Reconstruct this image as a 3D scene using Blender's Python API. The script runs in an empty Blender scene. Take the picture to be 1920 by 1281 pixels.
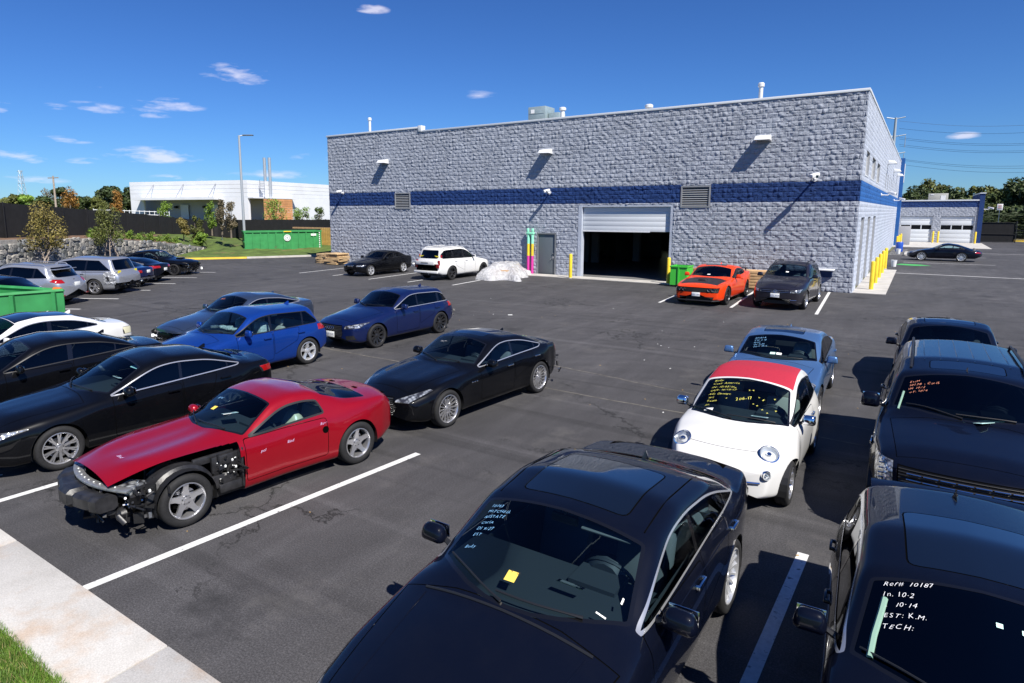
import bpy, bmesh, math, random, time
import numpy as np
from mathutils import Vector, Matrix
from mathutils.bvhtree import BVHTree
T0 = time.time()
random.seed(7); RNG = np.random.default_rng(7)
PI = math.pi
scene = bpy.context.scene
COL = scene.collection

# ------------------------------------------------------------------ camera, sky, sun, exposure
CAM_F, CAM_TH, CAM_RO, CAM_AZ, CAM_H, CAM_CX, CAM_CY = 1194.06, .1517, -.0016, .6072, 3.7681, 891.63, 580.23
def cam_basis():
    c, s = math.cos(CAM_AZ), math.sin(CAM_AZ)
    F = Vector((-s*math.cos(CAM_TH), c*math.cos(CAM_TH), -math.sin(CAM_TH)))
    R = Vector((c, s, 0)); U = R.cross(F)
    R2 = R*math.cos(CAM_RO) + U*math.sin(CAM_RO); U2 = R2.cross(F)
    return R2, F, U2
cR, cF, cU = cam_basis()
cd = bpy.data.cameras.new('camera'); cam = bpy.data.objects.new('camera', cd); COL.objects.link(cam)
cam.matrix_world = Matrix(((cR.x, cU.x, -cF.x, 0), (cR.y, cU.y, -cF.y, 0), (cR.z, cU.z, -cF.z, CAM_H), (0, 0, 0, 1)))
cd.sensor_width = 36; cd.lens = CAM_F/1920*36
cd.shift_x = (960-CAM_CX)/1920; cd.shift_y = (CAM_CY-640.5)/1920
cd.clip_start = .05; cd.clip_end = 6000
scene.camera = cam

SUN = Vector((.72, -.36, .93)).normalized()       # towards the sun
sun_el = math.asin(SUN.z); sun_az = math.atan2(SUN.x, SUN.y)
world = bpy.data.worlds.new('World'); scene.world = world; world.use_nodes = True
def build_world():
    nt = world.node_tree; N = nt.nodes; L = nt.links; N.clear()
    out = N.new('ShaderNodeOutputWorld'); bg = N.new('ShaderNodeBackground'); bg.inputs['Strength'].default_value = .052
    sky = N.new('ShaderNodeTexSky'); sky.sky_type = 'NISHITA'; sky.sun_disc = False
    sky.sun_elevation = sun_el; sky.sun_rotation = sun_az; sky.air_density = 1.0; sky.dust_density = 0.0; sky.ozone_density = 2.2; sky.altitude = 0
    hs = N.new('ShaderNodeHueSaturation'); hs.inputs['Saturation'].default_value = 1.0; hs.inputs['Value'].default_value = 1.0
    L.new(sky.outputs[0], hs.inputs['Color'])
    gm = N.new('ShaderNodeGamma'); gm.inputs[1].default_value = 1.15; tint = N.new('ShaderNodeMixRGB'); tint.blend_type = 'MULTIPLY'; tint.inputs[0].default_value = 1; tint.inputs[2].default_value = (.36, .61, 1.0, 1)
    L.new(hs.outputs[0], tint.inputs[1]); L.new(tint.outputs[0], gm.inputs[0])
    tc = N.new('ShaderNodeTexCoord')
    nz = N.new('ShaderNodeTexNoise'); nz.inputs['Scale'].default_value = 17; nz.inputs['Detail'].default_value = 7; nz.inputs['Roughness'].default_value = .58
    mp = N.new('ShaderNodeMapping'); mp.inputs['Scale'].default_value = (1, 1, 4.5); L.new(tc.outputs['Generated'], mp.inputs[0]); L.new(mp.outputs[0], nz.inputs[0])
    nz2 = N.new('ShaderNodeTexNoise'); nz2.inputs['Scale'].default_value = 2.6; nz2.inputs['Detail'].default_value = 3; L.new(mp.outputs[0], nz2.inputs[0])
    sep = N.new('ShaderNodeSeparateXYZ'); L.new(tc.outputs['Generated'], sep.inputs[0])
    # cloud clusters: direction-centred ellipses of small fair-weather clouds
    def math_(op, a, b=None, c=None, clamp=False):
        m = N.new('ShaderNodeMath'); m.operation = op; m.use_clamp = clamp
        for i, v in enumerate((a, b, c)):
            if v is None: continue
            if hasattr(v, 'is_linked') or hasattr(v, 'links'): L.new(v, m.inputs[i])
            else: m.inputs[i].default_value = v
        return m.outputs[0]
    az = math_('ARCTAN2', sep.outputs[0], sep.outputs[1]); el = math_('ARCSINE', sep.outputs[2])
    tot = None
    for (a0, e0, ra, re, st) in CLOUDS:
        da = math_('DIVIDE', math_('SUBTRACT', az, a0), ra); de = math_('DIVIDE', math_('SUBTRACT', el, e0), re)
        # flat base: squash lower half
        lo = math_('LESS_THAN', de, 0.0); de = math_('MULTIPLY', de, math_('ADD', 1.0, math_('MULTIPLY', lo, .9)))
        r = math_('SQRT', math_('ADD', math_('MULTIPLY', da, da), math_('MULTIPLY', de, de)))
        m = math_('MULTIPLY', math_('SUBTRACT', 1.0, r, None, True), st)
        tot = m if tot is None else math_('MAXIMUM', tot, m)
    dens = math_('MULTIPLY_ADD', nz.outputs[0], 4.6, -2.35)
    dens = math_('ADD', math_('MULTIPLY', tot, 1.0), math_('MULTIPLY', dens, math_('MULTIPLY', math_('MINIMUM', math_('MULTIPLY', tot, 4.0), 1.0), .9)))
    dens = math_('MULTIPLY', math_('SUBTRACT', dens, .10), 1.1, None, True)
    # faint streaks near horizon
    mx = N.new('ShaderNodeMixRGB'); mx.blend_type = 'MIX'; mx.inputs[2].default_value = (12.5, 12.0, 13.5, 1)
    L.new(math_('MULTIPLY', dens, .60), mx.inputs[0]); L.new(gm.outputs[0], mx.inputs[1])
    L.new(mx.outputs[0], bg.inputs['Color']); L.new(bg.outputs[0], out.inputs[0])
def px_dir(x, y):
    d = cR*((x-CAM_CX)/CAM_F) + cF - cU*((y-CAM_CY)/CAM_F); return d.normalized()
CLOUDS = []
for (x, y, rx, ry, s) in ((446, 145, 62, 26, 1.0), (700, 20, 30, 12, .8), (165, 205, 75, 14, .75), (318, 200, 66, 15, .9), (275, 215, 50, 12, .55), (290, 295, 85, 20, .85), (170, 305, 45, 9, .5),
                          (20, 290, 50, 18, .6), (110, 265, 62, 10, .55), (5, 205, 28, 14, .8), (70, 305, 28, 10, .6), (1808, 256, 34, 9, .9), (900, 180, 40, 12, .22), (590, 298, 46, 10, .4), (215, 165, 40, 9, .35), (60, 340, 70, 10, .4), (330, 335, 60, 8, .4), (520, 330, 90, 12, .3)):
    d = px_dir(x, y); a0 = math.atan2(d.x, d.y); e0 = math.asin(d.z)
    d2 = px_dir(x+rx*1.2, y); d3 = px_dir(x, y-ry*1.25)
    CLOUDS.append((a0, e0, max(.004, abs(math.atan2(d2.x, d2.y)-a0)), max(.003, abs(math.asin(d3.z)-e0)), s))
build_world()
sl = bpy.data.lights.new('sun', 'SUN'); sl.energy = 4.8; sl.angle = math.radians(.53); sl.color = (1.0, .95, .87)
so = bpy.data.objects.new('sun', sl); COL.objects.link(so); so.rotation_euler = (SUN).to_track_quat('Z', 'Y').to_euler(); so.location = (0, 0, 40)
scene.view_settings.view_transform = 'Standard'; scene.view_settings.look = 'None'
scene.view_settings.exposure = .68; scene.view_settings.gamma = 1; scene.view_settings.use_curve_mapping = False
scene.render.engine = 'CYCLES'
scene.cycles.max_bounces = 6; scene.cycles.transparent_max_bounces = 12; scene.cycles.glossy_bounces = 4; scene.cycles.diffuse_bounces = 3
scene.cycles.caustics_reflective = False; scene.cycles.caustics_refractive = False

# ------------------------------------------------------------------ helpers
MATS = {}
def mat(name, col=(.5, .5, .5), rough=.5, metal=0., coat=0., spec=.5, emis=None, build=None):
    if name in MATS: return MATS[name]
    m = bpy.data.materials.new(name); m.use_nodes = True; MATS[name] = m
    b = m.node_tree.nodes['Principled BSDF']
    b.inputs['Base Color'].default_value = (*col, 1); b.inputs['Roughness'].default_value = rough; b.inputs['Metallic'].default_value = metal
    b.inputs['Coat Weight'].default_value = coat; b.inputs['Coat Roughness'].default_value = .03; b.inputs['Specular IOR Level'].default_value = spec
    if build: build(m.node_tree, b)
    return m
def nn(nt, t, **kw):
    n = nt.nodes.new(t)
    for k, v in kw.items():
        if k[0] == '_': setattr(n, k[1:], v)
        else: n.inputs[k.replace('__', ' ')].default_value = v
    return n
def ramp(nt, fac, stops):
    r = nt.nodes.new('ShaderNodeValToRGB'); e = r.color_ramp.elements
    while len(e) < len(stops): e.new(.5)
    for i, (p, c) in enumerate(stops): e[i].position = p; e[i].color = (*c, 1) if len(c) == 3 else c
    nt.links.new(fac, r.inputs[0]); return r.outputs[0]
def mixc(nt, fac, a, b, mode='MIX'):
    m = nt.nodes.new('ShaderNodeMixRGB'); m.blend_type = mode
    for i, v in ((0, fac), (1, a), (2, b)):
        if hasattr(v, 'links'): nt.links.new(v, m.inputs[i])
        elif i == 0: m.inputs[0].default_value = v
        else: m.inputs[i].default_value = (*v, 1)
    return m.outputs[0]
def noisy(col, amt=.25, scale=8, rough=.6, bump=0., bscale=40, metal=0., name=None, detail=5, coat=0., stain=None):
    """plain surface colour with soft wear and grain, object coordinates"""
    def b_(nt, b):
        tc = nt.nodes.new('ShaderNodeTexCoord')
        n = nn(nt, 'ShaderNodeTexNoise', Scale=scale, Detail=detail); nt.links.new(tc.outputs['Object'], n.inputs[0])
        lo = tuple(c*(1-amt) for c in col); hi = tuple(min(1, c*(1+amt)) for c in col)
        c = ramp(nt, n.outputs[0], [(.3, lo), (.7, hi)])
        if stain:
            n3 = nn(nt, 'ShaderNodeTexNoise', Scale=stain[1], Detail=6); nt.links.new(tc.outputs['Object'], n3.inputs[0])
            f = ramp(nt, n3.outputs[0], [(stain[2], (0, 0, 0)), (stain[2]+.12, (1, 1, 1))])
            c = mixc(nt, f, c, stain[0])
        nt.links.new(c, b.inputs['Base Color'])
        if bump:
            n2 = nn(nt, 'ShaderNodeTexNoise', Scale=bscale, Detail=4); nt.links.new(tc.outputs['Object'], n2.inputs[0])
            bp = nn(nt, 'ShaderNodeBump', Strength=bump, Distance=.02); nt.links.new(n2.outputs[0], bp.inputs['Height']); nt.links.new(bp.outputs[0], b.inputs['Normal'])
    return mat(name, col, rough, metal, coat, build=b_)

def new_mesh(name, V, F, mats=None, mi=None, smooth=False, normals=None):
    me = bpy.data.meshes.new(name)
    me.from_pydata([tuple(v) for v in V] if not isinstance(V, np.ndarray) else V.tolist(), [], F if isinstance(F, list) else F.tolist())
    if mats:
        for m in (mats if isinstance(mats, (list, tuple)) else [mats]): me.materials.append(m)
    if mi is not None: me.polygons.foreach_set('material_index', np.asarray(mi, dtype=np.int32))
    if smooth: me.polygons.foreach_set('use_smooth', [True]*len(me.polygons))
    if normals is not None:
        me.polygons.foreach_set('use_smooth', [True]*len(me.polygons))
        me.normals_split_custom_set_from_vertices(normals)
    me.update(); return me
def link(name, data, parent=None, loc=(0, 0, 0), rot=(0, 0, 0), scale=None, label=None, cat=None, group=None, kind=None):
    o = bpy.data.objects.new(name, data); COL.objects.link(o)
    if parent: o.parent = parent
    o.location = loc; o.rotation_euler = rot
    if scale is not None: o.scale = scale if hasattr(scale, '__len__') else (scale,)*3
    if label: o['label'] = label
    if cat: o['category'] = cat
    if group: o['group'] = group
    if kind: o['kind'] = kind
    return o
def empty(name, loc=(0, 0, 0), rz=0, label=None, cat=None, group=None, parent=None, scale=None):
    o = link(name, None, parent, loc, (0, 0, rz), scale, label, cat, group); o.empty_display_size = .3; return o

class MB:
    """collects primitives into one mesh"""
    def __init__(s): s.V = []; s.F = []; s.I = []; s.mi = 0; s.M = None
    def add(s, V, F, mi=None):
        k = len(s.V)
        V = [Vector(v) for v in V]
        if s.M is not None: V = [s.M @ v for v in V]
        s.V += [tuple(v) for v in V]; s.F += [[i+k for i in f] for f in F]; s.I += [s.mi if mi is None else mi]*len(F); return s
    def box(s, c, d, rz=0, mi=None, taper=0, R=None):
        hx, hy, hz = d[0]/2, d[1]/2, d[2]/2; V = []
        for z in (-1, 1):
            t = 1-taper if z > 0 else 1
            for x, y in ((-1, -1), (1, -1), (1, 1), (-1, 1)): V.append(Vector((x*hx*t, y*hy*t, z*hz)))
        Rm = R if R is not None else Matrix.Rotation(rz, 3, 'Z')
        V = [Rm @ v + Vector(c) for v in V]
        return s.add(V, [[3, 2, 1, 0], [4, 5, 6, 7], [0, 1, 5, 4], [1, 2, 6, 5], [2, 3, 7, 6], [3, 0, 4, 7]], mi)
    def b2(s, lo, hi, mi=None): return s.box([(a+b)/2 for a, b in zip(lo, hi)], [b-a for a, b in zip(lo, hi)], mi=mi)
    def tube(s, P, r, n=8, mi=None, cap=True):
        P = [Vector(p) for p in P]; rs = r if hasattr(r, '__len__') else [r]*len(P); V = []; F = []
        up = None
        for i, p in enumerate(P):
            t = (P[min(i+1, len(P)-1)]-P[max(i-1, 0)]).normalized()
            if up is None:
                up = Vector((0, 0, 1)) if abs(t.z) < .9 else Vector((1, 0, 0))
            a = t.cross(up).normalized(); b = a.cross(t); up = b
            for k in range(n):
                th = 2*PI*k/n; V.append(p+(a*math.cos(th)+b*math.sin(th))*rs[i])
        for i in range(len(P)-1):
            for k in range(n):
                k2 = (k+1) % n; F.append([i*n+k, i*n+k2, (i+1)*n+k2, (i+1)*n+k])
        if cap: F.append(list(range(n))); F.append([(len(P)-1)*n+k for k in range(n)][::-1])
        F = [f[::-1] for f in F]
        return s.add(V, F, mi)
    def lathe(s, prof, n=24, axis='z', c=(0, 0, 0), mi=None, arc=2*PI, a0=0):
        full = abs(arc-2*PI) < 1e-6; m = n if full else n+1; V = []; F = []
        for k in range(m):
            th = a0+arc*k/n; cs, sn = math.cos(th), math.sin(th)
            for r, h in prof:
                if axis == 'z': v = (r*cs, r*sn, h)
                elif axis == 'y': v = (r*cs, h, r*sn)
                else: v = (h, r*cs, r*sn)
                V.append((v[0]+c[0], v[1]+c[1], v[2]+c[2]))
        q = len(prof)
        for k in range(n):
            k2 = (k+1) % m
            for j in range(q-1):
                f = [k*q+j, k2*q+j, k2*q+j+1, k*q+j+1]
                F.append(f if axis != 'y' else f[::-1])
        return s.add(V, F, mi)
    def prism(s, poly, z0, z1, plane='xy', mi=None):
        n = len(poly); V = []
        for z in (z0, z1):
            for a, b in poly: V.append({'xy': (a, b, z), 'xz': (a, z, b), 'yz': (z, a, b)}[plane])
        F = [list(range(n))[::-1], [n+i for i in range(n)]]+[[i, (i+1) % n, n+(i+1) % n, n+i] for i in range(n)]
        return s.add(V, F, mi)
    def quad(s, *p, mi=None): return s.add(p, [list(range(len(p)))], mi)
    def mesh(s, name, mats, smooth=False, bevel=0, seg=2, sharp=None):
        me = new_mesh(name, s.V, s.F, mats, s.I)
        if bevel or smooth:
            bm = bmesh.new(); bm.from_mesh(me)
            bmesh.ops.remove_doubles(bm, verts=bm.verts, dist=1e-5)
            bmesh.ops.recalc_face_normals(bm, faces=bm.faces)
            if bevel: bmesh.ops.bevel(bm, geom=[e for e in bm.edges if len(e.link_faces) == 2 and e.calc_face_angle(0) > .5], offset=bevel, segments=seg, profile=.5, affect='EDGES', clamp_overlap=True)
            bm.to_mesh(me); bm.free()
            me.polygons.foreach_set('use_smooth', [True]*len(me.polygons))
            me.set_sharp_from_angle(angle=sharp if sharp else .7)
        return me
    def obj(s, name, mats, parent=None, smooth=False, bevel=0, seg=2, sharp=None, **kw):
        return link(name, s.mesh(name, mats, smooth, bevel, seg, sharp), parent, **kw)

# letter outlines, made once while the scene is still empty
GLYPH = {}
def make_glyphs(chars):
    obs = []
    for ch in chars:
        c = bpy.data.curves.new('g', 'FONT'); c.body = ch; c.size = 1; c.offset = -.012; c.resolution_u = 2; o = bpy.data.objects.new('g', c); COL.objects.link(o); obs.append((ch, o, c))
    dg = bpy.context.evaluated_depsgraph_get()
    for ch, o, c in obs:
        me = bpy.data.meshes.new_from_object(o.evaluated_get(dg))
        if len(me.vertices): GLYPH[ch] = ([(v.co.x, v.co.y) for v in me.vertices], [list(p.vertices) for p in me.polygons])
        bpy.data.meshes.remove(me)
    for ch, o, c in obs: bpy.data.objects.remove(o); bpy.data.curves.remove(c)
make_glyphs("ABCDEFGHIJKLMNOPQRSTUVWXYZabcdefghijklmnopqrstuvwxyz0123456789.,:-/#+\u00b7")
# ------------------------------------------------------------------ car materials
def paint(name, col, metal=.35, rough=.3, flake=True, dirt=.04):
    def b_(nt, b):
        b.inputs['Coat IOR'].default_value = 1.34
        tc = nt.nodes.new('ShaderNodeTexCoord')
        if flake:
            v = nn(nt, 'ShaderNodeTexNoise', Scale=900, Detail=1); nt.links.new(tc.outputs['Object'], v.inputs[0])
            c = ramp(nt, v.outputs[0], [(.35, tuple(x*.8 for x in col)), (.7, tuple(min(1, x*1.25+.002) for x in col))])
        else: c = mixc(nt, 0, col, col)
        n = nn(nt, 'ShaderNodeTexNoise', Scale=3.5, Detail=8, Roughness=.7); nt.links.new(tc.outputs['Object'], n.inputs[0])
        d = ramp(nt, n.outputs[0], [(.45, (0, 0, 0)), (.85, (dirt, dirt, dirt))])
        c = mixc(nt, d, c, (.25, .23, .2)); nt.links.new(c, b.inputs['Base Color'])
        r = ramp(nt, n.outputs[0], [(.35, (.02,)*3), (.8, (.02+dirt*1.6,)*3)]); nt.links.new(r, b.inputs['Coat Roughness'])
    return mat(name, col, rough, metal, 1.0, spec=.5 if metal > .3 else .05, build=b_)
def glass_mat(name, tint=(.2, .24, .26), rough=.0, ior=1.52, refl=1.0):
    if name in MATS: return MATS[name]
    m = bpy.data.materials.new(name); m.use_nodes = True; MATS[name] = m; nt = m.node_tree; nt.nodes.clear()
    o = nt.nodes.new('ShaderNodeOutputMaterial'); t = nt.nodes.new('ShaderNodeBsdfTransparent'); t.inputs[0].default_value = (*tint, 1)
    g = nt.nodes.new('ShaderNodeBsdfGlossy'); g.inputs['Roughness'].default_value = rough; g.inputs[0].default_value = (.95, .97, 1, 1)
    f = nt.nodes.new('ShaderNodeFresnel'); f.inputs[0].default_value = ior
    mm = nt.nodes.new('ShaderNodeMath'); mm.operation = 'MULTIPLY'; mm.inputs[1].default_value = refl; mm.use_clamp = True; nt.links.new(f.outputs[0], mm.inputs[0])
    x = nt.nodes.new('ShaderNodeMixShader'); nt.links.new(mm.outputs[0], x.inputs[0]); nt.links.new(t.outputs[0], x.inputs[1]); nt.links.new(g.outputs[0], x.inputs[2])
    nt.links.new(x.outputs[0], o.inputs[0]); return m
M_CLEAR = glass_mat('glass_clear', (.58, .74, .80), refl=.75); M_TINT = glass_mat('glass_tinted', (.16, .21, .25), refl=.85); M_DARKG = glass_mat('glass_dark', (.015, .018, .022))
M_LENS = glass_mat('lamp_lens', (.9, .92, .94), ior=1.35, refl=.6)
M_RUB = noisy((.010, .010, .011), .3, 30, .8, name='rubber'); M_BLK = mat('black_plastic', (.012, .012, .013), .45); M_GLOSSBLK = mat('gloss_black', (.006, .006, .007), .08, 0, .6)
M_GAP = mat('panel_gap', (.003, .003, .003), .9, spec=0); M_CHROME = mat('chrome', (.8, .81, .83), .08, 1.0); M_TRIMC = mat('bright_trim', (.55, .56, .58), .25, .7); M_STEEL = mat('brushed_steel', (.42, .42, .43), .35, 1.0)
M_RIMS = mat('rim_silver', (.62, .62, .64), .28, .85); M_RIMD = mat('rim_dark', (.06, .06, .065), .3, .7); M_RIMW = mat('rim_pale', (.75, .76, .78), .3, .7)
M_INT = mat('cabin_black', (.028, .032, .038), .6); M_INTG = mat('cabin_grey', (.13, .135, .14), .65); M_TAN = mat('seat_pale', (.42, .38, .32), .6)
M_WHITEP = mat('paper_white', (.82, .84, .82), .7); M_MINT = mat('paper_mint', (.55, .85, .80), .7)
def lamp_b(nt, b):
    tc = nt.nodes.new('ShaderNodeTexCoord'); v = nn(nt, 'ShaderNodeTexVoronoi', Scale=16); nt.links.new(tc.outputs['Object'], v.inputs[0])
    nt.links.new(ramp(nt, v.outputs[0], [(.1, (.75, .78, .8)), (.5, (.32, .34, .36)), (.75, (.06, .06, .07))]), b.inputs['Base Color'])
    bp = nn(nt, 'ShaderNodeBump', Strength=.8, Distance=.02); nt.links.new(v.outputs[0], bp.inputs['Height']); nt.links.new(bp.outputs[0], b.inputs['Normal'])
M_HEAD = mat('headlamp', (.6, .6, .6), .12, .55, 1.0, build=lamp_b)
def tail_b(nt, b):
    tc = nt.nodes.new('ShaderNodeTexCoord'); v = nn(nt, 'ShaderNodeTexWave', Scale=14); nt.links.new(tc.outputs['Object'], v.inputs[0])
    nt.links.new(ramp(nt, v.outputs[0], [(.2, (.42, .008, .008)), (.8, (.2, .003, .004))]), b.inputs['Base Color'])
M_TAIL = mat('taillamp', (.4, .01, .01), .12, 0, 1.0, build=tail_b)
def grille_b(nt, b):
    tc = nt.nodes.new('ShaderNodeTexCoord'); s = nt.nodes.new('ShaderNodeSeparateXYZ'); nt.links.new(tc.outputs['Object'], s.inputs[0])
    m = nn(nt, 'ShaderNodeMath', _operation='SINE'); m2 = nn(nt, 'ShaderNodeMath', _operation='MULTIPLY'); m2.inputs[1].default_value = 170; nt.links.new(s.outputs[2], m2.inputs[0]); nt.links.new(m2.outputs[0], m.inputs[0])
    nt.links.new(ramp(nt, m.outputs[0], [(.3, (.004,)*3), (.8, (.035,)*3)]), b.inputs['Base Color'])
    bp = nn(nt, 'ShaderNodeBump', Strength=1.0, Distance=.01); nt.links.new(m.outputs[0], bp.inputs['Height']); nt.links.new(bp.outputs[0], b.inputs['Normal'])
M_GRILLE = mat('grille_dark', (.01, .01, .01), .3, build=grille_b)
M_ORG = mat('marker_amber', (.7, .18, .02), .2, 0, 1)

# ------------------------------------------------------------------ polygon tools (convex)
def clip(poly, a, b, c):                        # keep a*x+b*y<=c
    out = []
    for i in range(len(poly)):
        p, q = poly[i], poly[(i+1) % len(poly)]; dp = a*p[0]+b*p[1]-c; dq = a*q[0]+b*q[1]-c
        if dp <= 0: out.append(p)
        if (dp < 0 < dq) or (dq < 0 < dp):
            t = dp/(dp-dq); out.append((p[0]+t*(q[0]-p[0]), p[1]+t*(q[1]-p[1])))
    return out
def hull(pts):
    pts = sorted(set((round(p[0], 5), round(p[1], 5)) for p in pts))
    def half(ps):
        h = []
        for p in ps:
            while len(h) >= 2 and (h[-1][0]-h[-2][0])*(p[1]-h[-2][1])-(h[-1][1]-h[-2][1])*(p[0]-h[-2][0]) <= 1e-7: h.pop()
            h.append(p)
        return h[:-1]
    return half(pts)+half(pts[::-1])
def ccw(poly):
    A = sum(poly[i][0]*poly[(i+1) % len(poly)][1]-poly[(i+1) % len(poly)][0]*poly[i][1] for i in range(len(poly)))
    return poly if A > 0 else poly[::-1]
def inset(poly, d):
    poly = ccw(poly); out = list(poly)
    for i in range(len(poly)):
        p, q = poly[i], poly[(i+1) % len(poly)]; dx, dy = q[0]-p[0], q[1]-p[1]; l = math.hypot(dx, dy)
        if l < 1e-6: continue
        a, b = dy/l, -dx/l; out = clip(out, a, b, a*p[0]+b*p[1]-d)
        if len(out) < 3: return out
    return out
def rounded(poly, r, n=3):
    poly = ccw(poly); out = []
    for i in range(len(poly)):
        p0, p, p1 = np.array(poly[i-1]), np.array(poly[i]), np.array(poly[(i+1) % len(poly)])
        a = p0-p; b = p1-p; la, lb = np.linalg.norm(a), np.linalg.norm(b); rr = min(r, la*.45, lb*.45)
        A = p+a/la*rr; B = p+b/lb*rr
        for k in range(n+1):
            t = k/n; out.append(tuple((1-t)**2*A+2*t*(1-t)*p+t*t*B))
    return out
def ellipse(c, a, b, n=16): return [(c[0]+a*math.cos(2*PI*k/n), c[1]+b*math.sin(2*PI*k/n)) for k in range(n)]

def bs_eval(C, per):
    """cubic B-spline along axis 0, end-interpolating"""
    C = np.concatenate([2*C[:1]-C[1:2], C, 2*C[-1:]-C[-2:-1]]); m = len(C)-3
    if per == 1: t = np.array([0.])
    else: t = np.arange(per)/per
    B = np.stack([(1-t)**3, 3*t**3-6*t**2+4, -3*t**3+3*t**2+3*t+1, t**3], 1)/6
    out = np.concatenate([np.tensordot(B, C[i:i+4], (1, 0)) for i in range(m)])
    return np.concatenate([out, (C[-3:-2]+4*C[-2:-1]+C[-1:])/6])
def sstep(x, a, b):
    t = np.clip((x-a)/(b-a), 0, 1); return t*t*(3-2*t)

WCACHE = {}
def wheel_meshes(r, w, style, rimr, rmat):
    key = (round(r, 3), round(w, 3), style, round(rimr, 3), rmat.name)
    if key in WCACHE: return WCACHE[key]
    big = style in ('five', 'multi')
    n = 40
    t = MB(); h = w/2; s = r-rimr
    t.lathe([(rimr-.006, h*.80), (rimr+.006, h*.93), (rimr+s*.35, h*1.02), (rimr+s*.7, h*.99), (r-.012, h*.86), (r-.002, h*.7), (r, h*.55), (r-.006, h*.53), (r-.006, h*.49), (r, h*.47), (r, h*.1), (r-.006, h*.08), (r-.006, -h*.08), (r, -h*.1), (r, -h*.6), (r-.015, -h*.86), (rimr+s*.5, -h), (rimr, -h*.9)], n, 'y')
    tm = t.mesh('tyre', M_RUB, smooth=True, sharp=.9)
    b = MB(); rr = rimr
    b.lathe([(rr-.002, h*.84), (rr-.004, h*.93), (rr-.014, h*.95), (rr-.02, h*.88), (rr-.03, h*.6), (rr-.034, -h*.7), (rr, -h*.85)], n, 'y')
    yo = h*.72
    cfg = {'five': (5, .030, .052), 'ten': (10, .010, .014), 'multi': (16, .009, .013), 'split': (5, .022, .03), 'six': (6, .03, .035), 'dark': (10, .012, .02), 'seven': (7, .02, .028)}[style]
    ns = cfg[0]; pairs = [(-.085, ), (.085, )] if style in ('split', 'ten') else [(0, )]
    for k in range(ns):
        for (da,) in pairs:
            a = 2*PI*k/ns+PI/2
            ri, ro = .055, rr-.018
            ai, ao = a+da*.3, a+da*(1.6 if style == 'split' else 1.0)
            def P(rad, ang, off, y): return (rad*math.cos(ang)-off*math.sin(ang), y, rad*math.sin(ang)+off*math.cos(ang))
            wi, wo = cfg[2], cfg[1]
            yi, ym, ye = yo-.022, yo-.012, yo+.012
            rm = (ri+ro)/2; am = (ai+ao)/2; wm = (wi+wo)/2*.8
            V = [P(ri, ai, -wi, yi), P(ri, ai, wi, yi), P(rm, am, wm, ym), P(ro, ao, wo*1.15, ye), P(ro, ao, -wo*1.15, ye), P(rm, am, -wm, ym)]
            V2 = [(x*.995, y-.03, z*.995) for x, y, z in V]
            b.add(V+V2, [[0, 1, 2, 5], [5, 2, 3, 4], [1, 0, 6, 7], [2, 1, 7, 8], [3, 2, 8, 9], [5, 4, 10, 11], [0, 5, 11, 6]])
    b.lathe([(0, yo-.004), (.03, yo-.005), (.034, yo-.012), (.062, yo-.018), (.068, yo-.05)], 20, 'y')
    for k in range(5):
        a = 2*PI*k/5+.3; b.lathe([(0, yo-.013), (.008, yo-.014), (.009, yo-.026)], 6, 'y', (math.cos(a)*.05, 0, math.sin(a)*.05), mi=1)
    rm_ = b.mesh('rim', [rmat, M_RIMD], smooth=True, sharp=.6)
    d = MB(); d.lathe([(0, yo-.07), (rr*.62, yo-.07), (rr*.62, yo-.09), (0, yo-.09)], 28, 'y', mi=0)
    d.lathe([(0, -h*.3), (rr-.03, -h*.3)], 24, 'y', mi=1)
    d.box((rr*.5, yo-.075, .0), (.07, .05, .16), mi=1)
    dm = d.mesh('brake_disc', [M_STEEL, M_GAP])
    for m_ in dm.polygons: pass
    WCACHE[key] = (tm, rm_, dm); return WCACHE[key]

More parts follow.
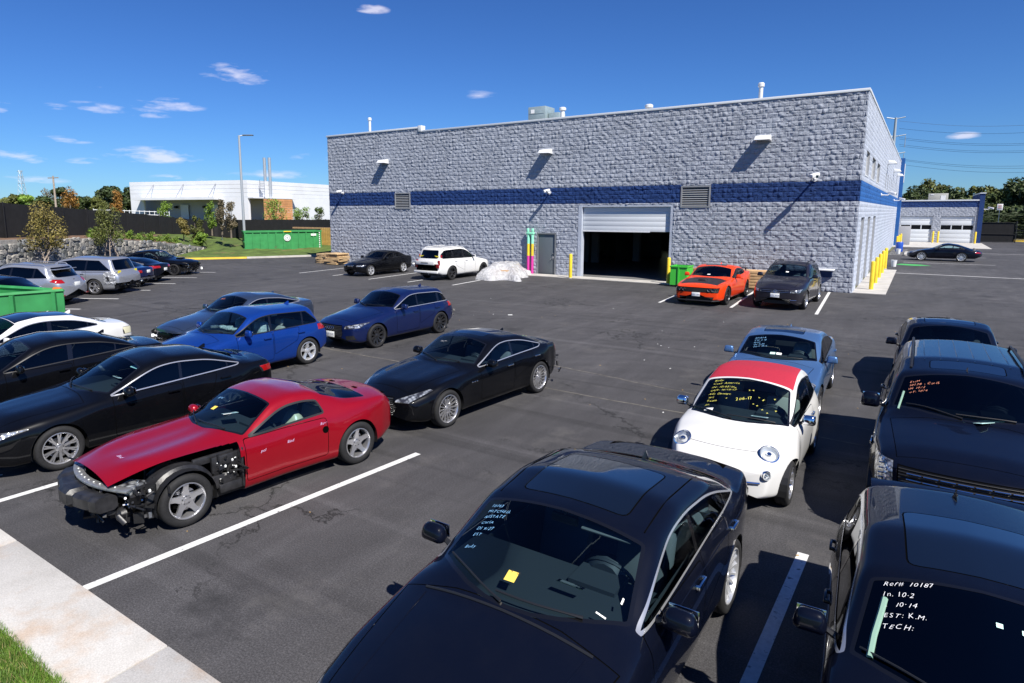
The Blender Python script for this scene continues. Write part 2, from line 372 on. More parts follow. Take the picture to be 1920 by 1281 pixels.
class Car:
    def __init__(s, name, label, cat, sp, group=None):
        s.sp = sp; s.L = sp['L']; s.W = sp['W']; s.x0 = sp['foh']+sp['wb']/2; s.rw = sp.get('rw', .33)
        s.res = sp.get('res', 2)
        s.root = empty(name, label=label, cat=cat, group=group)
        s.paint = sp['paint']; s.regs = [('body', s.paint, 'body', 0)]
        s.uf, s.ur = sp['foh'], sp['foh']+sp['wb']
        s.build_surface()
    def cv(s, k, u): P = s.sp[k]; return np.interp(u, [p[0] for p in P], [p[1] for p in P])
    def build_surface(s):
        sp = s.sp; L, W = s.L, s.W
        n = int(round(L/(.10 if s.res > 1 else .15))); us = np.linspace(0, L, n+1)
        zt, zs, zb, hw, rail = (s.cv(k, us) for k in ('top', 'belt', 'bot', 'hw', 'rail'))
        tum = sp.get('tum', .26); crease = sp.get('crease', .0)
        R = []
        zs = np.minimum(zs, zt-.004)
        h = zs-zb; hg = np.maximum(rail-zs, 0); T = sstep(hg, 0, .13); ye = .93*hw
        yr = ye-.03-tum*hg
        y9g = yr-.075; z9g = rail+sp.get('railr', .03); z9g = np.minimum(z9g, np.maximum(zt-.002, rail-.01))
        P = [(.86*hw, zb), (.955*hw, zb+.02), (.985*hw, zb+.2*h), (1.0*hw, zb+.46*h), ((1.0+crease)*hw, zb+.72*h), (.98*hw, zs-.06-.02*T), (ye, zs-.004)]
        def hood(y): return zt-(zt-zs)*(y/np.maximum(ye, .01))**sp.get('hp', 2.3)
        hy = [ye-.035, ye-.08, ye-.16]
        g = [((ye-.02)*.5+yr*.5+.012, zs+hg*.48), (yr, rail-.025), (y9g, z9g)]
        for a, (gy, gz) in zip(hy, g): P.append(((1-T)*a+T*gy, (1-T)*hood(a)+T*gz))
        y9, z9 = P[-1]
        ez = T*z9+(1-T)*hood(y9)
        for fr in (.66, .33, 0.): P.append((y9*fr, T*(zt-(zt-z9)*(fr)**2)+(1-T)*hood(y9*fr)))
        C = np.zeros((len(us), len(P), 3))
        for j, (y, z) in enumerate(P): C[:, j, 0] = us; C[:, j, 1] = y; C[:, j, 2] = z
        fl = sp.get('flare', .02); fw = sp.get('flw', .40)
        wj = [.4, .9, 1, 1, .7, .25, .08]+[0]*10
        for uw, kf in ((s.uf, 1), (s.ur, sp.get('rflare', 1))):
            e = np.exp(-((us-uw)/fw)**4)
            for j in range(7): C[:, j, 1] += fl*kf*e*wj[j]
        if 'hump' in sp:            # raised fender line over the wheels
            for uw, a_, w_ in sp['hump']:
                e = a_*np.exp(-((us-uw)/w_)**2)
                for j, k in ((4, .5), (5, 1), (6, 1.), (7, .9), (8, .65), (9, .35)): C[:, j, 2] += e*k
        for (ya, yb, dz, u0, u1) in sp.get('ridge', []):   # bonnet creases
            for j in range(7, 13):
                C[:, j, 2] += dz*np.exp(-((C[:, j, 1]-ya)/yb)**2)*sstep(us, u0, u0+.25)*(1-sstep(us, u1-.2, u1))
        # end caps
        def cap(row, sgn, zn, bulge):
            out = []
            for k in (.93, .7, .4, 0.):
                r = row.copy(); r[:, 1] *= k; r[:, 2] = zn+(r[:, 2]-zn)*k; r[:, 0] += sgn*bulge*(1-k*k); out.append(r)
            return out
        f = cap(C[0], -1, sp.get('zn', (zb[0]+zt[0])/2), sp.get('nb', .03)); r = cap(C[-1], 1, sp.get('zr', (zb[-1]+zt[-1])/2), sp.get('rb', .03))
        C = np.concatenate([np.array(f[::-1]), C, np.array(r)])
        bf, br = sp.get('bow', (.28, .16)); kf, kr = sp.get('bowl', (1.15, 1.0))
        yy = np.clip(np.abs(C[..., 1])/(W/2), 0, 1)**sp.get('bowp', 2.6)
        C[..., 0] += bf*np.clip(1-C[..., 0]/kf, 0, 1.1)**1.6*yy
        C[..., 0] -= br*np.clip(1-(L-C[..., 0])/kr, 0, 1.1)**1.6*yy
        C[..., 0] = s.x0-C[..., 0]
        per = s.res
        G = bs_eval(C, per); G = np.swapaxes(bs_eval(np.swapaxes(G, 0, 1), max(per, 2)), 0, 1)
        G[:, -1, 1] = 0
        nu, nv = G.shape[:2]
        du = np.gradient(G, axis=0); dv = np.gradient(G, axis=1); N = np.cross(du, dv)
        ln = np.linalg.norm(N, axis=2, keepdims=True); bad = ln[..., 0] < 1e-9; N = N/np.maximum(ln, 1e-9)
        mid = N[nu//2, nv-2];
        if mid[2] < 0: N = -N; flip = True
        else: flip = False
        N[:, -1, 1] = 0
        N[0] = (1, 0, 0); N[-1] = (-1, 0, 0)
        V = G.reshape(-1, 3); Nn = N.reshape(-1, 3); Nn /= np.maximum(np.linalg.norm(Nn, axis=1, keepdims=True), 1e-6)
        i, j = np.meshgrid(np.arange(nu-1), np.arange(nv-1), indexing='ij'); a = (i*nv+j).ravel()
        Fq = np.stack([a, a+nv, a+nv+1, a+1], 1)
        if flip: Fq = Fq[:, ::-1]
        # test orientation
        k = (nu//2)*(nv-1)+nv-3; q = V[Fq[k]]; fn = np.cross(q[1]-q[0], q[2]-q[1])
        if fn[2] < 0: Fq = Fq[:, ::-1]
        s.bV, s.bN = V, Nn
        tri = np.concatenate([Fq[:, :3], Fq[:, [0, 2, 3]]]); s.tri = tri
        s.bvh = BVHTree.FromPolygons(V.tolist(), tri.tolist())
        s.bm = bmesh.new(); vs = [s.bm.verts.new(v) for v in V.tolist()]
        s.lay = s.bm.faces.layers.int.new('reg')
        for f_ in Fq.tolist():
            try: s.bm.faces.new([vs[x] for x in f_])
            except ValueError: pass
        bmesh.ops.remove_doubles(s.bm, verts=[v for v in s.bm.verts if abs(v.co.y) < 1e-6 and (v.co.x > s.x0 or v.co.x < s.x0-s.L)], dist=1e-5)
        s.bm.verts.index_update()
    # surface queries (left side, y>0)
    def hit(s, o, d):
        r = s.bvh.ray_cast(Vector(o), Vector(d)); return (r[0], r[1]) if r[0] is not None else (None, None)
    def top(s, u, y):
        p, n = s.hit((s.x0-u, abs(y), 3), (0, 0, -1))
        if p is None: return Vector((s.x0-u, y, .8)), Vector((0, 0, 1))
        if n.z < 0: n = -n
        if y < 0: p = Vector((p.x, -p.y, p.z)); n = Vector((n.x, -n.y, n.z))
        return p, n
    def side(s, u, z, sg=1):
        p, n = s.hit((s.x0-u, 2, z), (0, -1, 0))
        if p is None: return Vector((s.x0-u, sg*s.W/2, z)), Vector((0, sg, 0))
        if n.y < 0: n = -n
        if sg < 0: p = Vector((p.x, -p.y, p.z)); n = Vector((n.x, -n.y, n.z))
        return p, n
    def end(s, y, z, front=True):
        p, n = s.hit((4 if front else -4, abs(y), z), (-1 if front else 1, 0, 0))
        if p is None: return Vector((s.x0 if front else s.x0-s.L, y, z)), Vector((1 if front else -1, 0, 0))
        if (n.x < 0) == front: n = -n
        if y < 0: p = Vector((p.x, -p.y, p.z)); n = Vector((n.x, -n.y, n.z))
        return p, n
    def cut(s, poly, proj, name=None, m=None, mode='pair', src=(0,), flt=None, dz=0., delete=False, margin=.2):
        """cut a convex polygon out of the skin; side: (u,z) top: (u,y) front/rear: (y,z)"""
        if proj in ('side', 'top'): poly = [(s.x0-a, b) for a, b in poly]
        poly = ccw(poly)
        if len(poly) < 3: return None
        ia, ib = {'side': (0, 2), 'top': (0, 1), 'front': (1, 2), 'rear': (1, 2)}[proj]; ax = 3-ia-ib
        a0, a1 = min(p[0] for p in poly)-margin, max(p[0] for p in poly)+margin; b0, b1 = min(p[1] for p in poly)-margin, max(p[1] for p in poly)+margin
        bm = s.bm; lay = s.lay; fs = []
        for f in bm.faces:
            if f[lay] not in src: continue
            c = f.verts[0].co
            if not (a0 < c[ia] < a1 and b0 < c[ib] < b1): continue
            n = f.normal if f.normal.length > 0 else (f.normal_update() or f.normal)
            if proj == 'side' and n.y < .12 : continue
            if proj == 'top' and n.z < .08: continue
            if proj == 'front' and (n.x < -.05 or c.x < s.x0-1.2): continue
            if proj == 'rear' and (n.x > .05 or c.x > s.x0-s.L+1.3): continue
            if flt and not flt(c, n): continue
            fs.append(f)
        for i in range(len(poly)):
            if not fs: return None
            p, q = poly[i], poly[(i+1) % len(poly)]; dx, dy = q[0]-p[0], q[1]-p[1]; l = math.hypot(dx, dy)
            if l < 1e-5: continue
            no = Vector((0, 0, 0)); no[ia] = dy/l; no[ib] = -dx/l; co = Vector((0, 0, 0)); co[ia] = p[0]; co[ib] = p[1]
            ins = []; crs = []
            for f in fs:
                ds = [(v.co-co).dot(no) for v in f.verts]
                if max(ds) <= 1e-5: ins.append(f)
                elif min(ds) < -1e-5: crs.append(f)
            if crs:
                es = set(e for f in crs for e in f.edges); vs = set(v for f in crs for v in f.verts)
                r = bmesh.ops.bisect_plane(bm, geom=list(vs)+list(es)+crs, dist=1e-6, plane_co=co, plane_no=no)
                cand = set(g for g in r['geom'] if isinstance(g, bmesh.types.BMFace))
                for f in cand:
                    c = f.calc_center_median()
                    if (c-co).dot(no) < 0 and f[lay] in src: ins.append(f)
            fs = list(set(ins))
        if delete:
            bmesh.ops.delete(bm, geom=fs, context='FACES'); return None
        s.regs.append((name, m, mode, dz)); k = len(s.regs)-1
        for f in fs: f[lay] = k
        return k
    def panel(s, poly, proj, name, gap=.009, m=None, mode='pair', src=(0,), **kw):
        o = s.cut(poly, proj, 'gap', M_GAP, 'gap', src, dz=-.004, **kw)
        if o is None: return None
        return s.cut(inset(poly, gap), proj, name, m or s.paint, mode, (o,), **kw)
    def lamp(s, poly, proj, name, m, rim=M_BLK, d=.008, src=(0,), **kw):
        lim = .42 if proj == 'rear' else .62
        kw.setdefault('flt', lambda c, n: (s.x0-c.x < lim if proj == 'front' else c.x-(s.x0-s.L) < lim))
        o = s.cut(poly, proj, 'gap', rim, 'gap', src, dz=-.003, **kw)
        if o is None: return None
        return s.cut(inset(poly, d), proj, name, m, 'pair', (o,), dz=-.002, **kw)
    def dlo_poly(s):
        sp = s.sp; a, b = sp['dlo']; us = np.linspace(a, b, 15 if s.res < 3 else 23); pts = []
        base = lambda u: s.cv('belt', u)+sp.get('sillz', .025)
        for u in us:
            t = float(np.mean([s.cv('rail', u+d) for d in np.linspace(-.22, .22, 9) if a-.1 < u+d < b+.1]))-sp.get('dtop', .05); zb = base(u)
            if t > zb+.015: pts += [(u, float(t)), (u, float(zb))]
        P = hull(pts)
        for (x, y, c) in sp.get('dclip', []): P = clip(P, x, y, c)
        return rounded(P, .045, 2) if len(P) > 2 else P
    def greenhouse(s, trim=M_BLK, fglass=M_CLEAR, sglass=M_TINT, rglass=M_DARKG, ws=True, bg=True):
        sp = s.sp
        D = s.dlo_poly(); t = sp.get('trimw', .016)
        o = s.cut(D, 'side', 'window_trim', trim, 'pair')
        i = s.cut(inset(D, t), 'side', 'pillar', M_GLOSSBLK, 'pair', (o,), dz=-.003)
        I = inset(D, t+.001)
        bounds = [sp['dlo'][0]-1]+[x for p in sp['pil'] for x in (p[0]-p[1]/2, p[0]+p[1]/2)]+[sp['dlo'][1]+1]; lean = sp.get('lean', .12)
        for k in range(0, len(bounds), 2):
            u0, u1 = bounds[k], bounds[k+1]; zc = 1.1
            P = clip(I, -1, lean, -u0-0+lean*zc) if k else I
            P = clip(P, 1, -lean, u1-lean*zc) if k+2 < len(bounds) else P
            if len(P) > 2: s.cut(P, 'side', 'side_window', sglass[k//2] if isinstance(sglass, list) else sglass, 'pair', (i,), dz=-.005)
        if ws:
            c0, cs, r0 = sp['ws']                 # cowl centre, cowl side, roof header
            yb = float(.93*s.cv('hw', cs)-.03-sp.get('tum', .26)*max(0, s.cv('rail', cs)-s.cv('belt', cs)))-sp.get('apil', .07)
            yt = float(.93*s.cv('hw', r0)-.03-sp.get('tum', .26)*max(0, s.cv('rail', r0)-s.cv('belt', r0)))-sp.get('apil', .07)-.03
            q = [(c0+(cs-c0)*(abs(y)/yb)**2, y) for y in np.linspace(-yb, yb, 9)]
            P = hull(q+[(r0, yt), (r0, -yt)]); P = rounded(P, .03, 2) if s.res > 2 else P
            s.wsP = (c0, cs, r0, yb, yt)
            o = s.cut(P, 'top', 'windscreen_surround', M_GLOSSBLK, 'merge')
            if o: s.cut(inset(P, .028), 'top', 'windshield', fglass, 'merge', (o,), dz=-.002)
        if bg:
            if 'bgr' in sp:
                P = rounded(sp['bgr'], .06, 3); o = s.cut(P, 'rear', 'rear_window_trim', M_GLOSSBLK, 'merge')
                if o: s.cut(inset(P, .02), 'rear', 'rear_window', rglass, 'merge', (o,), dz=-.003)
            else:
                a, b_ = sp['bg']; y1 = float(s.cv('hw', a)*.93-sp.get('tum', .26)*(s.cv('rail', a)-s.cv('belt', a)))-.15+sp.get('bgy', 0); y2 = float(s.cv('hw', b_)*.93)-sp.get('bgin', .20)
                P = rounded([(a, -y1), (a, y1), (b_, y2), (b_, -y2)], .06, 3); o = s.cut(P, 'top', 'rear_window_trim', M_GLOSSBLK, 'merge')
                if o: s.cut(inset(P, .02), 'top', 'rear_window', rglass, 'merge', (o,), dz=-.003)
    def arches(s, only=None):
        s.ar = s.rw*1.08+.015
        for uw in (s.uf, s.ur):
            if only and uw not in only: continue
            n = 22; P = [(uw+s.ar*math.cos(PI*k/n), s.rw+.0+s.ar*math.sin(PI*k/n)) for k in range(n+1)]+[(uw-s.ar, -.3), (uw+s.ar, -.3)]
            s.cut(P, 'side', delete=True, src=tuple(range(len(s.regs))), flt=lambda c, n_: c.y > .3)
    def doors(s, lines, z0=.30):
        for (u0, u1) in lines:
            um = (u0+u1)/2; zt = float(s.cv('belt', um))+.012
            P = [(u0, z0), (u1, z0), (u1, zt), (u0, zt)]
            for uw in (s.uf, s.ur):   # keep clear of wheel arch
                r = s.ar+.05
                if u0 < uw < u1 or (abs(u0-uw) < r and u1 > uw) or (abs(u1-uw) < r and u0 < uw):
                    sg = 1 if u0 > uw-r and um > uw else -1
                    for th in (20, 45, 70):
                        c, n_ = math.cos(math.radians(th)), math.sin(math.radians(th))
                        # half-plane outside circle: c*(sg)(u-uw)+n_*(z-rw) >= r
                        P = clip(P, -sg*c, -n_, -(sg*c*uw+n_*s.rw+r))
            P = rounded(P, .05, 2) if s.res > 1 else P
            s.panel(P, 'side', 'door')
            s.handles.append((u0, u1))
    handles = None
    def finish(s, two_tone=None):
        bm = s.bm; lay = s.lay
        groups = {}
        for f in bm.faces: groups.setdefault(f[lay], []).append(f)
        cache = {}
        bN, tri, bV = s.bN, s.tri, s.bV
        def nrm(v):
            k = v.index if v.index >= 0 else id(v)
            co, _n, idx, _d = s.bvh.find_nearest(v.co)
            a, b, c = tri[idx]; A, B, Cc = bV[a], bV[b], bV[c]; p = np.array(v.co)
            v0, v1, v2 = B-A, Cc-A, p-A; d00 = v0@v0; d01 = v0@v1; d11 = v1@v1; d20 = v2@v0; d21 = v2@v1; dn = d00*d11-d01*d01
            if dn < 1e-14: return bN[a]
            w1 = (d11*d20-d01*d21)/dn; w2 = (d00*d21-d01*d20)/dn; w0 = 1-w1-w2
            w0, w1, w2 = max(w0, 0), max(w1, 0), max(w2, 0)
            n = w0*bN[a]+w1*bN[b]+w2*bN[c]; l = math.sqrt(n@n); return n/l if l > 1e-6 else bN[a]
        def extract(ks):
            V = []; Nn = []; F = []; I = []; mats = []; ix = {}
            for k in ks:
                name, m, mode, dz = s.regs[k]
                if m not in mats: mats.append(m)
                mi = mats.index(m)
                for f in groups.get(k, []):
                    if f.calc_area() < 1e-9: continue
                    ff = []
                    for v in f.verts:
                        key = (v, dz)
                        if key not in ix:
                            if v not in cache: cache[v] = nrm(v)
                            n = cache[v]; ix[key] = len(V); V.append((v.co.x+n[0]*dz, v.co.y+n[1]*dz, v.co.z+n[2]*dz)); Nn.append(n)
                        ff.append(ix[key])
                    F.append(ff); I.append(mi)
            return V, Nn, F, I, mats
        def mk(name, V, Nn, F, I, mats, both=False, flip=False, parent=None):
            V = np.array(V); Nn = np.array(Nn)
            if both:
                k = len(V); F = F+[[i+k for i in f][::-1] for f in F]; I = I+I; V = np.concatenate([V, V*[1, -1, 1]]); Nn = np.concatenate([Nn, Nn*[1, -1, 1]])
            elif flip:
                V = V*[1, -1, 1]; Nn = Nn*[1, -1, 1]; F = [f[::-1] for f in F]
            me = new_mesh(name, V, F, mats, I, True, Nn.tolist()); return link(name, me, parent or s.root)
        bodyk = [k for k, r in enumerate(s.regs) if r[2] in ('body', 'gap')]
        s.parts = {}
        s.body = mk('body', *extract(bodyk), both=True)
        for k, (name, m, mode, dz) in enumerate(s.regs):
            if k in bodyk or not groups.get(k): continue
            V, Nn, F, I, mats = extract([k])
            if not F: continue
            if mode == 'merge': s.parts.setdefault(name, []).append(mk(name, V, Nn, F, I, mats, both=True))
            else:
                for fl in (False, True): s.parts.setdefault(name, []).append(mk(name, V, Nn, F, I, mats, flip=fl))
        bm.free(); s.bm = None
    def wheels(s, style, rmat=None, rimr=None, w=.22, steer=0, skip=(), inset_=.015):
        rimr = rimr or s.rw*.72; rmat = rmat or M_RIMS
        t, r, d = wheel_meshes(s.rw, w, style, rimr, rmat)
        for nm, uw in (('f', s.uf), ('r', s.ur)):
            y = float(s.cv('hw', uw))+s.sp.get('flare', .02)*.75-w/2-inset_
            for sg in (1, -1):
                if (nm, sg) in skip: continue
                e = empty('wheel', (s.x0-uw, sg*y, s.rw), (0 if sg > 0 else PI)+(steer if nm == 'f' else 0), parent=s.root)
                link('tyre', t, e); link('rim', r, e); link('brake_disc', d, e)
        # wheel wells and floor
        b = MB()
        for uw in (s.uf, s.ur):
            hw = float(s.cv('hw', uw)); ar = s.ar+.004; n = 14
            for sg in (1, -1):
                V = []; F = []
                for k in range(n+1):
                    a = -.25+(PI+.5)*k/n
                    for y in (hw*.98+s.sp.get('flare', .02)*.7-.005, hw*.5): V.append((s.x0-uw+ar*math.cos(a), sg*y, s.rw+ar*math.sin(a)))
                for k in range(n): F.append([2*k, 2*k+1, 2*k+3, 2*k+2])
                F.append([2*k+1 for k in range(n+1)]); b.add(V, F)
        zb = float(s.cv('bot', s.L/2))
        b.b2((s.x0-s.ur+s.ar+.02, -s.W*.40, zb), (s.x0-s.uf-s.ar-.02, s.W*.40, zb+.10))
        b.b2((s.x0-s.L+.35, -s.W*.24, zb+.02), (s.x0-.3, s.W*.24, zb+.14))
        b.obj('underbody', M_BLK, s.root)
    def interior(s, seat=M_INTG, dash=M_INT, full=True, rear=True, lhd=1, seat_u=None):
        sp = s.sp; cow = sp['ws'][1]; x0 = s.x0; hw = s.W/2*.80; zb = float(s.cv('belt', cow+.4)); end = sp.get('cabend', s.ur+.15)
        b = MB(); b.b2((x0-end, -hw, .22), (x0-cow-.1, hw, .32)); b.b2((x0-cow-.25, -hw, .3), (x0-cow-.1, hw, zb-.12))
        b.b2((x0-end, -hw, .3), (x0-end+.08, hw, zb-.10)); b.b2((x0-end+.05, -hw*1.03, .3), (x0-cow-.15, -hw, zb-.06)); b.b2((x0-end+.05, hw, .3), (x0-cow-.15, hw*1.03, zb-.06))
        b.b2((x0-cow-1.4, -.12, .3), (x0-cow-.3, .12, .62)); b.obj('cabin_floor', dash, s.root)
        c0, cs, r0, yb, yt = s.wsP
        # dashboard follows windscreen base
        d = MB(); V = []; F = []; n = 9
        for i, y in enumerate(np.linspace(-yb*.99, yb*.99, n)):
            u = c0+(cs-c0)*(abs(y)/yb)**2
            zt = s.top(u+.06, y)[0].z-.035
            zt = min(zt, zb+.03)
            V += [(x0-u-.02, y, zt-.01), (x0-u-.35, y, zt+.0), (x0-cs-.52, y, zt-.02), (x0-cs-.56, y, zt-.08), (x0-cs-.48, y, zt-.38)]
        for i in range(n-1):
            for j in range(4): F.append([i*5+j, i*5+j+1, i*5+5+j+1, i*5+5+j])
        d.add(V, F)
        if full:
            y = .36*lhd; d.lathe([(.0, 0), (.13, 0), (.17, -.05)], 12, 'x', (x0-cs-.5, y, zb-.02)); d.box((x0-cs-.40, y, zb+.02), (.26, .36, .07), mi=0)
        s.dash = d.obj('dashboard', dash, s.root, smooth=True, sharp=.5)
        su = seat_u or cow+1.05
        if full:
            st = MB(); R = .185; cx, cy, cz = x0-cs-.62, .36*lhd, zb-.03; ring = []
            ax = Vector((-.85, 0, .5)).normalized(); e1 = Vector((0, 1, 0)); e2 = ax.cross(e1)
            for k in range(21):
                a = 2*PI*k/20; ring.append(Vector((cx, cy, cz))+(e1*math.cos(a)+e2*math.sin(a))*R)
            st.tube(ring, .015, 6, cap=False)
            for a in (0, PI, -PI/2): st.tube([Vector((cx, cy, cz)), Vector((cx, cy, cz))+(e1*math.cos(a)-e2*math.sin(a)*-1)*R], .016, 5)
            st.lathe([(0, .02), (.05, .015), (.06, -.01)], 12, 'x', (cx, cy, cz)); st.obj('steering_wheel', dash, s.root, smooth=True)
        sm = MB(); zr = s.sp.get('seatz', .0)
        sm.box((0, 0, .38), (.50, .50, .16)); sm.box((-.30, 0, .70), (.15, .48, .58), R=Matrix.Rotation(-.28, 3, 'Y')); sm.box((-.42, 0, 1.05), (.10, .26, .17), R=Matrix.Rotation(-.2, 3, 'Y'))
        me = sm.mesh('seat', seat, bevel=.05, seg=2)
        hs = min(1, (float(max(s.sp['rail'], key=lambda p: p[1])[1])-.16)/1.13)
        for sg in (1, -1): link('seat', me, s.root, (x0-su, sg*.37, zr), scale=(1, 1, hs))
        if rear:
            rb = MB(); u = su+.95; rb.box((x0-u+.1, 0, .38), (.5, hw*1.7, .16)); rb.box((x0-u-.22, 0, .68), (.15, hw*1.7, .56), R=Matrix.Rotation(-.35, 3, 'Y')); rb.obj('rear_seat', seat, s.root, bevel=.05)
    def mirrors(s, u=None, z=None, size=(.10, .22, .15), m=None, out=.07, sides=(1, -1)):
        sp = s.sp; u = u or sp['dlo'][0]+.22; z = z or float(s.cv('belt', u))+.06; m = m or s.paint
        for sg in sides:
            p, n = s.side(u, z-.05, sg); b = MB(); dx, dy, dz = size
            c = Vector((p.x+.02, sg*(abs(p.y)+out+dy/2-.04), z+.03))
            b.box(c, (dx, dy, dz), taper=.25)
            me = b.mesh('mirror', m, bevel=min(dx, dz)*.38, seg=3); o = link('mirror', me, s.root)
            g = MB(); g.box(c-Vector((dx*.5+.002, 0, .0)), (.008, dy*.8, dz*.72)); link('mirror_glass', g.mesh('mirror_glass', M_CHROME, bevel=.003), o)
            g = MB(); g.tube([p-n*.04, Vector((p.x, sg*(abs(p.y)+out*.7), z-.02)), c-Vector((0, 0, dz*.35))], [.03, .022, .03], 6); link('mirror_stalk', g.mesh('mirror_stalk', M_BLK, smooth=True), o)
    def door_handles(s, m=None, z=None):
        for (u0, u1) in s.handles:
            for sg in (1, -1):
                u = u1-.14; zz = z or float(s.cv('belt', u))-.12; p, n = s.side(u, zz, sg); b = MB(); b.box((p.x+.02, p.y+sg*.028, zz+.0), (.19, .022, .028)); b.box((p.x-.06, p.y+sg*.01, zz), (.03, .04, .03)); b.box((p.x+.10, p.y+sg*.01, zz), (.03, .04, .03))
                b.obj('door_handle', m or s.paint, s.root, bevel=.006)
    def fin(s, u, m=None, y=0):
        p, n = s.top(u, y); b = MB(); b.add([(p.x+.09, y, p.z-.01), (p.x-.07, y+.028, p.z-.01), (p.x-.07, y-.028, p.z-.01), (p.x-.06, y, p.z+.065), (p.x-.09, y, p.z+.055)], [[0, 1, 3], [0, 3, 2], [1, 4, 3], [2, 3, 4], [1, 2, 4], [0, 2, 1]])
        b.obj('roof_antenna', m or s.paint, s.root)
    def strip(s, pts, r, name, m, off=.004, n=6, parent=None):
        """thin bead following the skin; pts are (kind, a, b) queries or vectors"""
        P = []
        for q in pts:
            if isinstance(q, Vector): P.append(q); continue
            k = q[0]
            p, nrm = (s.top if k == 't' else s.side if k == 's' else s.end)(*q[1:])
            P.append(p+nrm*off)
        b = MB(); b.tube(P, r, n); return b.obj(name, m, parent or s.root, smooth=True)
    def plate(s, front, z, text='', m=None, y=0., out=.02, h=.15, w=.305, tcol=None):
        p, n = s.end(y+.001, z, front); sg = 1 if front else -1; x = p.x+sg*out; b = MB(); b.box((x, y, z), (.012, w, h)); o = b.obj('licence_plate', m or M_WHITEP, s.root, bevel=.003)
        if text:
            t = text_mesh(text, h*.5, tcol or M_TXTNAVY, o, Matrix.Translation((x+sg*.009, y, z-h*.02)) @ Matrix.Rotation(PI/2 if front else -PI/2, 4, 'Z') @ Matrix.Rotation(PI/2, 4, 'X'))
    def glass_text(s, lines, u, y, size, m, dirx=(0, 1), shear=.25, lh=1.35, rot=0, jitter=.15):
        """handwriting on the windscreen, read from in front of the car; (u,y) upper left as read, y runs to the reader's right"""
        rnd = random.Random(len(lines)*7+int(u*100))
        sl = s.top(u, y)[1]; cosn = max(.25, sl.z); cr, sr = math.cos(rot), math.sin(rot); par = s.parts.get('windshield', [s.root])[0]
        for li, tx in enumerate(lines):
            if not tx: continue
            V = []; F = []; cx = rnd.uniform(-.1, .2)*size; sx = size*rnd.uniform(.92, 1.08); base = -li*size*lh; drift = rnd.uniform(-.04, .06)
            for ch in tx:
                if ch == ' ': cx += sx*.38; continue
                vs, fs = text_geo(ch, shear+rnd.uniform(-.12, .12), -.014); k = len(V); w = max(v[0] for v in vs); a = rnd.uniform(-jitter, jitter); hs = rnd.uniform(.88, 1.15)
                for (p_, q_) in vs:
                    p2 = p_*math.cos(a)-q_*math.sin(a); q2 = p_*math.sin(a)+q_*math.cos(a); V.append((cx+p2*sx, base+(q2*hs+rnd.uniform(0, 0))*sx+cx*drift))
                F += [[i+k for i in f] for f in fs]; cx += (w+rnd.uniform(.02, .08))*sx
            out = []
            for (a, b) in V:
                a, b = a*cr-b*sr, a*sr+b*cr; p, n = s.top(u+b*cosn, y+a); out.append(p+n*.004)
            link('glass_writing', new_mesh('glass_writing', [tuple(v) for v in out], F, m), par)
M_TXTNAVY = mat('print_navy', (.03, .05, .2), .6)
def text_geo(tx, shear=0., thin=-.008):
    """outline of a word put together from the glyphs made at the start"""
    V = []; F = []; x = 0
    for ch in tx:
        if ch == ' ': x += .32; continue
        vs, fs = GLYPH.get(ch, GLYPH['-']); k = len(V); V += [(x+a+b*shear, b) for a, b in vs]; F += [[i+k for i in f] for f in fs]; x += max(v[0] for v in vs)+.07
    return V, F
def text_mesh(tx, size, m, parent, M4, name='lettering', shear=0, align='c', thin=0., thick=0.):
    vs, fs = text_geo(tx, shear, thin)
    if not vs: return None
    x0, x1 = min(v[0] for v in vs), max(v[0] for v in vs); y0, y1 = min(v[1] for v in vs), max(v[1] for v in vs)
    cx = (x0+x1)/2 if align == 'c' else x0; cy = (y0+y1)/2
    V = [tuple(M4 @ Vector(((a-cx)*size, (b-cy)*size, 0))) for a, b in vs]
    return link(name, new_mesh(name, V, fs, m), parent)
M_SUNR = mat('sunroof_glass', (.004, .006, .01), .05, 0, 1.0)
M_W_BLUE = mat('paint_pen_blue', (.25, .55, .9), .7); M_W_YEL = mat('paint_pen_yellow', (.85, .8, .15), .7); M_W_WHITE = mat('paint_pen_white', (.8, .8, .82), .7); M_W_ORG = mat('paint_pen_orange', (.85, .32, .2), .7); M_W_LILAC = mat('paint_pen_lilac', (.72, .62, .95), .7)
M_YTAPE = mat('yellow_tape', (.85, .72, .03), .5); M_STKY = mat('sticker_yellow', (.85, .62, .10), .6); M_STKW = mat('sticker_white', (.8, .8, .78), .6)
M_TXTBLK = mat('print_black', (.02, .02, .02), .6)
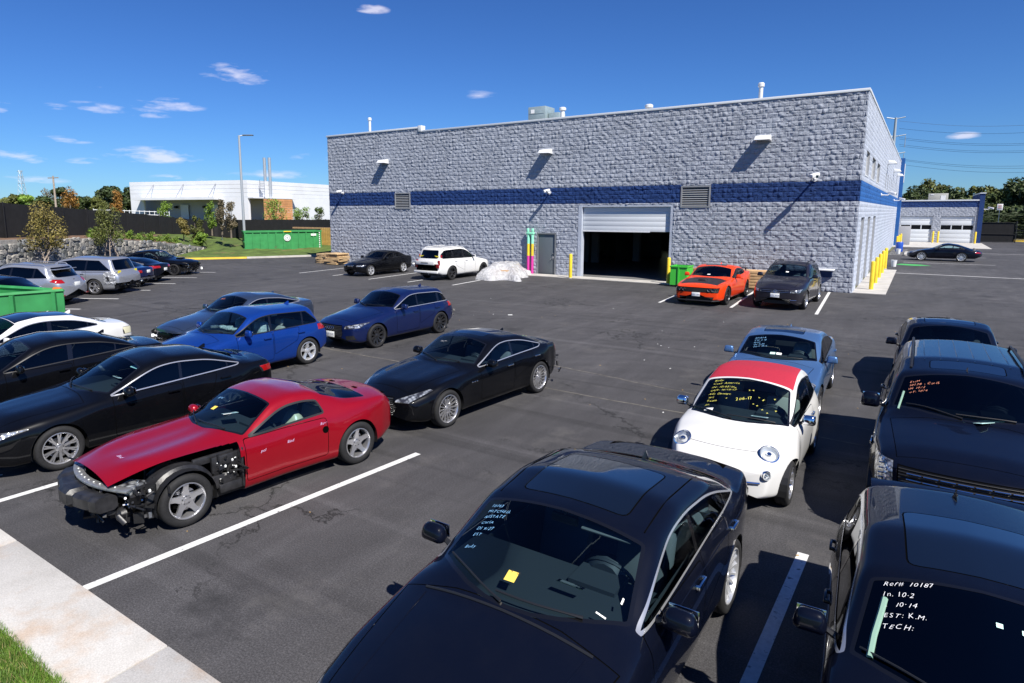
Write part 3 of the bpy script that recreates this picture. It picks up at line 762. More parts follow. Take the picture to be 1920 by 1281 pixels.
# ------------------------------------------------------------------ ground
def asphalt_b(nt, b):
    L = nt.links; tc = nt.nodes.new('ShaderNodeTexCoord'); O = tc.outputs['Object']
    big = nn(nt, 'ShaderNodeTexNoise', Scale=.16, Detail=6, Roughness=.6); L.new(O, big.inputs[0])
    mp = nt.nodes.new('ShaderNodeMapping'); mp.inputs['Rotation'].default_value = (0, 0, .18); mp.inputs['Scale'].default_value = (1.4, .22, 1); L.new(O, mp.inputs[0])
    stk = nn(nt, 'ShaderNodeTexNoise', Scale=1.1, Detail=9, Roughness=.72, Distortion=.5); L.new(mp.outputs[0], stk.inputs[0])
    mp2 = nt.nodes.new('ShaderNodeMapping'); mp2.inputs['Location'].default_value = (30, -50, 0); L.new(O, mp2.inputs[0])
    wv = nt.nodes.new('ShaderNodeTexWave'); wv.wave_type = 'RINGS'; wv.rings_direction = 'Z'; wv.inputs['Scale'].default_value = .5; wv.inputs['Distortion'].default_value = 3.0; wv.inputs['Detail'].default_value = 5; wv.inputs['Detail Scale'].default_value = .35; L.new(mp2.outputs[0], wv.inputs[0])
    fine = nn(nt, 'ShaderNodeTexNoise', Scale=55, Detail=4, Roughness=.8); L.new(O, fine.inputs[0])
    vor = nn(nt, 'ShaderNodeTexVoronoi', Scale=70); L.new(O, vor.inputs[0])
    c = ramp(nt, big.outputs[0], [(.3, (.034, .033, .035)), (.7, (.060, .058, .061))])
    c = mixc(nt, 1, c, ramp(nt, stk.outputs[0], [(.25, (.72,)*3), (.5, (.98,)*3), (.78, (1.42,)*3)]), 'MULTIPLY')
    c = mixc(nt, .10, c, ramp(nt, wv.outputs[0], [(.1, (.7,)*3), (.9, (1.35,)*3)]), 'MULTIPLY')
    c = mixc(nt, 1, c, ramp(nt, fine.outputs[0], [(.28, (.35,)*3), (.5, (1.,)*3), (.74, (2.3,)*3)]), 'MULTIPLY')
    c = mixc(nt, ramp(nt, vor.outputs['Distance'], [(.04, (.5,)*3), (.12, (0, 0, 0))]), c, (.16, .155, .15))
    # hairline cracks, only in patches
    wn = nn(nt, 'ShaderNodeTexNoise', Scale=2.2, Detail=5, Roughness=.7); L.new(O, wn.inputs[0])
    ad = nt.nodes.new('ShaderNodeVectorMath'); ad.operation = 'ADD'; sc = nt.nodes.new('ShaderNodeVectorMath'); sc.operation = 'SCALE'; sc.inputs['Scale'].default_value = 1.3; L.new(wn.outputs['Color'], sc.inputs[0]); L.new(O, ad.inputs[0]); L.new(sc.outputs[0], ad.inputs[1])
    cr = nt.nodes.new('ShaderNodeTexVoronoi'); cr.feature = 'DISTANCE_TO_EDGE'; cr.inputs['Scale'].default_value = .42; L.new(ad.outputs[0], cr.inputs[0])
    msk = nn(nt, 'ShaderNodeTexNoise', Scale=.35, Detail=3); L.new(O, msk.inputs[0])
    cf = mixc(nt, 1, ramp(nt, cr.outputs[0], [(.0, (1,)*3), (.010, (.6,)*3), (.018, (0,)*3)]), ramp(nt, msk.outputs[0], [(.5, (0,)*3), (.58, (1,)*3)]), 'MULTIPLY')
    c = mixc(nt, cf, c, (.008, .008, .008))
    st = nn(nt, 'ShaderNodeTexNoise', Scale=.9, Detail=8, Roughness=.75); L.new(O, st.inputs[0])
    c = mixc(nt, ramp(nt, st.outputs[0], [(.54, (0,)*3), (.72, (.42,)*3)]), c, (.125, .118, .112))
    sv = nn(nt, 'ShaderNodeTexVoronoi', Scale=.30); L.new(ad.outputs[0], sv.inputs[0])      # oil drips under the bays
    c = mixc(nt, ramp(nt, sv.outputs['Distance'], [(.02, (.75,)*3), (.09, (.45,)*3), (.16, (0,)*3)]), c, (.012, .012, .013))
    mp3 = nt.nodes.new('ShaderNodeMapping'); mp3.inputs['Rotation'].default_value = (0, 0, -.5); mp3.inputs['Scale'].default_value = (.05, 2.6, 1); L.new(O, mp3.inputs[0])
    tm = nn(nt, 'ShaderNodeTexNoise', Scale=1.0, Detail=3, Distortion=.3); L.new(mp3.outputs[0], tm.inputs[0])          # scuffs dragged by tyres
    c = mixc(nt, 1, c, ramp(nt, tm.outputs[0], [(.32, (.74,)*3), (.42, (1,)*3), (.62, (1,)*3), (.70, (1.3,)*3)]), 'MULTIPLY')
    L.new(c, b.inputs['Base Color'])
    bp = nn(nt, 'ShaderNodeBump', Strength=.55, Distance=.006); L.new(fine.outputs[0], bp.inputs['Height']); L.new(bp.outputs[0], b.inputs['Normal'])
M_ASPH = mat('asphalt', (.05, .05, .05), .82, build=asphalt_b)
def conc_b(nt, b):
    L = nt.links; tc = nt.nodes.new('ShaderNodeTexCoord'); O = tc.outputs['Object']
    n = nn(nt, 'ShaderNodeTexNoise', Scale=1.2, Detail=9, Roughness=.7); L.new(O, n.inputs[0]); c = ramp(nt, n.outputs[0], [(.3, (.40, .385, .36)), (.7, (.54, .525, .50))])
    s = nn(nt, 'ShaderNodeTexNoise', Scale=1.7, Detail=7, Roughness=.65); mp = nt.nodes.new('ShaderNodeMapping'); mp.inputs['Location'].default_value = (3, 7, 1); L.new(O, mp.inputs[0]); L.new(mp.outputs[0], s.inputs[0])
    c = mixc(nt, ramp(nt, s.outputs[0], [(.50, (0,)*3), (.68, (.55,)*3)]), c, (.40, .27, .17))
    f = nn(nt, 'ShaderNodeTexNoise', Scale=70, Detail=3); L.new(O, f.inputs[0]); c = mixc(nt, 1, c, ramp(nt, f.outputs[0], [(.3, (.85,)*3), (.7, (1.12,)*3)]), 'MULTIPLY')
    L.new(c, b.inputs['Base Color']); bp = nn(nt, 'ShaderNodeBump', Strength=.3, Distance=.004); L.new(f.outputs[0], bp.inputs['Height']); L.new(bp.outputs[0], b.inputs['Normal'])
M_CONC = mat('concrete_rusty', (.45, .43, .40), .85, build=conc_b)
M_CONCP = noisy((.44, .42, .39), .15, 1.5, .85, bump=.2, bscale=40, name='concrete_pale')
M_LINE = noisy((.62, .62, .61), .15, 14, .75, name='road_paint_white', stain=((.16, .16, .16), 14, .60)); M_YEL = noisy((.78, .55, .03), .12, 3, .45, name='yellow_paint'); M_YELK = noisy((.72, .50, .05), .15, 2, .7, name='kerb_yellow')
M_GRASS = noisy((.075, .115, .02), .4, 1.2, .9, bump=.6, bscale=30, name='lawn', stain=((.17, .12, .05), .5, .58)); M_MULCH = noisy((.15, .09, .055), .4, 8, .95, bump=.8, bscale=30, name='mulch')
M_FIELD = noisy((.10, .11, .035), .35, .08, .95, name='field_grass', stain=((.22, .16, .08), .05, .55))
def sheet(name, poly, z, m, **k):
    return link(name, new_mesh(name, [(x, y, z) for x, y in poly], [list(range(len(poly)))], m), **k)
b = MB(); b.add([(-3000, -60, -.03), (3000, -60, -.03), (3000, 4000, -.03), (-3000, 4000, -.03)], [[0, 1, 2, 3]]); b.obj('ground', M_FIELD, kind='structure')
sheet('parking_lot', [(-34, 2.6), (14, 2.6), (14, 60), (40, 60), (40, 108), (-2.2, 108), (-2.2, 34.4), (-38, 34.4), (-41.4, 39.5), (-46.2, 33), (-48.6, 28.3), (-48.3, 25.6), (-35.0, 8.8), (-34, 2.6)], 0, M_ASPH, kind='structure')
rnd = random.Random(11)
b = MB()
for i in range(9):
    x0, x1 = -17.66+i*3.15-3.15, -17.66+i*3.15
    bb = MB(); bb.b2((x0+.008, 1.86, -.1), (x1-.008, 2.60, .055)); bb.obj('sidewalk_slab', M_CONC, bevel=.008, kind='structure')
# parking lines
def line(x0, y0, x1, y1, w=.115, m=None, z=.004):
    a = Vector((x0, y0, 0)); c = Vector((x1, y1, 0)); d = (c-a).normalized(); n = Vector((-d.y, d.x, 0))*w/2
    q = [a+n, a-n, c-n, c+n]; return link('parking_line', new_mesh('parking_line', [(p.x, p.y, z) for p in q], [[0, 1, 2, 3]], m or M_LINE), kind='structure')
for s_ in ((-6.66, 2.62, -6.22, 7.36), (-.90, 2.7, -.77, 7.5), (-9.72, 2.62, -9.5, 7.3), (-12.75, 2.62, -12.6, 7.3),
           (-2.92, 26.3, -3.3, 34.0), (-5.94, 26.3, -6.38, 34.0), (-8.76, 26.1, -9.2, 34.0), (-25.53, 26.1, -26.0, 34.0), (-19.81, 26.4, -20.3, 34.0), (-22.7, 26.2, -23.1, 34.0), (-28.79, 26.4, -29.2, 34.0), (-31.8, 26.4, -32.3, 34.0)): line(*s_)
dl = Vector((-.87, -.49)); 
for (x, y) in ((-36.58, 23.71), (-34.48, 21.13), (-32.56, 18.7), (-30.75, 16.35), (-28.85, 13.9), (-26.98, 11.51), (-25.1, 9.1)): line(x, y, x+dl.x*5.5, y+dl.y*5.5)
line(-1.1, 47.1, 14, 46.4, .16); line(-.9, 66.0, 4.5, 66.0); line(-.9, 57.5, 4.5, 57.5); line(-.6, 73, 9, 73); line(8.5, 80, 25, 78)
for k in range(6): line(-2.2, 67+k*1.6, -.9, 68.4+k*1.6, .12)
link('wheel_stop', MB().b2((-1.05, 66, .01), (-.75, 70.5, .14)).mesh('wheel_stop', M_CONCP, bevel=.02), label='pale concrete wheel stop beside the right wall, left of the dark sports coupe', cat='wheel stop')
sheet('green_paint_patch', [(-1.3, 54.6), (-.2, 53.9), (.8, 54.6), (.2, 55.4), (-1.0, 55.6)], .006, mat('green_paint', (.05, .35, .08), .7), kind='structure')
# seams
for (x0, y0, x1, y1) in ((-14.5, 11.95, 4, 11.68), (-8.0, 13.9, 0, 12.6)):
    P = []; n = 40
    for i in range(n+1):
        t = i/n; P.append((x0+(x1-x0)*t, y0+(y1-y0)*t+rnd.uniform(-.03, .03)))
    V = [(x, y+s*rnd.uniform(.008, .03), .004) for x, y in P for s in (1, -1)]; F = [[2*i, 2*i+1, 2*i+3, 2*i+2] for i in range(n)]
    link('asphalt_seam', new_mesh('asphalt_seam', V, F, noisy((.13, .12, .105), .5, 6, .9, name='seam_dust')), kind='structure')
# concrete aprons
def slab(lo, hi, name='concrete_apron', m=None): b = MB(); b.b2((*lo, -.05), (*hi, .03)); return b.obj(name, m or M_CONCP, kind='structure')
slab((-20.2, 32.95), (-9.3, 34.15)); slab((-2.40, 34.3), (-1.08, 39.0)); slab((-2.40, 39.02), (-1.08, 44.0)); slab((-2.40, 44.02), (-1.08, 49.2)); slab((-2.40, 82.0), (6.0, 96.1))
# kerbs
def kerb(P, name, m, w=.16, h=.14, z=0):
    V = []; F = []; n = len(P)
    for i, p in enumerate(P):
        p = Vector((*p, 0)); t = (Vector((*P[min(i+1, n-1)], 0))-Vector((*P[max(i-1, 0)], 0))).normalized(); q = Vector((-t.y, t.x, 0))*w/2
        V += [p-q+Vector((0, 0, z-.1)), p-q*.85+Vector((0, 0, z+h)), p+q+Vector((0, 0, z+h)), p+q+Vector((0, 0, z-.1))]
    for i in range(n-1):
        for j in range(3): F.append([4*i+j, 4*i+j+1, 4*i+5+j, 4*i+4+j])
    F += [[0, 1, 2, 3][::-1], [4*n-4, 4*n-3, 4*n-2, 4*n-1]]
    return link(name, new_mesh(name, [tuple(v) for v in V], F, m), kind='structure')
kerb([(-48.9, 26.4), (-48.9, 28.2), (-48.3, 29.2), (-47.2, 30.4), (-45.6, 32.5)], 'yellow_kerb', M_YELK, .22); kerb([(-45.6, 32.5), (-44.0, 35.2), (-42.3, 38.4), (-40.8, 41.5)], 'pale_kerb', M_CONCP, .3)
kerb([(9.2, 104), (14, 103.6), (40, 102)], 'yellow_kerb', M_YELK, .4, .16)
# stone retaining wall -- individual stones
WALLP = [(-31.6, 5.8, 2.75), (-36.6, 12.0, 2.45), (-39.73, 15.9, 2.33), (-42.99, 19.97, 2.14), (-46.77, 24.69, 1.71), (-51.13, 30.14, 1.13), (-55.0, 35.0, .50)]
FENP = [(-37.5, 8.0, 2.5, 4.6), (-43.3, 14.8, 2.33, 4.36), (-49.9, 23.0, 2.15, 3.95), (-55.4, 29.9, 1.9, 3.60), (-62.0, 38.2, 1.45, 3.02), (-63.5, 41.5, 1.1, 3.0), (-50.2, 44.4, 1.0, 3.05), (-38.0, 45.5, 1.0, 3.08)]
def arc(P):
    d = [0]
    for a, c in zip(P[:-1], P[1:]): d.append(d[-1]+math.hypot(c[0]-a[0], c[1]-a[1]))
    return d
def at(P, D, s, k): return float(np.interp(s, D, [p[k] for p in P]))
WD = arc(WALLP); FD = arc(FENP)
def stone_mesh(seed, n=9):
    r = random.Random(seed); ang = sorted(r.uniform(-.25, .25)+2*PI*k/n for k in range(n)); rad = [r.uniform(.84, 1.08) for _ in range(n)]
    o = [(math.copysign(abs(math.cos(a))**.7, math.cos(a))*q*.5, math.copysign(abs(math.sin(a))**.7, math.sin(a))*q*.5) for a, q in zip(ang, rad)]
    V = [(x, 0, z) for x, z in o]+[(x*.97, -.55, z*.97) for x, z in o]+[(x*.74, -1+r.uniform(-.15, .15), z*.74) for x, z in o]+[(0, -1.05, 0)]
    F = [[i, (i+1) % n, n+(i+1) % n, n+i] for i in range(n)]+[[n+i, n+(i+1) % n, 2*n+(i+1) % n, 2*n+i] for i in range(n)]+[[2*n+i, 2*n+(i+1) % n, 3*n] for i in range(n)]
    return V, F
M_STONES = [noisy(c, .3, 5, .9, bump=.6, bscale=14, name='stone_%s' % k) for k, c in dict(grey=(.26, .25, .23), dark=(.13, .135, .13), buff=(.36, .34, .30), blue=(.20, .21, .22)).items()]
M_MORT = noisy((.34, .32, .29), .2, 6, .95, bump=.4, name='mortar')
SV = [stone_mesh(k) for k in range(8)]; SM_ = [[new_mesh('stone', V, F, m) for m in M_STONES] for V, F in SV]
wall = MB(); V = []; F = []
for x, y, z in WALLP: V += [(x, y, -.2), (x, y, z), (x-.35, y-.28, z), (x-.35, y-.28, -.2)]
for i in range(len(WALLP)-1): F += [[4*i, 4*i+4, 4*i+5, 4*i+1], [4*i+1, 4*i+5, 4*i+6, 4*i+2], [4*i+2, 4*i+6, 4*i+7, 4*i+3]]
wall.add(V, F); SW = wall.obj('stone_wall', M_MORT, label='long low retaining wall of rough grey fieldstones behind the left row of cars', cat='retaining wall')
placed = []; r = random.Random(5)
z = .06; row = 0
while z < 2.7:
    h = r.uniform(.26, .36); s = .1+r.uniform(0, .4)
    while s < WD[-1]-.1:
        w = r.choice([.26, .34, .42, .5, .62])*r.uniform(.9, 1.1); zt = at(WALLP, WD, s+w/2, 2); hh = h*r.choice([.9, 1., 1.12, 1.35])
        dz = r.uniform(-.07, .07)
        if z+hh*.7+dz < zt: placed.append((s+w/2, z+h/2+dz, w*1.06, min(hh*1.06, .5), r.randrange(8), r.choice([0, 0, 1, 1, 2, 2, 3])))
        s += w*.97
    z += h*.97; row += 1
cand = [p for p in placed if 4.0 < p[0] < 30 and p[1] > .55]; cand.sort(key=lambda p: p[0]*.06-p[1]); near = set(id(p) for p in cand[:300])
far = MB(); k = 0
for p in placed:
    s, z, w, h, v, m = p; x, y = at(WALLP, WD, s, 0), at(WALLP, WD, s, 1); x2, y2 = at(WALLP, WD, s+.1, 0), at(WALLP, WD, s+.1, 1); a = math.atan2(y2-y, x2-x)
    if id(p) in near: link('stone', SM_[v][m], SW, (x, y, z), (r.uniform(-.05, .05), r.choice([0, PI])+r.uniform(-.1, .1), a+PI if False else a), (w, -.09 if False else .09, h))
    else:
        far.M = Matrix.Translation((x, y, z)) @ Matrix.Rotation(a, 4, 'Z') @ Matrix.Diagonal((w, .09, h, 1)); far.add(*SV[v], mi=m)
far.obj('stone', M_STONES, SW, kind='stuff')
for o in SW.children:
    pass
# bank between wall and fence, lawn by the kerb, raised field beyond
def strip_mesh(name, A, B, m, sub=6, amp=.05, label=None, kind='structure', n=60):
    V = []; F = []; r = random.Random(3)
    for i in range(n+1):
        t = i/n
        a = np.array([np.interp(t*(len(A)-1), range(len(A)), [p[k] for p in A]) for k in range(3)]); c = np.array([np.interp(t*(len(B)-1), range(len(B)), [p[k] for p in B]) for k in range(3)])
        for j in range(sub+1): q = a+(c-a)*j/sub; V.append((q[0], q[1], q[2]+(r.uniform(-amp, amp) if 0 < j < sub else 0)))
    for i in range(n):
        for j in range(sub): F.append([i*(sub+1)+j, (i+1)*(sub+1)+j, (i+1)*(sub+1)+j+1, i*(sub+1)+j+1])
    me = new_mesh(name, V, F, m, smooth=True); 
    if me.polygons[0].normal.z < 0: me.flip_normals()
    return link(name, me, kind=kind)
strip_mesh('planting_bank', [(x-.3, y-.24, z-.03) for x, y, z in WALLP], [p[:3] for p in FENP[:5]], M_MULCH)
strip_mesh('lawn', [(-51.2, 30.0, 1.12), (-53.2, 32.6, .85), (-55.3, 35.4, .52)], [(-54.6, 28.9, 1.95), (-58.5, 33.8, 1.72), (-62.0, 38.2, 1.5)], M_GRASS, sub=6, n=12)
strip_mesh('lawn', [(-48.2, 25.0, .05), (-48.95, 27.2, .13), (-48.4, 29.3, .13), (-45.7, 32.6, .13), (-42.4, 38.5, .13), (-40.8, 42, .15)], [(-47.0, 24.8, .05), (-51.0, 30.1, .30), (-55.2, 35.5, .48), (-62, 38.3, 1.42), (-62.5, 42.0, 1.05), (-44.0, 45.3, 1.0)], M_GRASS, sub=10, amp=.06)
strip_mesh('field', [(p[0], p[1], p[2]) for p in FENP], [(-160, 0, 2.9), (-160, 20, 2.9), (-160, 40, 2.8), (-150, 60, 2.8), (-140, 80, 2.7), (-120, 110, 2.7), (-80, 130, 2.6), (-38, 120, 2.2)], M_FIELD, sub=8, amp=.1)
# screened fence
M_SCR = noisy((.010, .010, .011), .3, 3, .85, bump=.3, bscale=60, name='privacy_screen')
FE = empty('screened_fence', FENP[0][:3], label='black privacy-screened fence running along the top of the stone wall', cat='fence'); FE.location = (0, 0, 0)
s = 0; step = 3.0; pos = []
while s < FD[-1]: pos.append(s); s += step
pos.append(FD[-1])
for a, c in zip(pos[:-1], pos[1:]):
    V = []; m = 6
    for i in range(m+1):
        q = a+(c-a)*i/m; x, y, z0, z1 = (at(FENP, FD, q, k) for k in range(4)); sag = .03*math.sin(PI*i/m); off = .03*math.sin(q*3.1)
        V += [(x+off*.6, y+off*.6, z0), (x+off, y+off, (z0+z1)/2), (x, y, z1-sag)]
    link('screen_panel', new_mesh('screen_panel', V, [[3*i+j, 3*i+3+j, 3*i+4+j, 3*i+1+j] for i in range(m) for j in range(2)], M_SCR, smooth=True), FE)
for q in pos:
    x, y, z0, z1 = (at(FENP, FD, q, k) for k in range(4)); b = MB(); b.tube([(x+.07, y+.05, z0-.2), (x+.07, y+.05, z1+.04)], .035, 7); b.obj('post', M_BLK, FE, smooth=True)
# near grass at the bottom left corner
sheet('grass_verge', [(-40, -20), (20, -20), (20, 1.87), (-40, 1.87)], .03, noisy((.05, .09, .012), .4, 3, .9, name='verge_soil'), kind='structure')
n = 70000; gx = RNG.uniform(-11, -2, n); gy = 1.875-RNG.uniform(0, 1, n)**1.7*2.2; ga = RNG.uniform(0, 2*PI, n); gh = RNG.uniform(.035, .085, n); gl = RNG.uniform(-.04, .04, (n, 2)); w = .0035
V = np.zeros((n, 3, 3)); V[:, 0] = np.stack([gx-np.cos(ga)*w, gy-np.sin(ga)*w, np.full(n, .03)], 1); V[:, 1] = np.stack([gx+np.cos(ga)*w, gy+np.sin(ga)*w, np.full(n, .03)], 1); V[:, 2] = np.stack([gx+gl[:, 0], gy+gl[:, 1], .03+gh], 1)
M_BLADE = noisy((.10, .19, .02), .45, 3.0, .6, name='grass_blade'); link('grass', new_mesh('grass', V.reshape(-1, 3), np.arange(3*n).reshape(-1, 3), [M_BLADE, mat('grass_dry', (.25, .22, .08), .8)], (RNG.random(n) < .12).astype(int)), kind='stuff')
# litter on the asphalt
b = MB(); r = random.Random(8)
for k in range(120):
    x, y = r.uniform(-16, 4), r.uniform(2.8, 24); sz = r.uniform(.008, .022); b.box((x, y, .006), (sz*2, sz, .006), rz=r.uniform(0, 3), mi=r.choice([0, 0, 1]))
b.obj('litter', [mat('leaf_litter', (.40, .26, .10), .8), M_STKW], kind='stuff')
for (x, y) in ((-10.3, 13.2), (-12.2, 19.8)):
    b = MB(); b.box((x, y, .012), (.16, .10, .006), rz=.7); b.obj('paper_scrap', M_WHITEP, label='white paper scrap on the asphalt '+('between the navy hatchback and black sport sedan' if y < 15 else 'out toward the plastic-wrapped heap'), cat='litter')

# ------------------------------------------------------------------ main building
CBX, CBY, CBL, CBT, BW, BH = -2.42, 34.21, -37.35, 9.13, .47, .235
def cmu(name, base, stripe=(.012, .045, .20)):
    return noisy(base, .10, 1.1, .85, bump=.9, bscale=28, name=name)
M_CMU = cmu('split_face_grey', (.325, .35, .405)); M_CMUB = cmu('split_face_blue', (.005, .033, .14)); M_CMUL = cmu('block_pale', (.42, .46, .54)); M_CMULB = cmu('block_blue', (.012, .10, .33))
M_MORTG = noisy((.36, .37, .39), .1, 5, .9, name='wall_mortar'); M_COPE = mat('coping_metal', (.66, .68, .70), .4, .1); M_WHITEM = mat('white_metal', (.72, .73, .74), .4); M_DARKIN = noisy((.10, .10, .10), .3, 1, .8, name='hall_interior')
def block_variant(seed, nx=8, nz=4, amp=.024):
    """split-face block: unit front face with rough broken relief, sides back to the joint"""
    r = np.random.default_rng(seed); gx, gz = np.meshgrid(np.linspace(-.5, .5, nx+1), np.linspace(-.5, .5, nz+1), indexing='ij')
    h = np.zeros_like(gx)
    for k in range(9):           # chisel-broken ridges at slanting angles
        a = r.uniform(0, PI); f = r.uniform(2.2, 6.5); h += np.sin((gx*2*math.cos(a)+gz*math.sin(a))*f+r.uniform(0, 6.3))*r.uniform(.3, .8)/(f/3)
    h = (h+r.normal(0, .35, gx.shape))*amp*.55+.036
    h[0, :] *= .66; h[-1, :] *= .66; h[:, 0] *= .58; h[:, -1] *= .58
    h = np.clip(h, .006, .11)
    jx = gx+r.normal(0, .02, gx.shape)*(np.abs(gx) < .49); jz = gz+r.normal(0, .03, gz.shape)*(np.abs(gz) < .49)
    V = [(float(jx[i, j]), float(-h[i, j]), float(jz[i, j])) for i in range(nx+1) for j in range(nz+1)]; m = nz+1
    F = [[i*m+j, (i+1)*m+j, (i+1)*m+j+1, i*m+j+1] for i in range(nx) for j in range(nz)]
    ring = [i*m for i in range(nx+1)]+[nx*m+j for j in range(1, nz+1)]+[i*m+nz for i in range(nx-1, -1, -1)]+[j for j in range(nz-1, 0, -1)]
    k = len(V); V += [(V[q][0], .03, V[q][2]) for q in ring]; n = len(ring)
    F += [[ring[(i+1) % n], ring[i], k+i, k+(i+1) % n] for i in range(n)]
    return np.array(V), F
BVAR = [block_variant(s) for s in range(18)]; BVARL = [block_variant(100+s, 3, 2, .012) for s in range(6)]
BM = {}
def lay_blocks(parent, org, ax, length, z0, z1, opens, mats, band, variants, near_n, mesh_key, cx_near, top_fn=None, jw=.008):
    """org: start of the wall (x,y); ax: unit direction; outward normal is to the right of ax"""
    rects = []; r = random.Random(int(length*10)); row = 0; z = z0
    while z < z1-.02:
        h = min(BH, z1-z)
        # split courses at the colour band
        x = -(BW/2 if row % 2 else 0)
        while x < length:
            a, c = max(0, x), min(length, x+BW); x += BW
            if c-a < .05: continue
            if top_fn and z+h > top_fn((a+c)/2)+.001: continue
            cuts = [(a, c, z, z+h)]
            for (oa, oc, oz0, oz1) in opens:
                nc = []
                for (p, q, s0, s1) in cuts:
                    if q <= oa or p >= oc or s1 <= oz0 or s0 >= oz1: nc.append((p, q, s0, s1)); continue
                    if p < oa-.04: nc.append((p, oa, s0, s1))
                    if q > oc+.04: nc.append((oc, q, s0, s1))
                    p2, q2 = max(p, oa), min(q, oc)
                    if s0 < oz0-.04: nc.append((p2, q2, s0, oz0))
                    if s1 > oz1+.04: nc.append((p2, q2, oz1, s1))
                cuts = nc
            rects += cuts
        z += h; row += 1
    nearr = sorted(range(len(rects)), key=lambda i: (rects[i][0]-cx_near)**2+((rects[i][2]-2.5)*.8)**2)[:near_n]; ns = set(nearr)
    R = Matrix(((ax[0], -ax[1] if False else -ax[1], 0), (ax[1], ax[0], 0), (0, 0, 1)))
    far = [[], [], []]; VV = []; FF = []; II = []; off = 0; ang = math.atan2(ax[1], ax[0])
    for i, (p, q, s0, s1) in enumerate(rects):
        v = r.randrange(len(variants)); mi = 1 if band[0]-.02 <= (s0+s1)/2 <= band[1]+.02 else 0; fl = r.choice((1, -1)); w, h = q-p-jw, s1-s0-jw; cxp, cz = (p+q)/2, (s0+s1)/2
        if i in ns:
            key = (mesh_key, v, mi)
            if key not in BM: BM[key] = new_mesh('block', variants[v][0], variants[v][1], mats[mi])
            link('block', BM[key], parent, (org[0]+ax[0]*cxp, org[1]+ax[1]*cxp, cz), (0, 0 if fl > 0 else PI, ang), (w, 1, h))
        else:
            V, F = variants[v]; X = V[:, 0]*w*fl+cxp; Z = V[:, 2]*h*fl+cz; Y = V[:, 1]
            VV.append(np.stack([org[0]+ax[0]*X-ax[1]*Y, org[1]+ax[1]*X+ax[0]*Y, Z], 1)); FF += [[k+off for k in f] for f in F]; II += [mi]*len(F); off += len(V)
    if VV: link('block', new_mesh('block', np.concatenate(VV), FF, mats, II), parent, kind='stuff')
BLD = empty('service_building', (0, 0, 0), label='large grey split-face block service building with a blue band and open bay door', cat='building')
LX = CBX-CBL
def ftop(x): return 9.42 if CBL+x < -28.28 else 9.18
OPEN_F = [(CBL*-1-16.44, -CBL-10.93, -.1, 4.15), (-CBL-19.18, -CBL-17.88, -.1, 2.52), (-CBL-30.64, -CBL-29.24, 3.98, 5.10), (-CBL-10.55, -CBL-9.04, 3.98, 5.10)]
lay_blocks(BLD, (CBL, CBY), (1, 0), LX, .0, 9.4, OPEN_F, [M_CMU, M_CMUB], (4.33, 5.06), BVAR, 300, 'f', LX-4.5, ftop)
def wall_with_holes(name, u0, u1, z0, z1, holes, mk, m, parent):
    """backing wall made of boxes round the openings; mk(u0,u1,z0,z1) -> (lo,hi)"""
    us = sorted(set([u0, u1]+[h[k] for h in holes for k in (0, 1) if u0 < h[k] < u1])); zs = sorted(set([z0, z1]+[h[k] for h in holes for k in (2, 3) if z0 < h[k] < z1])); b = MB()
    for a, c in zip(us[:-1], us[1:]):
        col = []
        for s0, s1 in zip(zs[:-1], zs[1:]):
            mu, mz = (a+c)/2, (s0+s1)/2
            if any(h[0] < mu < h[1] and h[2] < mz < h[3] for h in holes): continue
            if col and abs(col[-1][1]-s0) < 1e-6: col[-1][1] = s1
            else: col.append([s0, s1])
        for s0, s1 in col: b.b2(*mk(a, c, s0, s1))
    return b.obj(name, m, parent)
HF = [(CBL+h[0], CBL+h[1], h[2], h[3]) for h in OPEN_F]
wall_with_holes('wall', CBL+.02, CBX-.02, -.2, 9.11, HF, lambda a, c, s, t: ((a, CBY+.004, s), (c, CBY+.28, t)), M_MORTG, BLD)
# right wall (faces +X)
OPEN_R = [(1.6, 3.95, 5.45, 6.62), (5.9, 8.8, 5.45, 6.60), (10.3, 13.4, 5.45, 6.58), (1.7, 3.9, -.1, 3.47), (6.3, 8.5, -.1, 3.47), (10.8, 13.4, -.1, 3.47)]+[(21.0+k*3.15, 22.1+k*3.15, 5.33, 6.5) for k in range(9)]+[(46.5, 47.6, -.1, 3.0), (50.5, 51.6, -.1, 3.0)]
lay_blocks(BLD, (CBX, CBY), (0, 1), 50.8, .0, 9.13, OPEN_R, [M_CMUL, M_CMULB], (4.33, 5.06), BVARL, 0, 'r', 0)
wall_with_holes('wall', CBY+.30, CBY+50.8, -.2, 9.11, [(CBY+h[0], CBY+h[1], h[2], h[3]) for h in OPEN_R], lambda a, c, s, t: ((CBX-.28, a, s), (CBX-.004, c, t)), M_MORTG, BLD)
b = MB(); b.b2((CBL, CBY+.3, -.2), (CBL+.25, CBY+50.8, 9.1)); b.b2((CBL, CBY+50.5, -.2), (CBX, CBY+50.8, 9.1)); b.obj('wall', M_MORTG, BLD)
b = MB(); b.b2((CBL+.2, CBY+.28, 8.7), (CBX-.28, CBY+50.5, 8.8)); b.obj('roof', M_CONCP, BLD)
b = MB(); b.b2((-28.25, CBY-.07, 9.08), (CBX+.05, CBY+.32, 9.20)); b.b2((CBX-.30, CBY+.32, 9.08), (CBX+.06, CBY+50.9, 9.20)); b.b2((CBL-.06, CBY-.08, 9.34), (-28.20, CBY+.33, 9.46)); b.b2((-28.42, CBY-.10, 9.12), (-28.12, CBY+.34, 9.52)); b.obj('coping', M_COPE, BLD, bevel=.01)
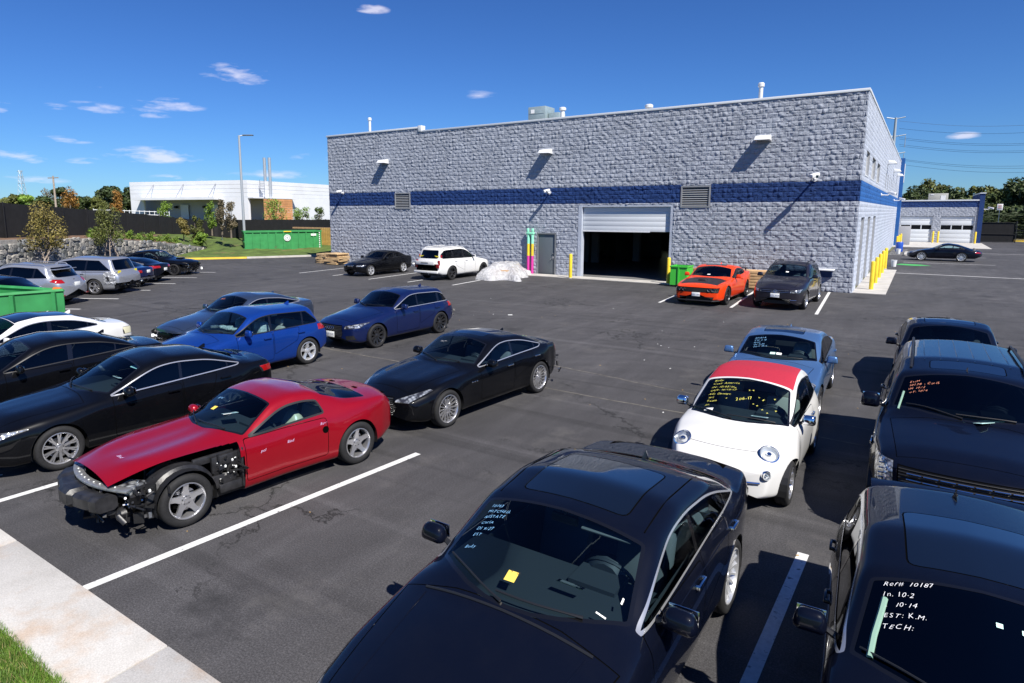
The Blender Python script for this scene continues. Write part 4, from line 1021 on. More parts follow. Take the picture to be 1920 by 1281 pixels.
# bay hall interior
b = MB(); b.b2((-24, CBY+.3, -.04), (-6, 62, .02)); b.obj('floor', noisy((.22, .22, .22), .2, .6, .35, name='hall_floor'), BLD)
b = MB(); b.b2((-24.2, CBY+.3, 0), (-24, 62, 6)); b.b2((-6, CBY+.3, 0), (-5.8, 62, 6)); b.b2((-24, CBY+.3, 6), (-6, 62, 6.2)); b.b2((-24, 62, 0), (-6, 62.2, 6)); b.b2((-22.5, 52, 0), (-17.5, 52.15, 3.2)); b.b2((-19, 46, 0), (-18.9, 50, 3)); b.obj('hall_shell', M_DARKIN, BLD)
M_DAY = mat('emissive_daylight_pane', (.6, .7, .6), .3); M_DAY.node_tree.nodes['Principled BSDF'].inputs['Emission Color'].default_value = (.7, .8, .62, 1); M_DAY.node_tree.nodes['Principled BSDF'].inputs['Emission Strength'].default_value = .5  # window panes emit light in place of daylight from outside
for (x, z, w, h) in ((-20.6, 1.9, .18, .25), (-20.3, 1.9, .18, .25), (-17.4, 2.0, .30, .25), (-16.5, 2.05, .5, .15), (-15.6, 2.2, .16, .35)): b = MB(); b.b2((x, 61.95, z), (x+w*2, 61.98, z+h*2)); b.obj('far_window', M_DAY, BLD)
for (x, y, h) in ((-20.9, 44, 2.4), (-20.2, 44.3, 2.2), (-18.0, 47, 2.9)): b = MB(); b.b2((x, y, 0), (x+.5, y+.4, h)); b.obj('tool_cabinet', mat('cabinet_grey', (.35, .35, .36), .5), BLD, bevel=.01)
# bay door, frame, panels
b = MB(); b.b2((-16.44, CBY-.05, 0), (-16.22, CBY+.32, 4.15)); b.b2((-11.06, CBY-.02, 0), (-10.93, CBY+.32, 4.15)); b.b2((-16.22, CBY-.03, 4.04), (-11.06, CBY+.32, 4.15)); b.obj('bay_frame', M_CMUL, BLD)
BD = empty('bay_door', (0, 0, 0), parent=BLD)
for k in range(5):
    b = MB(); z1 = 4.04-k*.272; b.b2((-16.2, CBY+.13, z1-.271), (-11.08, CBY+.18, z1)); b.obj('door_panel', mat('door_white', (.60, .63, .66), .35), BD, bevel=.002)
b = MB(); b.b2((-16.2, CBY+.11, 2.64), (-12.2, CBY+.125, 2.72)); b.obj('door_seal', M_WHITEM, BD)
# personnel door
b = MB(); b.b2((-19.18, CBY-.045, 0), (-19.10, CBY+.2, 2.52)); b.b2((-17.96, CBY-.045, 0), (-17.88, CBY+.2, 2.52)); b.b2((-19.10, CBY-.045, 2.44), (-17.96, CBY+.2, 2.52)); o = b.obj('door_frame', mat('frame_grey', (.18, .19, .2), .5), BLD)
b = MB(); b.b2((-19.09, CBY+.03, .02), (-17.97, CBY+.08, 2.43)); o = b.obj('door', mat('door_grey', (.10, .12, .135), .45), BLD, bevel=.004)
b = MB(); b.box((-18.08, CBY+.0, 1.30), (.06, .06, .06)); b.tube([(-18.08, CBY-.01, 1.05), (-18.16, CBY-.05, 1.0), (-18.24, CBY-.04, .93)], .018, 6); b.box((-18.08, CBY+.02, 1.03), (.07, .03, .2)); b.obj('handle', M_STEEL, o)
M_VENT = mat('vent_grey', (.26, .27, .28), .5)
# louvred vents
for (x0, x1) in ((-30.64, -29.24), (-10.55, -9.04)):
    b = MB(); t = .07; y0, y1 = CBY-.07, CBY+.12
    for lo, hi in (((x0, 3.98), (x1, 3.98+t)), ((x0, 5.1-t), (x1, 5.1)), ((x0, 3.98+t), (x0+t, 5.1-t)), ((x1-t, 3.98+t), (x1, 5.1-t))): b.b2((lo[0], y0, lo[1]), (hi[0], y1, hi[1]))
    V_ = b.obj('vent_frame', M_VENT, BLD); bk = MB(); bk.b2((x0+t, CBY+.15, 4.0), (x1-t, CBY+.17, 5.08)); bk.obj('vent_back', M_GAP, V_)
    n = 9
    for k in range(n):
        z = 4.12+k*(.90/(n-1)); q = MB(); q.box(((x0+x1)/2, CBY+.0, z), (x1-x0-2*t-.004, .11, .014), R=Matrix.Rotation(.75, 3, 'X')); q.obj('slat', M_VENT, V_)
# windows and recesses on the right wall
M_WIN = mat('window_dark', (.006, .007, .009), .3, 0, 0, .1)
for h in OPEN_R:
    if h[2] > 1:
        b = MB(); b.b2((CBX-.20, CBY+h[0], h[2]), (CBX-.17, CBY+h[1], h[3])); o = b.obj('window', M_WIN, BLD)
        b = MB(); b.b2((CBX-.17, CBY+h[0], h[2]), (CBX-.10, CBY+h[0]+.06, h[3])); b.b2((CBX-.17, CBY+h[1]-.06, h[2]), (CBX-.10, CBY+h[1], h[3])); b.b2((CBX-.17, CBY+h[0]+.06, h[3]-.06), (CBX-.10, CBY+h[1]-.06, h[3])); b.b2((CBX-.17, CBY+h[0]+.06, h[2]), (CBX+.03, CBY+h[1]-.06, h[2]+.05)); b.obj('frame', M_WHITEM, o)
    else:
        b = MB(); b.b2((CBX-.22, CBY+h[0], 0), (CBX-.18, CBY+h[1], h[3])); b.obj('recessed_door', mat('recess_grey', (.30, .32, .36), .6), BLD, bevel=.004)
# blue sign pylon at the far end
b = MB(); b.b2((CBX-.3, 85.0, 0), (CBX+.36, 86.2, 9.5)); PY = b.obj('pylon', M_CMULB, BLD); b = MB(); b.b2((CBX+.37, 85.1, 6.9), (CBX+.42, 86.1, 8.9)); b.obj('sign_panel', M_WHITEM, PY)
# security cameras and wall lamps are fitted things of their own
def wall_lamp(x, y, z, n, label, sc=1):
    r = empty('wall_light', (x, y, z), {'S': 0, 'E': PI/2}[n], label, 'wall light', 'wall pack lights', scale=sc)
    b = MB(); b.add([(-.32, -.02, .16), (.32, -.02, .16), (.32, -.42, .10), (-.32, -.42, .10), (-.36, -.02, -.14), (.36, -.02, -.14), (.36, -.58, -.10), (-.36, -.58, -.10)], [[0, 3, 2, 1][::-1], [4, 5, 6, 7][::-1], [3, 7, 6, 2], [0, 4, 7, 3], [2, 6, 5, 1], [0, 1, 5, 4]]); b.obj('housing', M_WHITEM, r, bevel=.015)
    b = MB(); b.b2((-.3, -.50, -.155), (.3, -.06, -.135)); b.obj('lens', M_LENS, r); b = MB(); b.b2((-.12, -.03, -.10), (.12, .03, .10)); b.obj('bracket', M_WHITEM, r)
for x, l in ((-31.5, 'white wall light high on the facade, leftmost of the three above the blue band'), (-18.55, 'white wall light high on the facade, above the grey personnel door'), (-6.65, 'white wall light high on the facade, rightmost, above the orange car')): wall_lamp(x, CBY-.02, 7.28, 'S', l)
for y, l in ((56.5, 'first white light along the sunlit right wall, beyond its dark windows'), (68.0, 'second white light along the sunlit right wall'), (76.5, 'third white light along the sunlit right wall, near the blue pylon')): wall_lamp(CBX+.02, y, 7.3, 'E', l)
def sec_cam(x, y, z, n, label, sc=1., arm=.42):
    r = empty('security_camera', (x, y, z), {'S': 0, 'E': PI/2}[n], label, 'camera', 'security cameras', scale=sc)
    b = MB(); b.lathe([(0, -.06), (.10, -.06), (.10, 0)], 12, 'y'); b.tube([(0, 0, 0), (0, -arm*.8, -.02), (0, -arm, .04)], .035, 8); b.obj('arm', M_WHITEM, r, smooth=True)
    b = MB(); b.box((0.06, -arm-.10, .10), (.15, .42, .15), R=Matrix.Rotation(.25, 3, 'X') @ Matrix.Rotation(-.5, 3, 'Z')); o = b.obj('housing', M_WHITEM, r, bevel=.03); b = MB(); b.box((.17, -arm-.29, .045), (.10, .012, .10), rz=-.5); b.obj('lens', M_GLOSSBLK, o)
sec_cam(-35.8, CBY, 5.2, 'S', 'white security camera at the left end of the facade'); sec_cam(-18.36, CBY, 4.9, 'S', 'white security camera between the bay door and the left vent, on the blue band'); sec_cam(-4.3, CBY, 5.28, 'S', 'large white security camera near the right corner, just above the blue band', 1.25, .55)
sec_cam(CBX, 51.0, 4.85, 'E', 'nearer white camera on the blue band of the sunlit right wall', 1.2); sec_cam(CBX, 74.0, 4.8, 'E', 'farther white camera on the blue band of the sunlit right wall', 1.3)
# roof equipment
def rooftop(name, label, cat, fn, loc): r = empty(name, loc, label=label, cat=cat); fn(r); return r
def stack(h, rad, cap=1.5):
    def f(r):
        b = MB(); b.lathe([(rad, -.8), (rad, h-.15)], 14); b.obj('pipe', M_COPE, r, smooth=True); b = MB(); b.lathe([(rad, h-.16), (rad*cap, h-.16), (rad*cap, h), (rad*cap*.7, h+.05), (0, h+.06)], 14); b.obj('cap', M_COPE, r, smooth=True, sharp=.5)
    return f
rooftop('vent_stack', 'tall thin flue pipe on the roof at the left', 'vent pipe', stack(1.75, .10), (-35.8, 37.2, 9.2)); rooftop('vent_stack', 'thin flue pipe standing near the right end of the roof', 'vent pipe', stack(1.35, .11), (-7.7, 38.0, 9.2))
rooftop('vent_stack', 'short capped vent just right of the rooftop unit', 'vent pipe', stack(2.15, .16, 1.6), (-22.65, 44.0, 9.25)); rooftop('vent_stack', 'stubby vent peeking over the roof edge above the bay door', 'vent pipe', stack(1.3, .17, 1.5), (-14.95, 41.0, 9.2))
def hvac(r):
    b = MB(); b.box((0, 0, .7), (1.5, 1.5, 1.1)); b.obj('housing', noisy((.33, .40, .42), .1, 3, .5, .3, name='hvac_metal') if False else M_HV, r, bevel=.02); b = MB(); b.box((.2, 0, -.75), (1.1, 1.2, 1.9)); b.obj('base', M_HV, r); b = MB(); b.box((1.25, .2, -.2), (.9, 1.1, 1.9)); b.box((.0, -.76, .75), (1.3, .03, .06)); b.obj('side_duct', M_HV, r, bevel=.02)
    b = MB(); b.box((-.35, -.765, .9), (.3, .02, .3)); b.obj('access_label', M_WHITEM, r)
M_HV = noisy((.30, .38, .40), .12, 3, .5, metal=.3, name='hvac_metal')
rooftop('rooftop_unit', 'grey-green box air handler standing on the roof', 'air handler', hvac, (-25.0, 45.0, 10.5))
# low garage wing
WG = empty('garage_wing', (0, 0, 0), label='low grey block garage wing with a blue top band and two white doors', cat='building')
WY = 96.2
lay_blocks(WG, (-2.42, WY), (1, 0), 7.8, 0, 4.99, [(.26, 3.46, -.1, 3.15), (4.30, 7.52, -.1, 3.15)], [M_CMU, M_CMUB], (4.30, 5.1), BVAR, 0, 'w', 0)
wall_with_holes('wall', -2.42, 5.38, -.2, 5.0, [(-2.16, 1.04, -.3, 3.15), (1.88, 5.10, -.3, 3.15)], lambda a, c, s, t: ((a, WY+.004, s), (c, WY+.3, t)), M_MORTG, WG)
b = MB(); b.b2((5.38, WY-.12, -.2), (5.85, WY+14, 5.8)); b.obj('end_wall', M_CMUB, WG); b = MB(); b.b2((-2.42, WY+.3, 4.7), (5.38, WY+14, 4.8)); b.b2((-2.42, WY+10, -.2), (5.38, WY+10.3, 4.7)); b.obj('roof', M_CONCP, WG)
b = MB(); b.b2((-2.42, WY-.10, 4.99), (5.38, WY+.34, 5.14)); b.b2((5.34, WY-.2, 5.81), (5.92, WY+14, 5.92)); b.obj('coping', M_COPE, WG)
b = MB(); b.b2((CBX-.2, 85, -.2), (CBX-.004, WY, 5.0)); b.obj('link_wall', M_CMUL, WG)
for (x0, x1) in ((-2.16, 1.04), (1.88, 5.10)):
    D = empty('garage_door', (0, 0, 0), parent=WG)
    for k in range(6):
        z0 = .02+k*.52; w = MB()
        if k == 3:
            b = MB(); n = 3; wd = (x1-x0)/n
            for j in range(n+1): b.b2((x0+j*wd-(0 if j == 0 else .05), WY+.10, z0), (x0+j*wd+(0 if j == n else .05), WY+.14, z0+.51))
            b.obj('door_panel', mat('door_white', (.60, .63, .66), .35), D)
            for j in range(n): g = MB(); g.b2((x0+j*wd+.05, WY+.12, z0+.02), (x0+(j+1)*wd-.05, WY+.13, z0+.49)); g.obj('window_pane', M_WIN, D)
        else: b = MB(); b.b2((x0, WY+.10, z0), (x1, WY+.14, z0+.51)); b.obj('door_panel', mat('door_white', (.60, .63, .66), .35), D, bevel=.008)
def rtu(r):
    b = MB(); b.box((0, 0, .45), (2.0, 1.6, 1.0)); b.obj('housing', mat('rtu_beige', (.40, .40, .37), .6), r, bevel=.02); b = MB(); b.box((-.6, -.82, .8), (.3, .02, .12)); b.box((.5, -.82, .4), (.5, .02, .6)); b.obj('panel', M_WHITEM, r)
rooftop('rooftop_unit', 'beige air conditioning unit on the roof of the low garage wing', 'air conditioner', rtu, (1.4, 99.0, 5.0))
sec_cam(5.88, 98.0, 4.0, 'E', 'small white camera on the blue end of the low garage wing', 1.4)

# ------------------------------------------------------------------ yard things
def bollard(x, y, label, h=1.4, r_=.095):
    r = empty('bollard', (x, y, 0), label=label, cat='bollard', group='yellow bollards'); b = MB(); b.lathe([(r_, -.05), (r_, h-.06), (r_*.85, h-.02), (r_*.5, h), (0, h+.005)], 18); b.obj('post', M_YEL, r, smooth=True, sharp=.8); b = MB(); b.lathe([(r_+.03, -.02), (r_+.03, .035), (r_, .04)], 16); b.obj('base_collar', M_CONCP, r)
for x, y, l in ((-16.3, 33.0, 'yellow bollard between the grey door and the bay door'), (-10.7, 33.15, 'yellow bollard at the right jamb of the bay door, by the green bin'), (-1.75, 36.1, 'yellow bollard nearest the building corner, first of the row on the sunlit side'), (-1.75, 39.4, 'yellow bollard second from the corner on the sunlit side'), (-1.75, 42.8, 'yellow bollard third from the corner on the sunlit side'), (-1.75, 46.2, 'yellow bollard fourth from the corner on the sunlit side'), (-1.75, 49.8, 'yellow bollard last of the near row on the sunlit side'),
                (-1.8, 74.0, 'yellow bollard first of the far row, behind the blue drum'), (-1.75, 78.0, 'yellow bollard second of the far row near the garage wing'), (-1.7, 82.5, 'yellow bollard last of the far row near the garage wing'), (1.24, 94.6, 'yellow bollard right of the left garage door'), (1.74, 94.6, 'yellow bollard left of the right garage door'), (5.25, 94.2, 'yellow bollard at the far right corner of the garage wing')): bollard(x, y, l)
M_PMINT = mat('paint_mint', (.28, .78, .52), .5); M_MAG = mat('paint_magenta', (.62, .04, .30), .5)
r = empty('standpipe', (-19.53, CBY-.22, 0), label='pair of tall pipes painted mint, yellow and magenta beside the grey door', cat='pipe')
for sx in (-.14, .14):
    for (z0, z1, m, nm) in ((0, 1.12, M_MAG, 'magenta_section'), (1.12, 1.85, M_YEL, 'yellow_section'), (1.85, 2.45, M_PMINT, 'mint_section')): b = MB(); b.lathe([(.085, z0), (.085, z1)], 14, c=(sx, 0, 0)); b.obj(nm, m, r, smooth=True)
b = MB(); b.box((0, 0, 2.48), (.50, .2, .12)); b.box((-.16, -.02, 2.66), (.12, .14, .22)); b.box((.16, -.02, 2.66), (.12, .14, .22)); b.obj('valve_head', M_PMINT, r, bevel=.02)
# shelf stub near the corner
r = empty('wall_shelf', (-3.5, CBY-.05, 1.03), label='white metal ledge jutting from the wall right of the dark SUV', cat='ledge'); b = MB(); b.b2((-.40, -.52, 0), (.34, .03, .06)); b.obj('top', M_WHITEM, r, bevel=.01); b = MB(); b.add([(-.3, 0, 0), (-.3, -.35, 0), (-.3, 0, -.35), (.24, 0, 0), (.24, -.35, 0), (.24, 0, -.35)], [[0, 1, 2], [3, 5, 4], [1, 4, 5, 2], [0, 3, 4, 1]]); b.obj('bracket', M_CMUB, r)
# green bin
M_GREEN = noisy((.035, .24, .07), .15, 2, .5, name='dumpster_green', stain=((.12, .10, .05), 1.2, .66)); M_GREEN2 = mat('bright_green', (.06, .50, .05), .45)
r = empty('green_bin', (-9.85, 32.6, 0), label='bright green metal bin beside the orange car and the bay door', cat='bin')
b = MB(); w, d, h = .42, .5, 1.05; t = .03
for lo, hi in (((-w, -d, .1), (-w+t, d, h)), ((w-t, -d, .1), (w, d, h)), ((-w+t, -d, .1), (w-t, -d+t, h)), ((-w+t, d-t, .1), (w-t, d, h)), ((-w+t, -d+t, .1), (w-t, d-t, .14))): b.b2(lo, hi)
b.obj('body', M_GREEN2, r); b = MB(); b.b2((-w-.03, -d-.03, h-.05), (-w+.02, d+.03, h+.01)); b.b2((w-.02, -d-.03, h-.05), (w+.03, d+.03, h+.01)); b.b2((-w, -d-.04, h-.05), (w, -d+.01, h+.01)); b.b2((-.03, -d-.05, .1), (.03, -d+.0, h)); b.obj('rim', M_GREEN2, r); b = MB()
for sx in (-1, 1):
    for sy in (-1, 1): b.box((sx*.38, sy*.42, .05), (.06, .12, .12))
b.obj('caster', M_BLK, r)
# lumber stack
M_WOOD = noisy((.48, .30, .15), .25, 5, .8, name='lumber'); M_PLY = noisy((.55, .38, .2), .2, 4, .8, name='plywood')
r = empty('lumber_stack', (0, 0, 0), label='stack of sawn timber beams along the wall behind the orange car', cat='lumber'); rr = random.Random(2)
for k in range(6):
    for j in range(3): b = MB(); x0 = -9.4+rr.uniform(-.2, .2); b.b2((x0, 33.1+j*.3, .06+k*.145), (x0+4.2+rr.uniform(-.3, .3), 33.1+j*.3+.26, .06+k*.145+.125)); b.obj('beam', M_WOOD, r, bevel=.004)
# plastic-wrapped heap
r = empty('wrapped_heap', (-19.7, 31.35, 0), .35, 'long low heap wrapped in clear plastic sheeting beside the white SUV', 'wrapped heap')
rr = random.Random(5)
for k in range(5): b = MB(); b.box((rr.uniform(-.2, .2), -1.3+k*.6, .25+rr.uniform(0, .08)), (1.15, .50, .48+rr.uniform(-.1, .05)), rz=rr.uniform(-.12, .12)); b.obj('carton', mat('cardboard', (.42, .27, .15), .85), r, bevel=.01)
nx, ny = 26, 44; V = []; F = []
for i in range(nx):
    for j in range(ny):
        x = -1.15+2.3*i/(nx-1); y = -2.05+4.1*j/(ny-1); e = max(abs(x)/1.0, abs(y)/1.9)**6; z = .86/(1+e*1.6)+.03*math.sin(7*x+3*y)+.04*math.sin(5*y-4*x)+rr.uniform(-.025, .025)
        if i in (0, nx-1) or j in (0, ny-1): z = .02
        ex = .22*math.sin(3.1*y+1)*(abs(x)/1.15)**2+rr.uniform(-.02, .02); ey = .25*math.sin(4.3*x)*(abs(y)/2.05)**2; V.append((x*(1+.0)+ex*(1 if x > 0 else -1), y+ey, max(.02, z)))
F = [[i*ny+j, (i+1)*ny+j, (i+1)*ny+j+1, i*ny+j+1] for i in range(nx-1) for j in range(ny-1)]
def wrap_b(nt, b):
    tc = nt.nodes.new('ShaderNodeTexCoord'); n = nn(nt, 'ShaderNodeTexNoise', Scale=3, Detail=8, Roughness=.7, Distortion=1.5); nt.links.new(tc.outputs['Object'], n.inputs[0])
    bp = nn(nt, 'ShaderNodeBump', Strength=1, Distance=.15); nt.links.new(n.outputs[0], bp.inputs['Height']); nt.links.new(bp.outputs[0], b.inputs['Normal'])
    a = ramp(nt, n.outputs[0], [(.35, (.5,)*3), (.62, (.95,)*3)]); nt.links.new(a, b.inputs['Alpha'])
link('plastic_sheet', new_mesh('plastic_sheet', V, F, mat('plastic_sheeting', (.68, .68, .69), .25, 0, .6, build=wrap_b), smooth=True), r)
# pallets and boards at the left corner
def pallet(loc, rz, label, m=None):
    r = empty('pallet', loc, rz, label, 'pallet', 'pallets by the left corner')
    for k in range(7): b = MB(); b.b2((-.6, -.5+k*.155, .12), (.6, -.5+k*.155+.11, .14)); b.obj('deck_board', M_PLY, r)
    for k in range(3): b = MB(); b.b2((-.6, -.5+k*.475, .03), (.6, -.5+k*.475+.07, .12)); b.obj('runner', M_PLY, r)
    for k in range(3): b = MB(); b.b2((-.6+k*.55, -.5, .0), (-.6+k*.55+.1, .54, .02)); b.obj('bottom_board', M_PLY, r)
for k in range(5): pallet((-36.6+.05*k, 32.9, k*.145), .1*((k*7) % 3-1), ['lowest pallet in the stack by the left building corner', 'second pallet up in the stack by the left building corner', 'middle pallet in the stack by the left building corner', 'fourth pallet up in the stack by the left building corner', 'top pallet in the stack by the left building corner'][k])
r = empty('board_pile', (-34.9, 32.5, 0), .08, 'pile of loose plywood boards between the pallets and the black sedan', 'board pile')
for k in range(8): b = MB(); b.box((rr.uniform(-.1, .1), rr.uniform(-.1, .1), .08+k*.10), (1.3+rr.uniform(-.2, .1), 1.2, .07), rz=rr.uniform(-.12, .12)); b.obj('board', M_PLY, r)
# roll-off dumpster behind the kerb
def dumpster(x, y, rz, L_, W_, H_, label, n=10, logo=True, open_end=False, z=.12):
    r = empty('dumpster', (x, y, z), rz, label, 'dumpster'); t = .05   # origin at left front corner, x along the long side, y to the back
    b = MB(); b.b2((0, 0, .15), (L_, t, H_)); fr = b.obj('side_panel', M_GREEN, r); b = MB(); b.b2((0, W_-t, .15), (L_, W_, H_)); b.obj('side_panel', M_GREEN, r)
    b = MB(); b.b2((L_-t, t, .15), (L_, W_-t, H_)); b.obj('end_panel', M_GREEN, r); b = MB(); b.b2((0, t, .15), (t, W_-t, H_)); e = b.obj('end_door', M_GREEN, r)
    for zz in (.3, .95, H_-.25): b = MB(); b.b2((-.07, .05, zz), (0, W_-.05, zz+.12)); b.obj('rib', M_GREEN, e)
    b = MB(); b.b2((t, t, .15), (L_-t, W_-t, .2)); b.obj('floor', M_GREEN, r)
    for k in range(n+1):
        xx = k*(L_-.1)/n; b = MB(); b.b2((xx, -.075, .15), (xx+.10, 0, H_-.1)); b.obj('rib', M_GREEN, r); b = MB(); b.b2((xx, W_, .15), (xx+.10, W_+.07, H_-.1)); b.obj('rib', M_GREEN, r)
    b = MB(); b.b2((-.05, -.10, H_-.1), (L_+.05, .06, H_+.02)); b.b2((-.05, W_-.06, H_-.1), (L_+.05, W_+.1, H_+.02)); b.b2((L_-.06, .06, H_-.1), (L_+.05, W_-.06, H_+.02)); b.b2((-.05, .06, H_-.1), (.06, W_-.06, H_+.02)); b.obj('rim', M_GREEN, r)
    b = MB(); b.b2((0, .3, 0), (L_, .45, .15)); b.b2((0, W_-.45, 0), (L_, W_-.3, .15)); b.obj('skid_rail', M_GREEN, r)
    for xx in (.3, L_-.5): b = MB(); b.lathe([(0, -.1), (.12, -.1), (.12, .1), (0, .1)], 14, 'y', (xx, .2, .12)); b.obj('roller', M_STKW, r)
    if logo:
        cx = L_*.545
        b = MB(); b.lathe([(0, -.086), (.30, -.086), (.30, -.08)], 26, 'y', (cx, 0, H_*.68)); b.obj('round_sticker', M_STKW, r)
        b = MB(); b.lathe([(.17, -.090), (.25, -.090)], 24, 'y', (cx, 0, H_*.68)); b.lathe([(0, -.090), (.10, -.090)], 16, 'y', (cx, 0, H_*.68)); b.obj('sticker_print', mat('sticker_grey', (.35, .40, .42), .6), r)
        b = MB(); b.b2((L_*.86, -.082, H_*.76), (L_*.93, -.078, H_*.86)); b.obj('white_decal', M_STKW, r); b = MB(); b.b2((L_*.50, -.108, H_-.08), (L_*.60, -.101, H_+.0)); b.obj('yellow_decal', M_YEL, r)
        for k in range(8): b = MB(); b.b2((L_-.22, -.080, .35+k*.19), (L_-.14, -.077, .46+k*.19)); b.obj('white_decal', M_STKW, r)
    return r
dumpster(-50.3, 35.7, math.atan2(6.0, 3.6), 6.9, 2.35, 1.93, 'long closed-sided green roll-off dumpster beyond the yellow kerb, left of the building')
# open skip at the left edge: long side runs toward the viewer
r = empty('dumpster', (-22.55, 9.15, 0), label='open green skip with tapered end between the left row and the white sedan', cat='dumpster')
a_ = Vector((-.17, -.985, 0)); b_ = Vector((-.97, -.24, 0)); H_ = 1.28
def P3(u, v, z): q = a_*u+b_*v; return (q.x, q.y, z)
Ls, Ws = 6.0, 3.3
for nm, q in (('side_panel', [(0, 0, .1), (Ls, 0, .1), (Ls, 0, H_), (0, 0, H_)]), ('side_panel', [(.0, Ws, .1), (Ls, Ws, .1), (Ls, Ws, H_), (.0, Ws, H_)]), ('end_panel', [(0, 0, .1), (0, Ws, .1), (0, Ws, H_), (0, 0, H_)]), ('floor', [(0, 0, .12), (Ls, 0, .12), (Ls, Ws, .12), (0, Ws, .12)])):
    me = new_mesh(nm, [P3(*p) for p in q], [[0, 1, 2, 3]], M_GREEN); o = link(nm, me, r); sm = o.modifiers.new('thick', 'SOLIDIFY'); sm.thickness = .04; sm.offset = 0
for (p, q) in (((0, 0), (Ls, 0)), ((0, Ws), (Ls, Ws)), ((0, 0), (0, Ws))): b = MB(); A, B = Vector(P3(*p, H_)), Vector(P3(*q, H_)); b.tube([A, B], .07, 4); b.obj('rim', M_GREEN, r)
for k in range(6): b = MB(); b.tube([P3(.3+k*1.1, -.06, .1), P3(.3+k*1.1, -.06, H_-.02)], .075, 4); b.obj('rib', M_GREEN, r)
for k in range(4): b = MB(); b.tube([P3(-.06, .3+k*.9, .1), P3(-.06, .3+k*.9, H_-.02)], .075, 4); b.obj('rib', M_GREEN, r)
b = MB(); b.tube([P3(-.03, .12, H_+.03), P3(-.03, .45, H_+.03)], .074, 4); b.obj('red_reflector', M_ORG, r)
# timber enclosure panel
r = empty('timber_screen', (-47.9, 42.6, .1), 0, 'yellow-brown timber board screen between the green dumpster and the building', 'timber screen')
for k in range(13): b = MB(); b.b2((k*.30, 0, 0), (k*.30+.25, .03+.02*(k % 2), 2.15)); b.obj('board', noisy((.58, .36, .10), .2, 3, .8, name='treated_board'), r)
for z in (.3, 1.1, 1.9): b = MB(); b.b2((0, .055, z), (3.9, .11, z+.09)); b.obj('rail', M_WOOD, r)
b = MB(); b.b2((-4.5, .3, 2.05), (3, .5, 2.2)); b.obj('cap_rail', M_WOOD, r)
# light pole
r = empty('lamp_post', (-56.3, 40.0, .9), 0, 'tall grey parking lot light pole behind the green dumpster', 'lamp post')
b = MB(); b.lathe([(.22, -.4), (.22, .3), (.14, .34), (.10, 10.4), (0, 10.42)], 16); b.obj('pole', mat('pole_grey', (.42, .45, .48), .4, .3), r, smooth=True, sharp=.8); b = MB(); b.tube([(0, 0, 10.35), (.5, .35, 10.42)], .05, 8); b.obj('arm', M_COPE, r); b = MB(); b.box((.75, .5, 10.42), (1.0, .42, .09), rz=.62); b.obj('lamp_head', mat('lamp_dark', (.12, .13, .14), .5), r, bevel=.02)
def sign(x, y, z, h, kind, label, rz, w=.45, hh=.6):
    r = empty('road_sign', (x, y, z), rz, label, 'sign'); b = MB(); b.box((0, .03, h/2), (.06, .04, h)); b.obj('post', M_STEEL, r)
    if kind == 'noentry':
        b = MB(); b.lathe([(0, -.02), (w, -.02), (w, .0)], 24, 'y', (0, 0, h)); b.obj('face', mat('sign_red', (.6, .02, .03), .4), r); b = MB(); b.b2((-w*.7, -.035, h-.12), (w*.7, -.022, h+.12)); b.obj('bar', M_STKW, r)
    elif kind == 'stop':
        b = MB(); n = 8; b.prism([(w*math.cos(2*PI*(k+.5)/n), h+w*math.sin(2*PI*(k+.5)/n)) for k in range(n)], -.02, 0, 'xz'); o = b.obj('face', mat('sign_red', (.6, .02, .03), .4), r); text_mesh('STOP', w*.75, M_STKW, o, Matrix.Translation((0, -.03, h)) @ Matrix.Rotation(PI/2, 4, 'X'))
    else:
        b = MB(); b.box((0, -.01, h), (w, .02, hh)); o = b.obj('face', M_STKW, r, bevel=.004)
        for k in range(4): b = MB(); b.b2((-w*.3, -.028, h-hh*.3+k*hh*.18), (w*.3, -.0215, h-hh*.3+k*hh*.18+hh*.07)); b.obj('print', mat('sign_red', (.6, .02, .03), .4) if k % 2 else M_TXTBLK, o)
sign(-57.6, 38.3, .9, 1.9, 'p', 'small white and red parking sign left of the light pole', .9, .45, .62); sign(-102, 30, 2.6, 3.6, 'stop', 'red stop sign seen over the black fence, among the trees', 1.15, 1.0); sign(8.2, 108, 0, 4.3, 'p', 'small white sign on a post behind the dark gate', 0, .6, .8)
# grey utility box, drum, bucket, panel at the far wall
r = empty('drum', (-1.55, 72.5, 0), label='blue plastic drum against the sunlit wall before the yellow bollards', cat='drum'); b = MB(); b.lathe([(0, 0), (.28, 0), (.3, .1), (.29, .5), (.3, .85), (.27, .9), (0, .9)], 18); b.obj('body', mat('drum_blue', (.02, .08, .42), .4), r, smooth=True, sharp=.7); b = MB(); b.lathe([(.05, .9), (.05, .95), (0, .95)], 10, c=(.12, 0, 0)); b.obj('bung', M_WHITEM, r)
for (x, y, l) in ((-1.5, 68.5, 'white bucket on the ground before the blue drum'), (-1.35, 52.5, 'white bucket beside the near row of yellow bollards')):
    r = empty('bucket', (x, y, 0), label=l, cat='bucket'); b = MB(); b.lathe([(0, .01), (.14, 0), (.18, .42), (.19, .42), (.19, .45), (.17, .45), (.13, .03), (0, .03)], 18); b.obj('body', M_WHITEM, r, smooth=True, sharp=.6); b = MB(); b.tube([(.18*math.cos(a), .02, .42-.2*math.sin(a)) for a in np.linspace(0, PI, 8)], .006, 5); b.obj('handle', M_STEEL, r)
r = empty('utility_cabinet', (-1.7, 88.0, 0), label='grey electrical cabinet in front of the left garage door', cat='cabinet'); b = MB(); b.b2((-.6, -.4, .05), (.75, .4, 2.1)); b.obj('housing', mat('cabinet_grey', (.35, .35, .36), .5), r, bevel=.02); b = MB(); b.b2((-.1, -.42, .9), (.0, -.40, 1.2)); b.obj('handle', M_BLK, r)
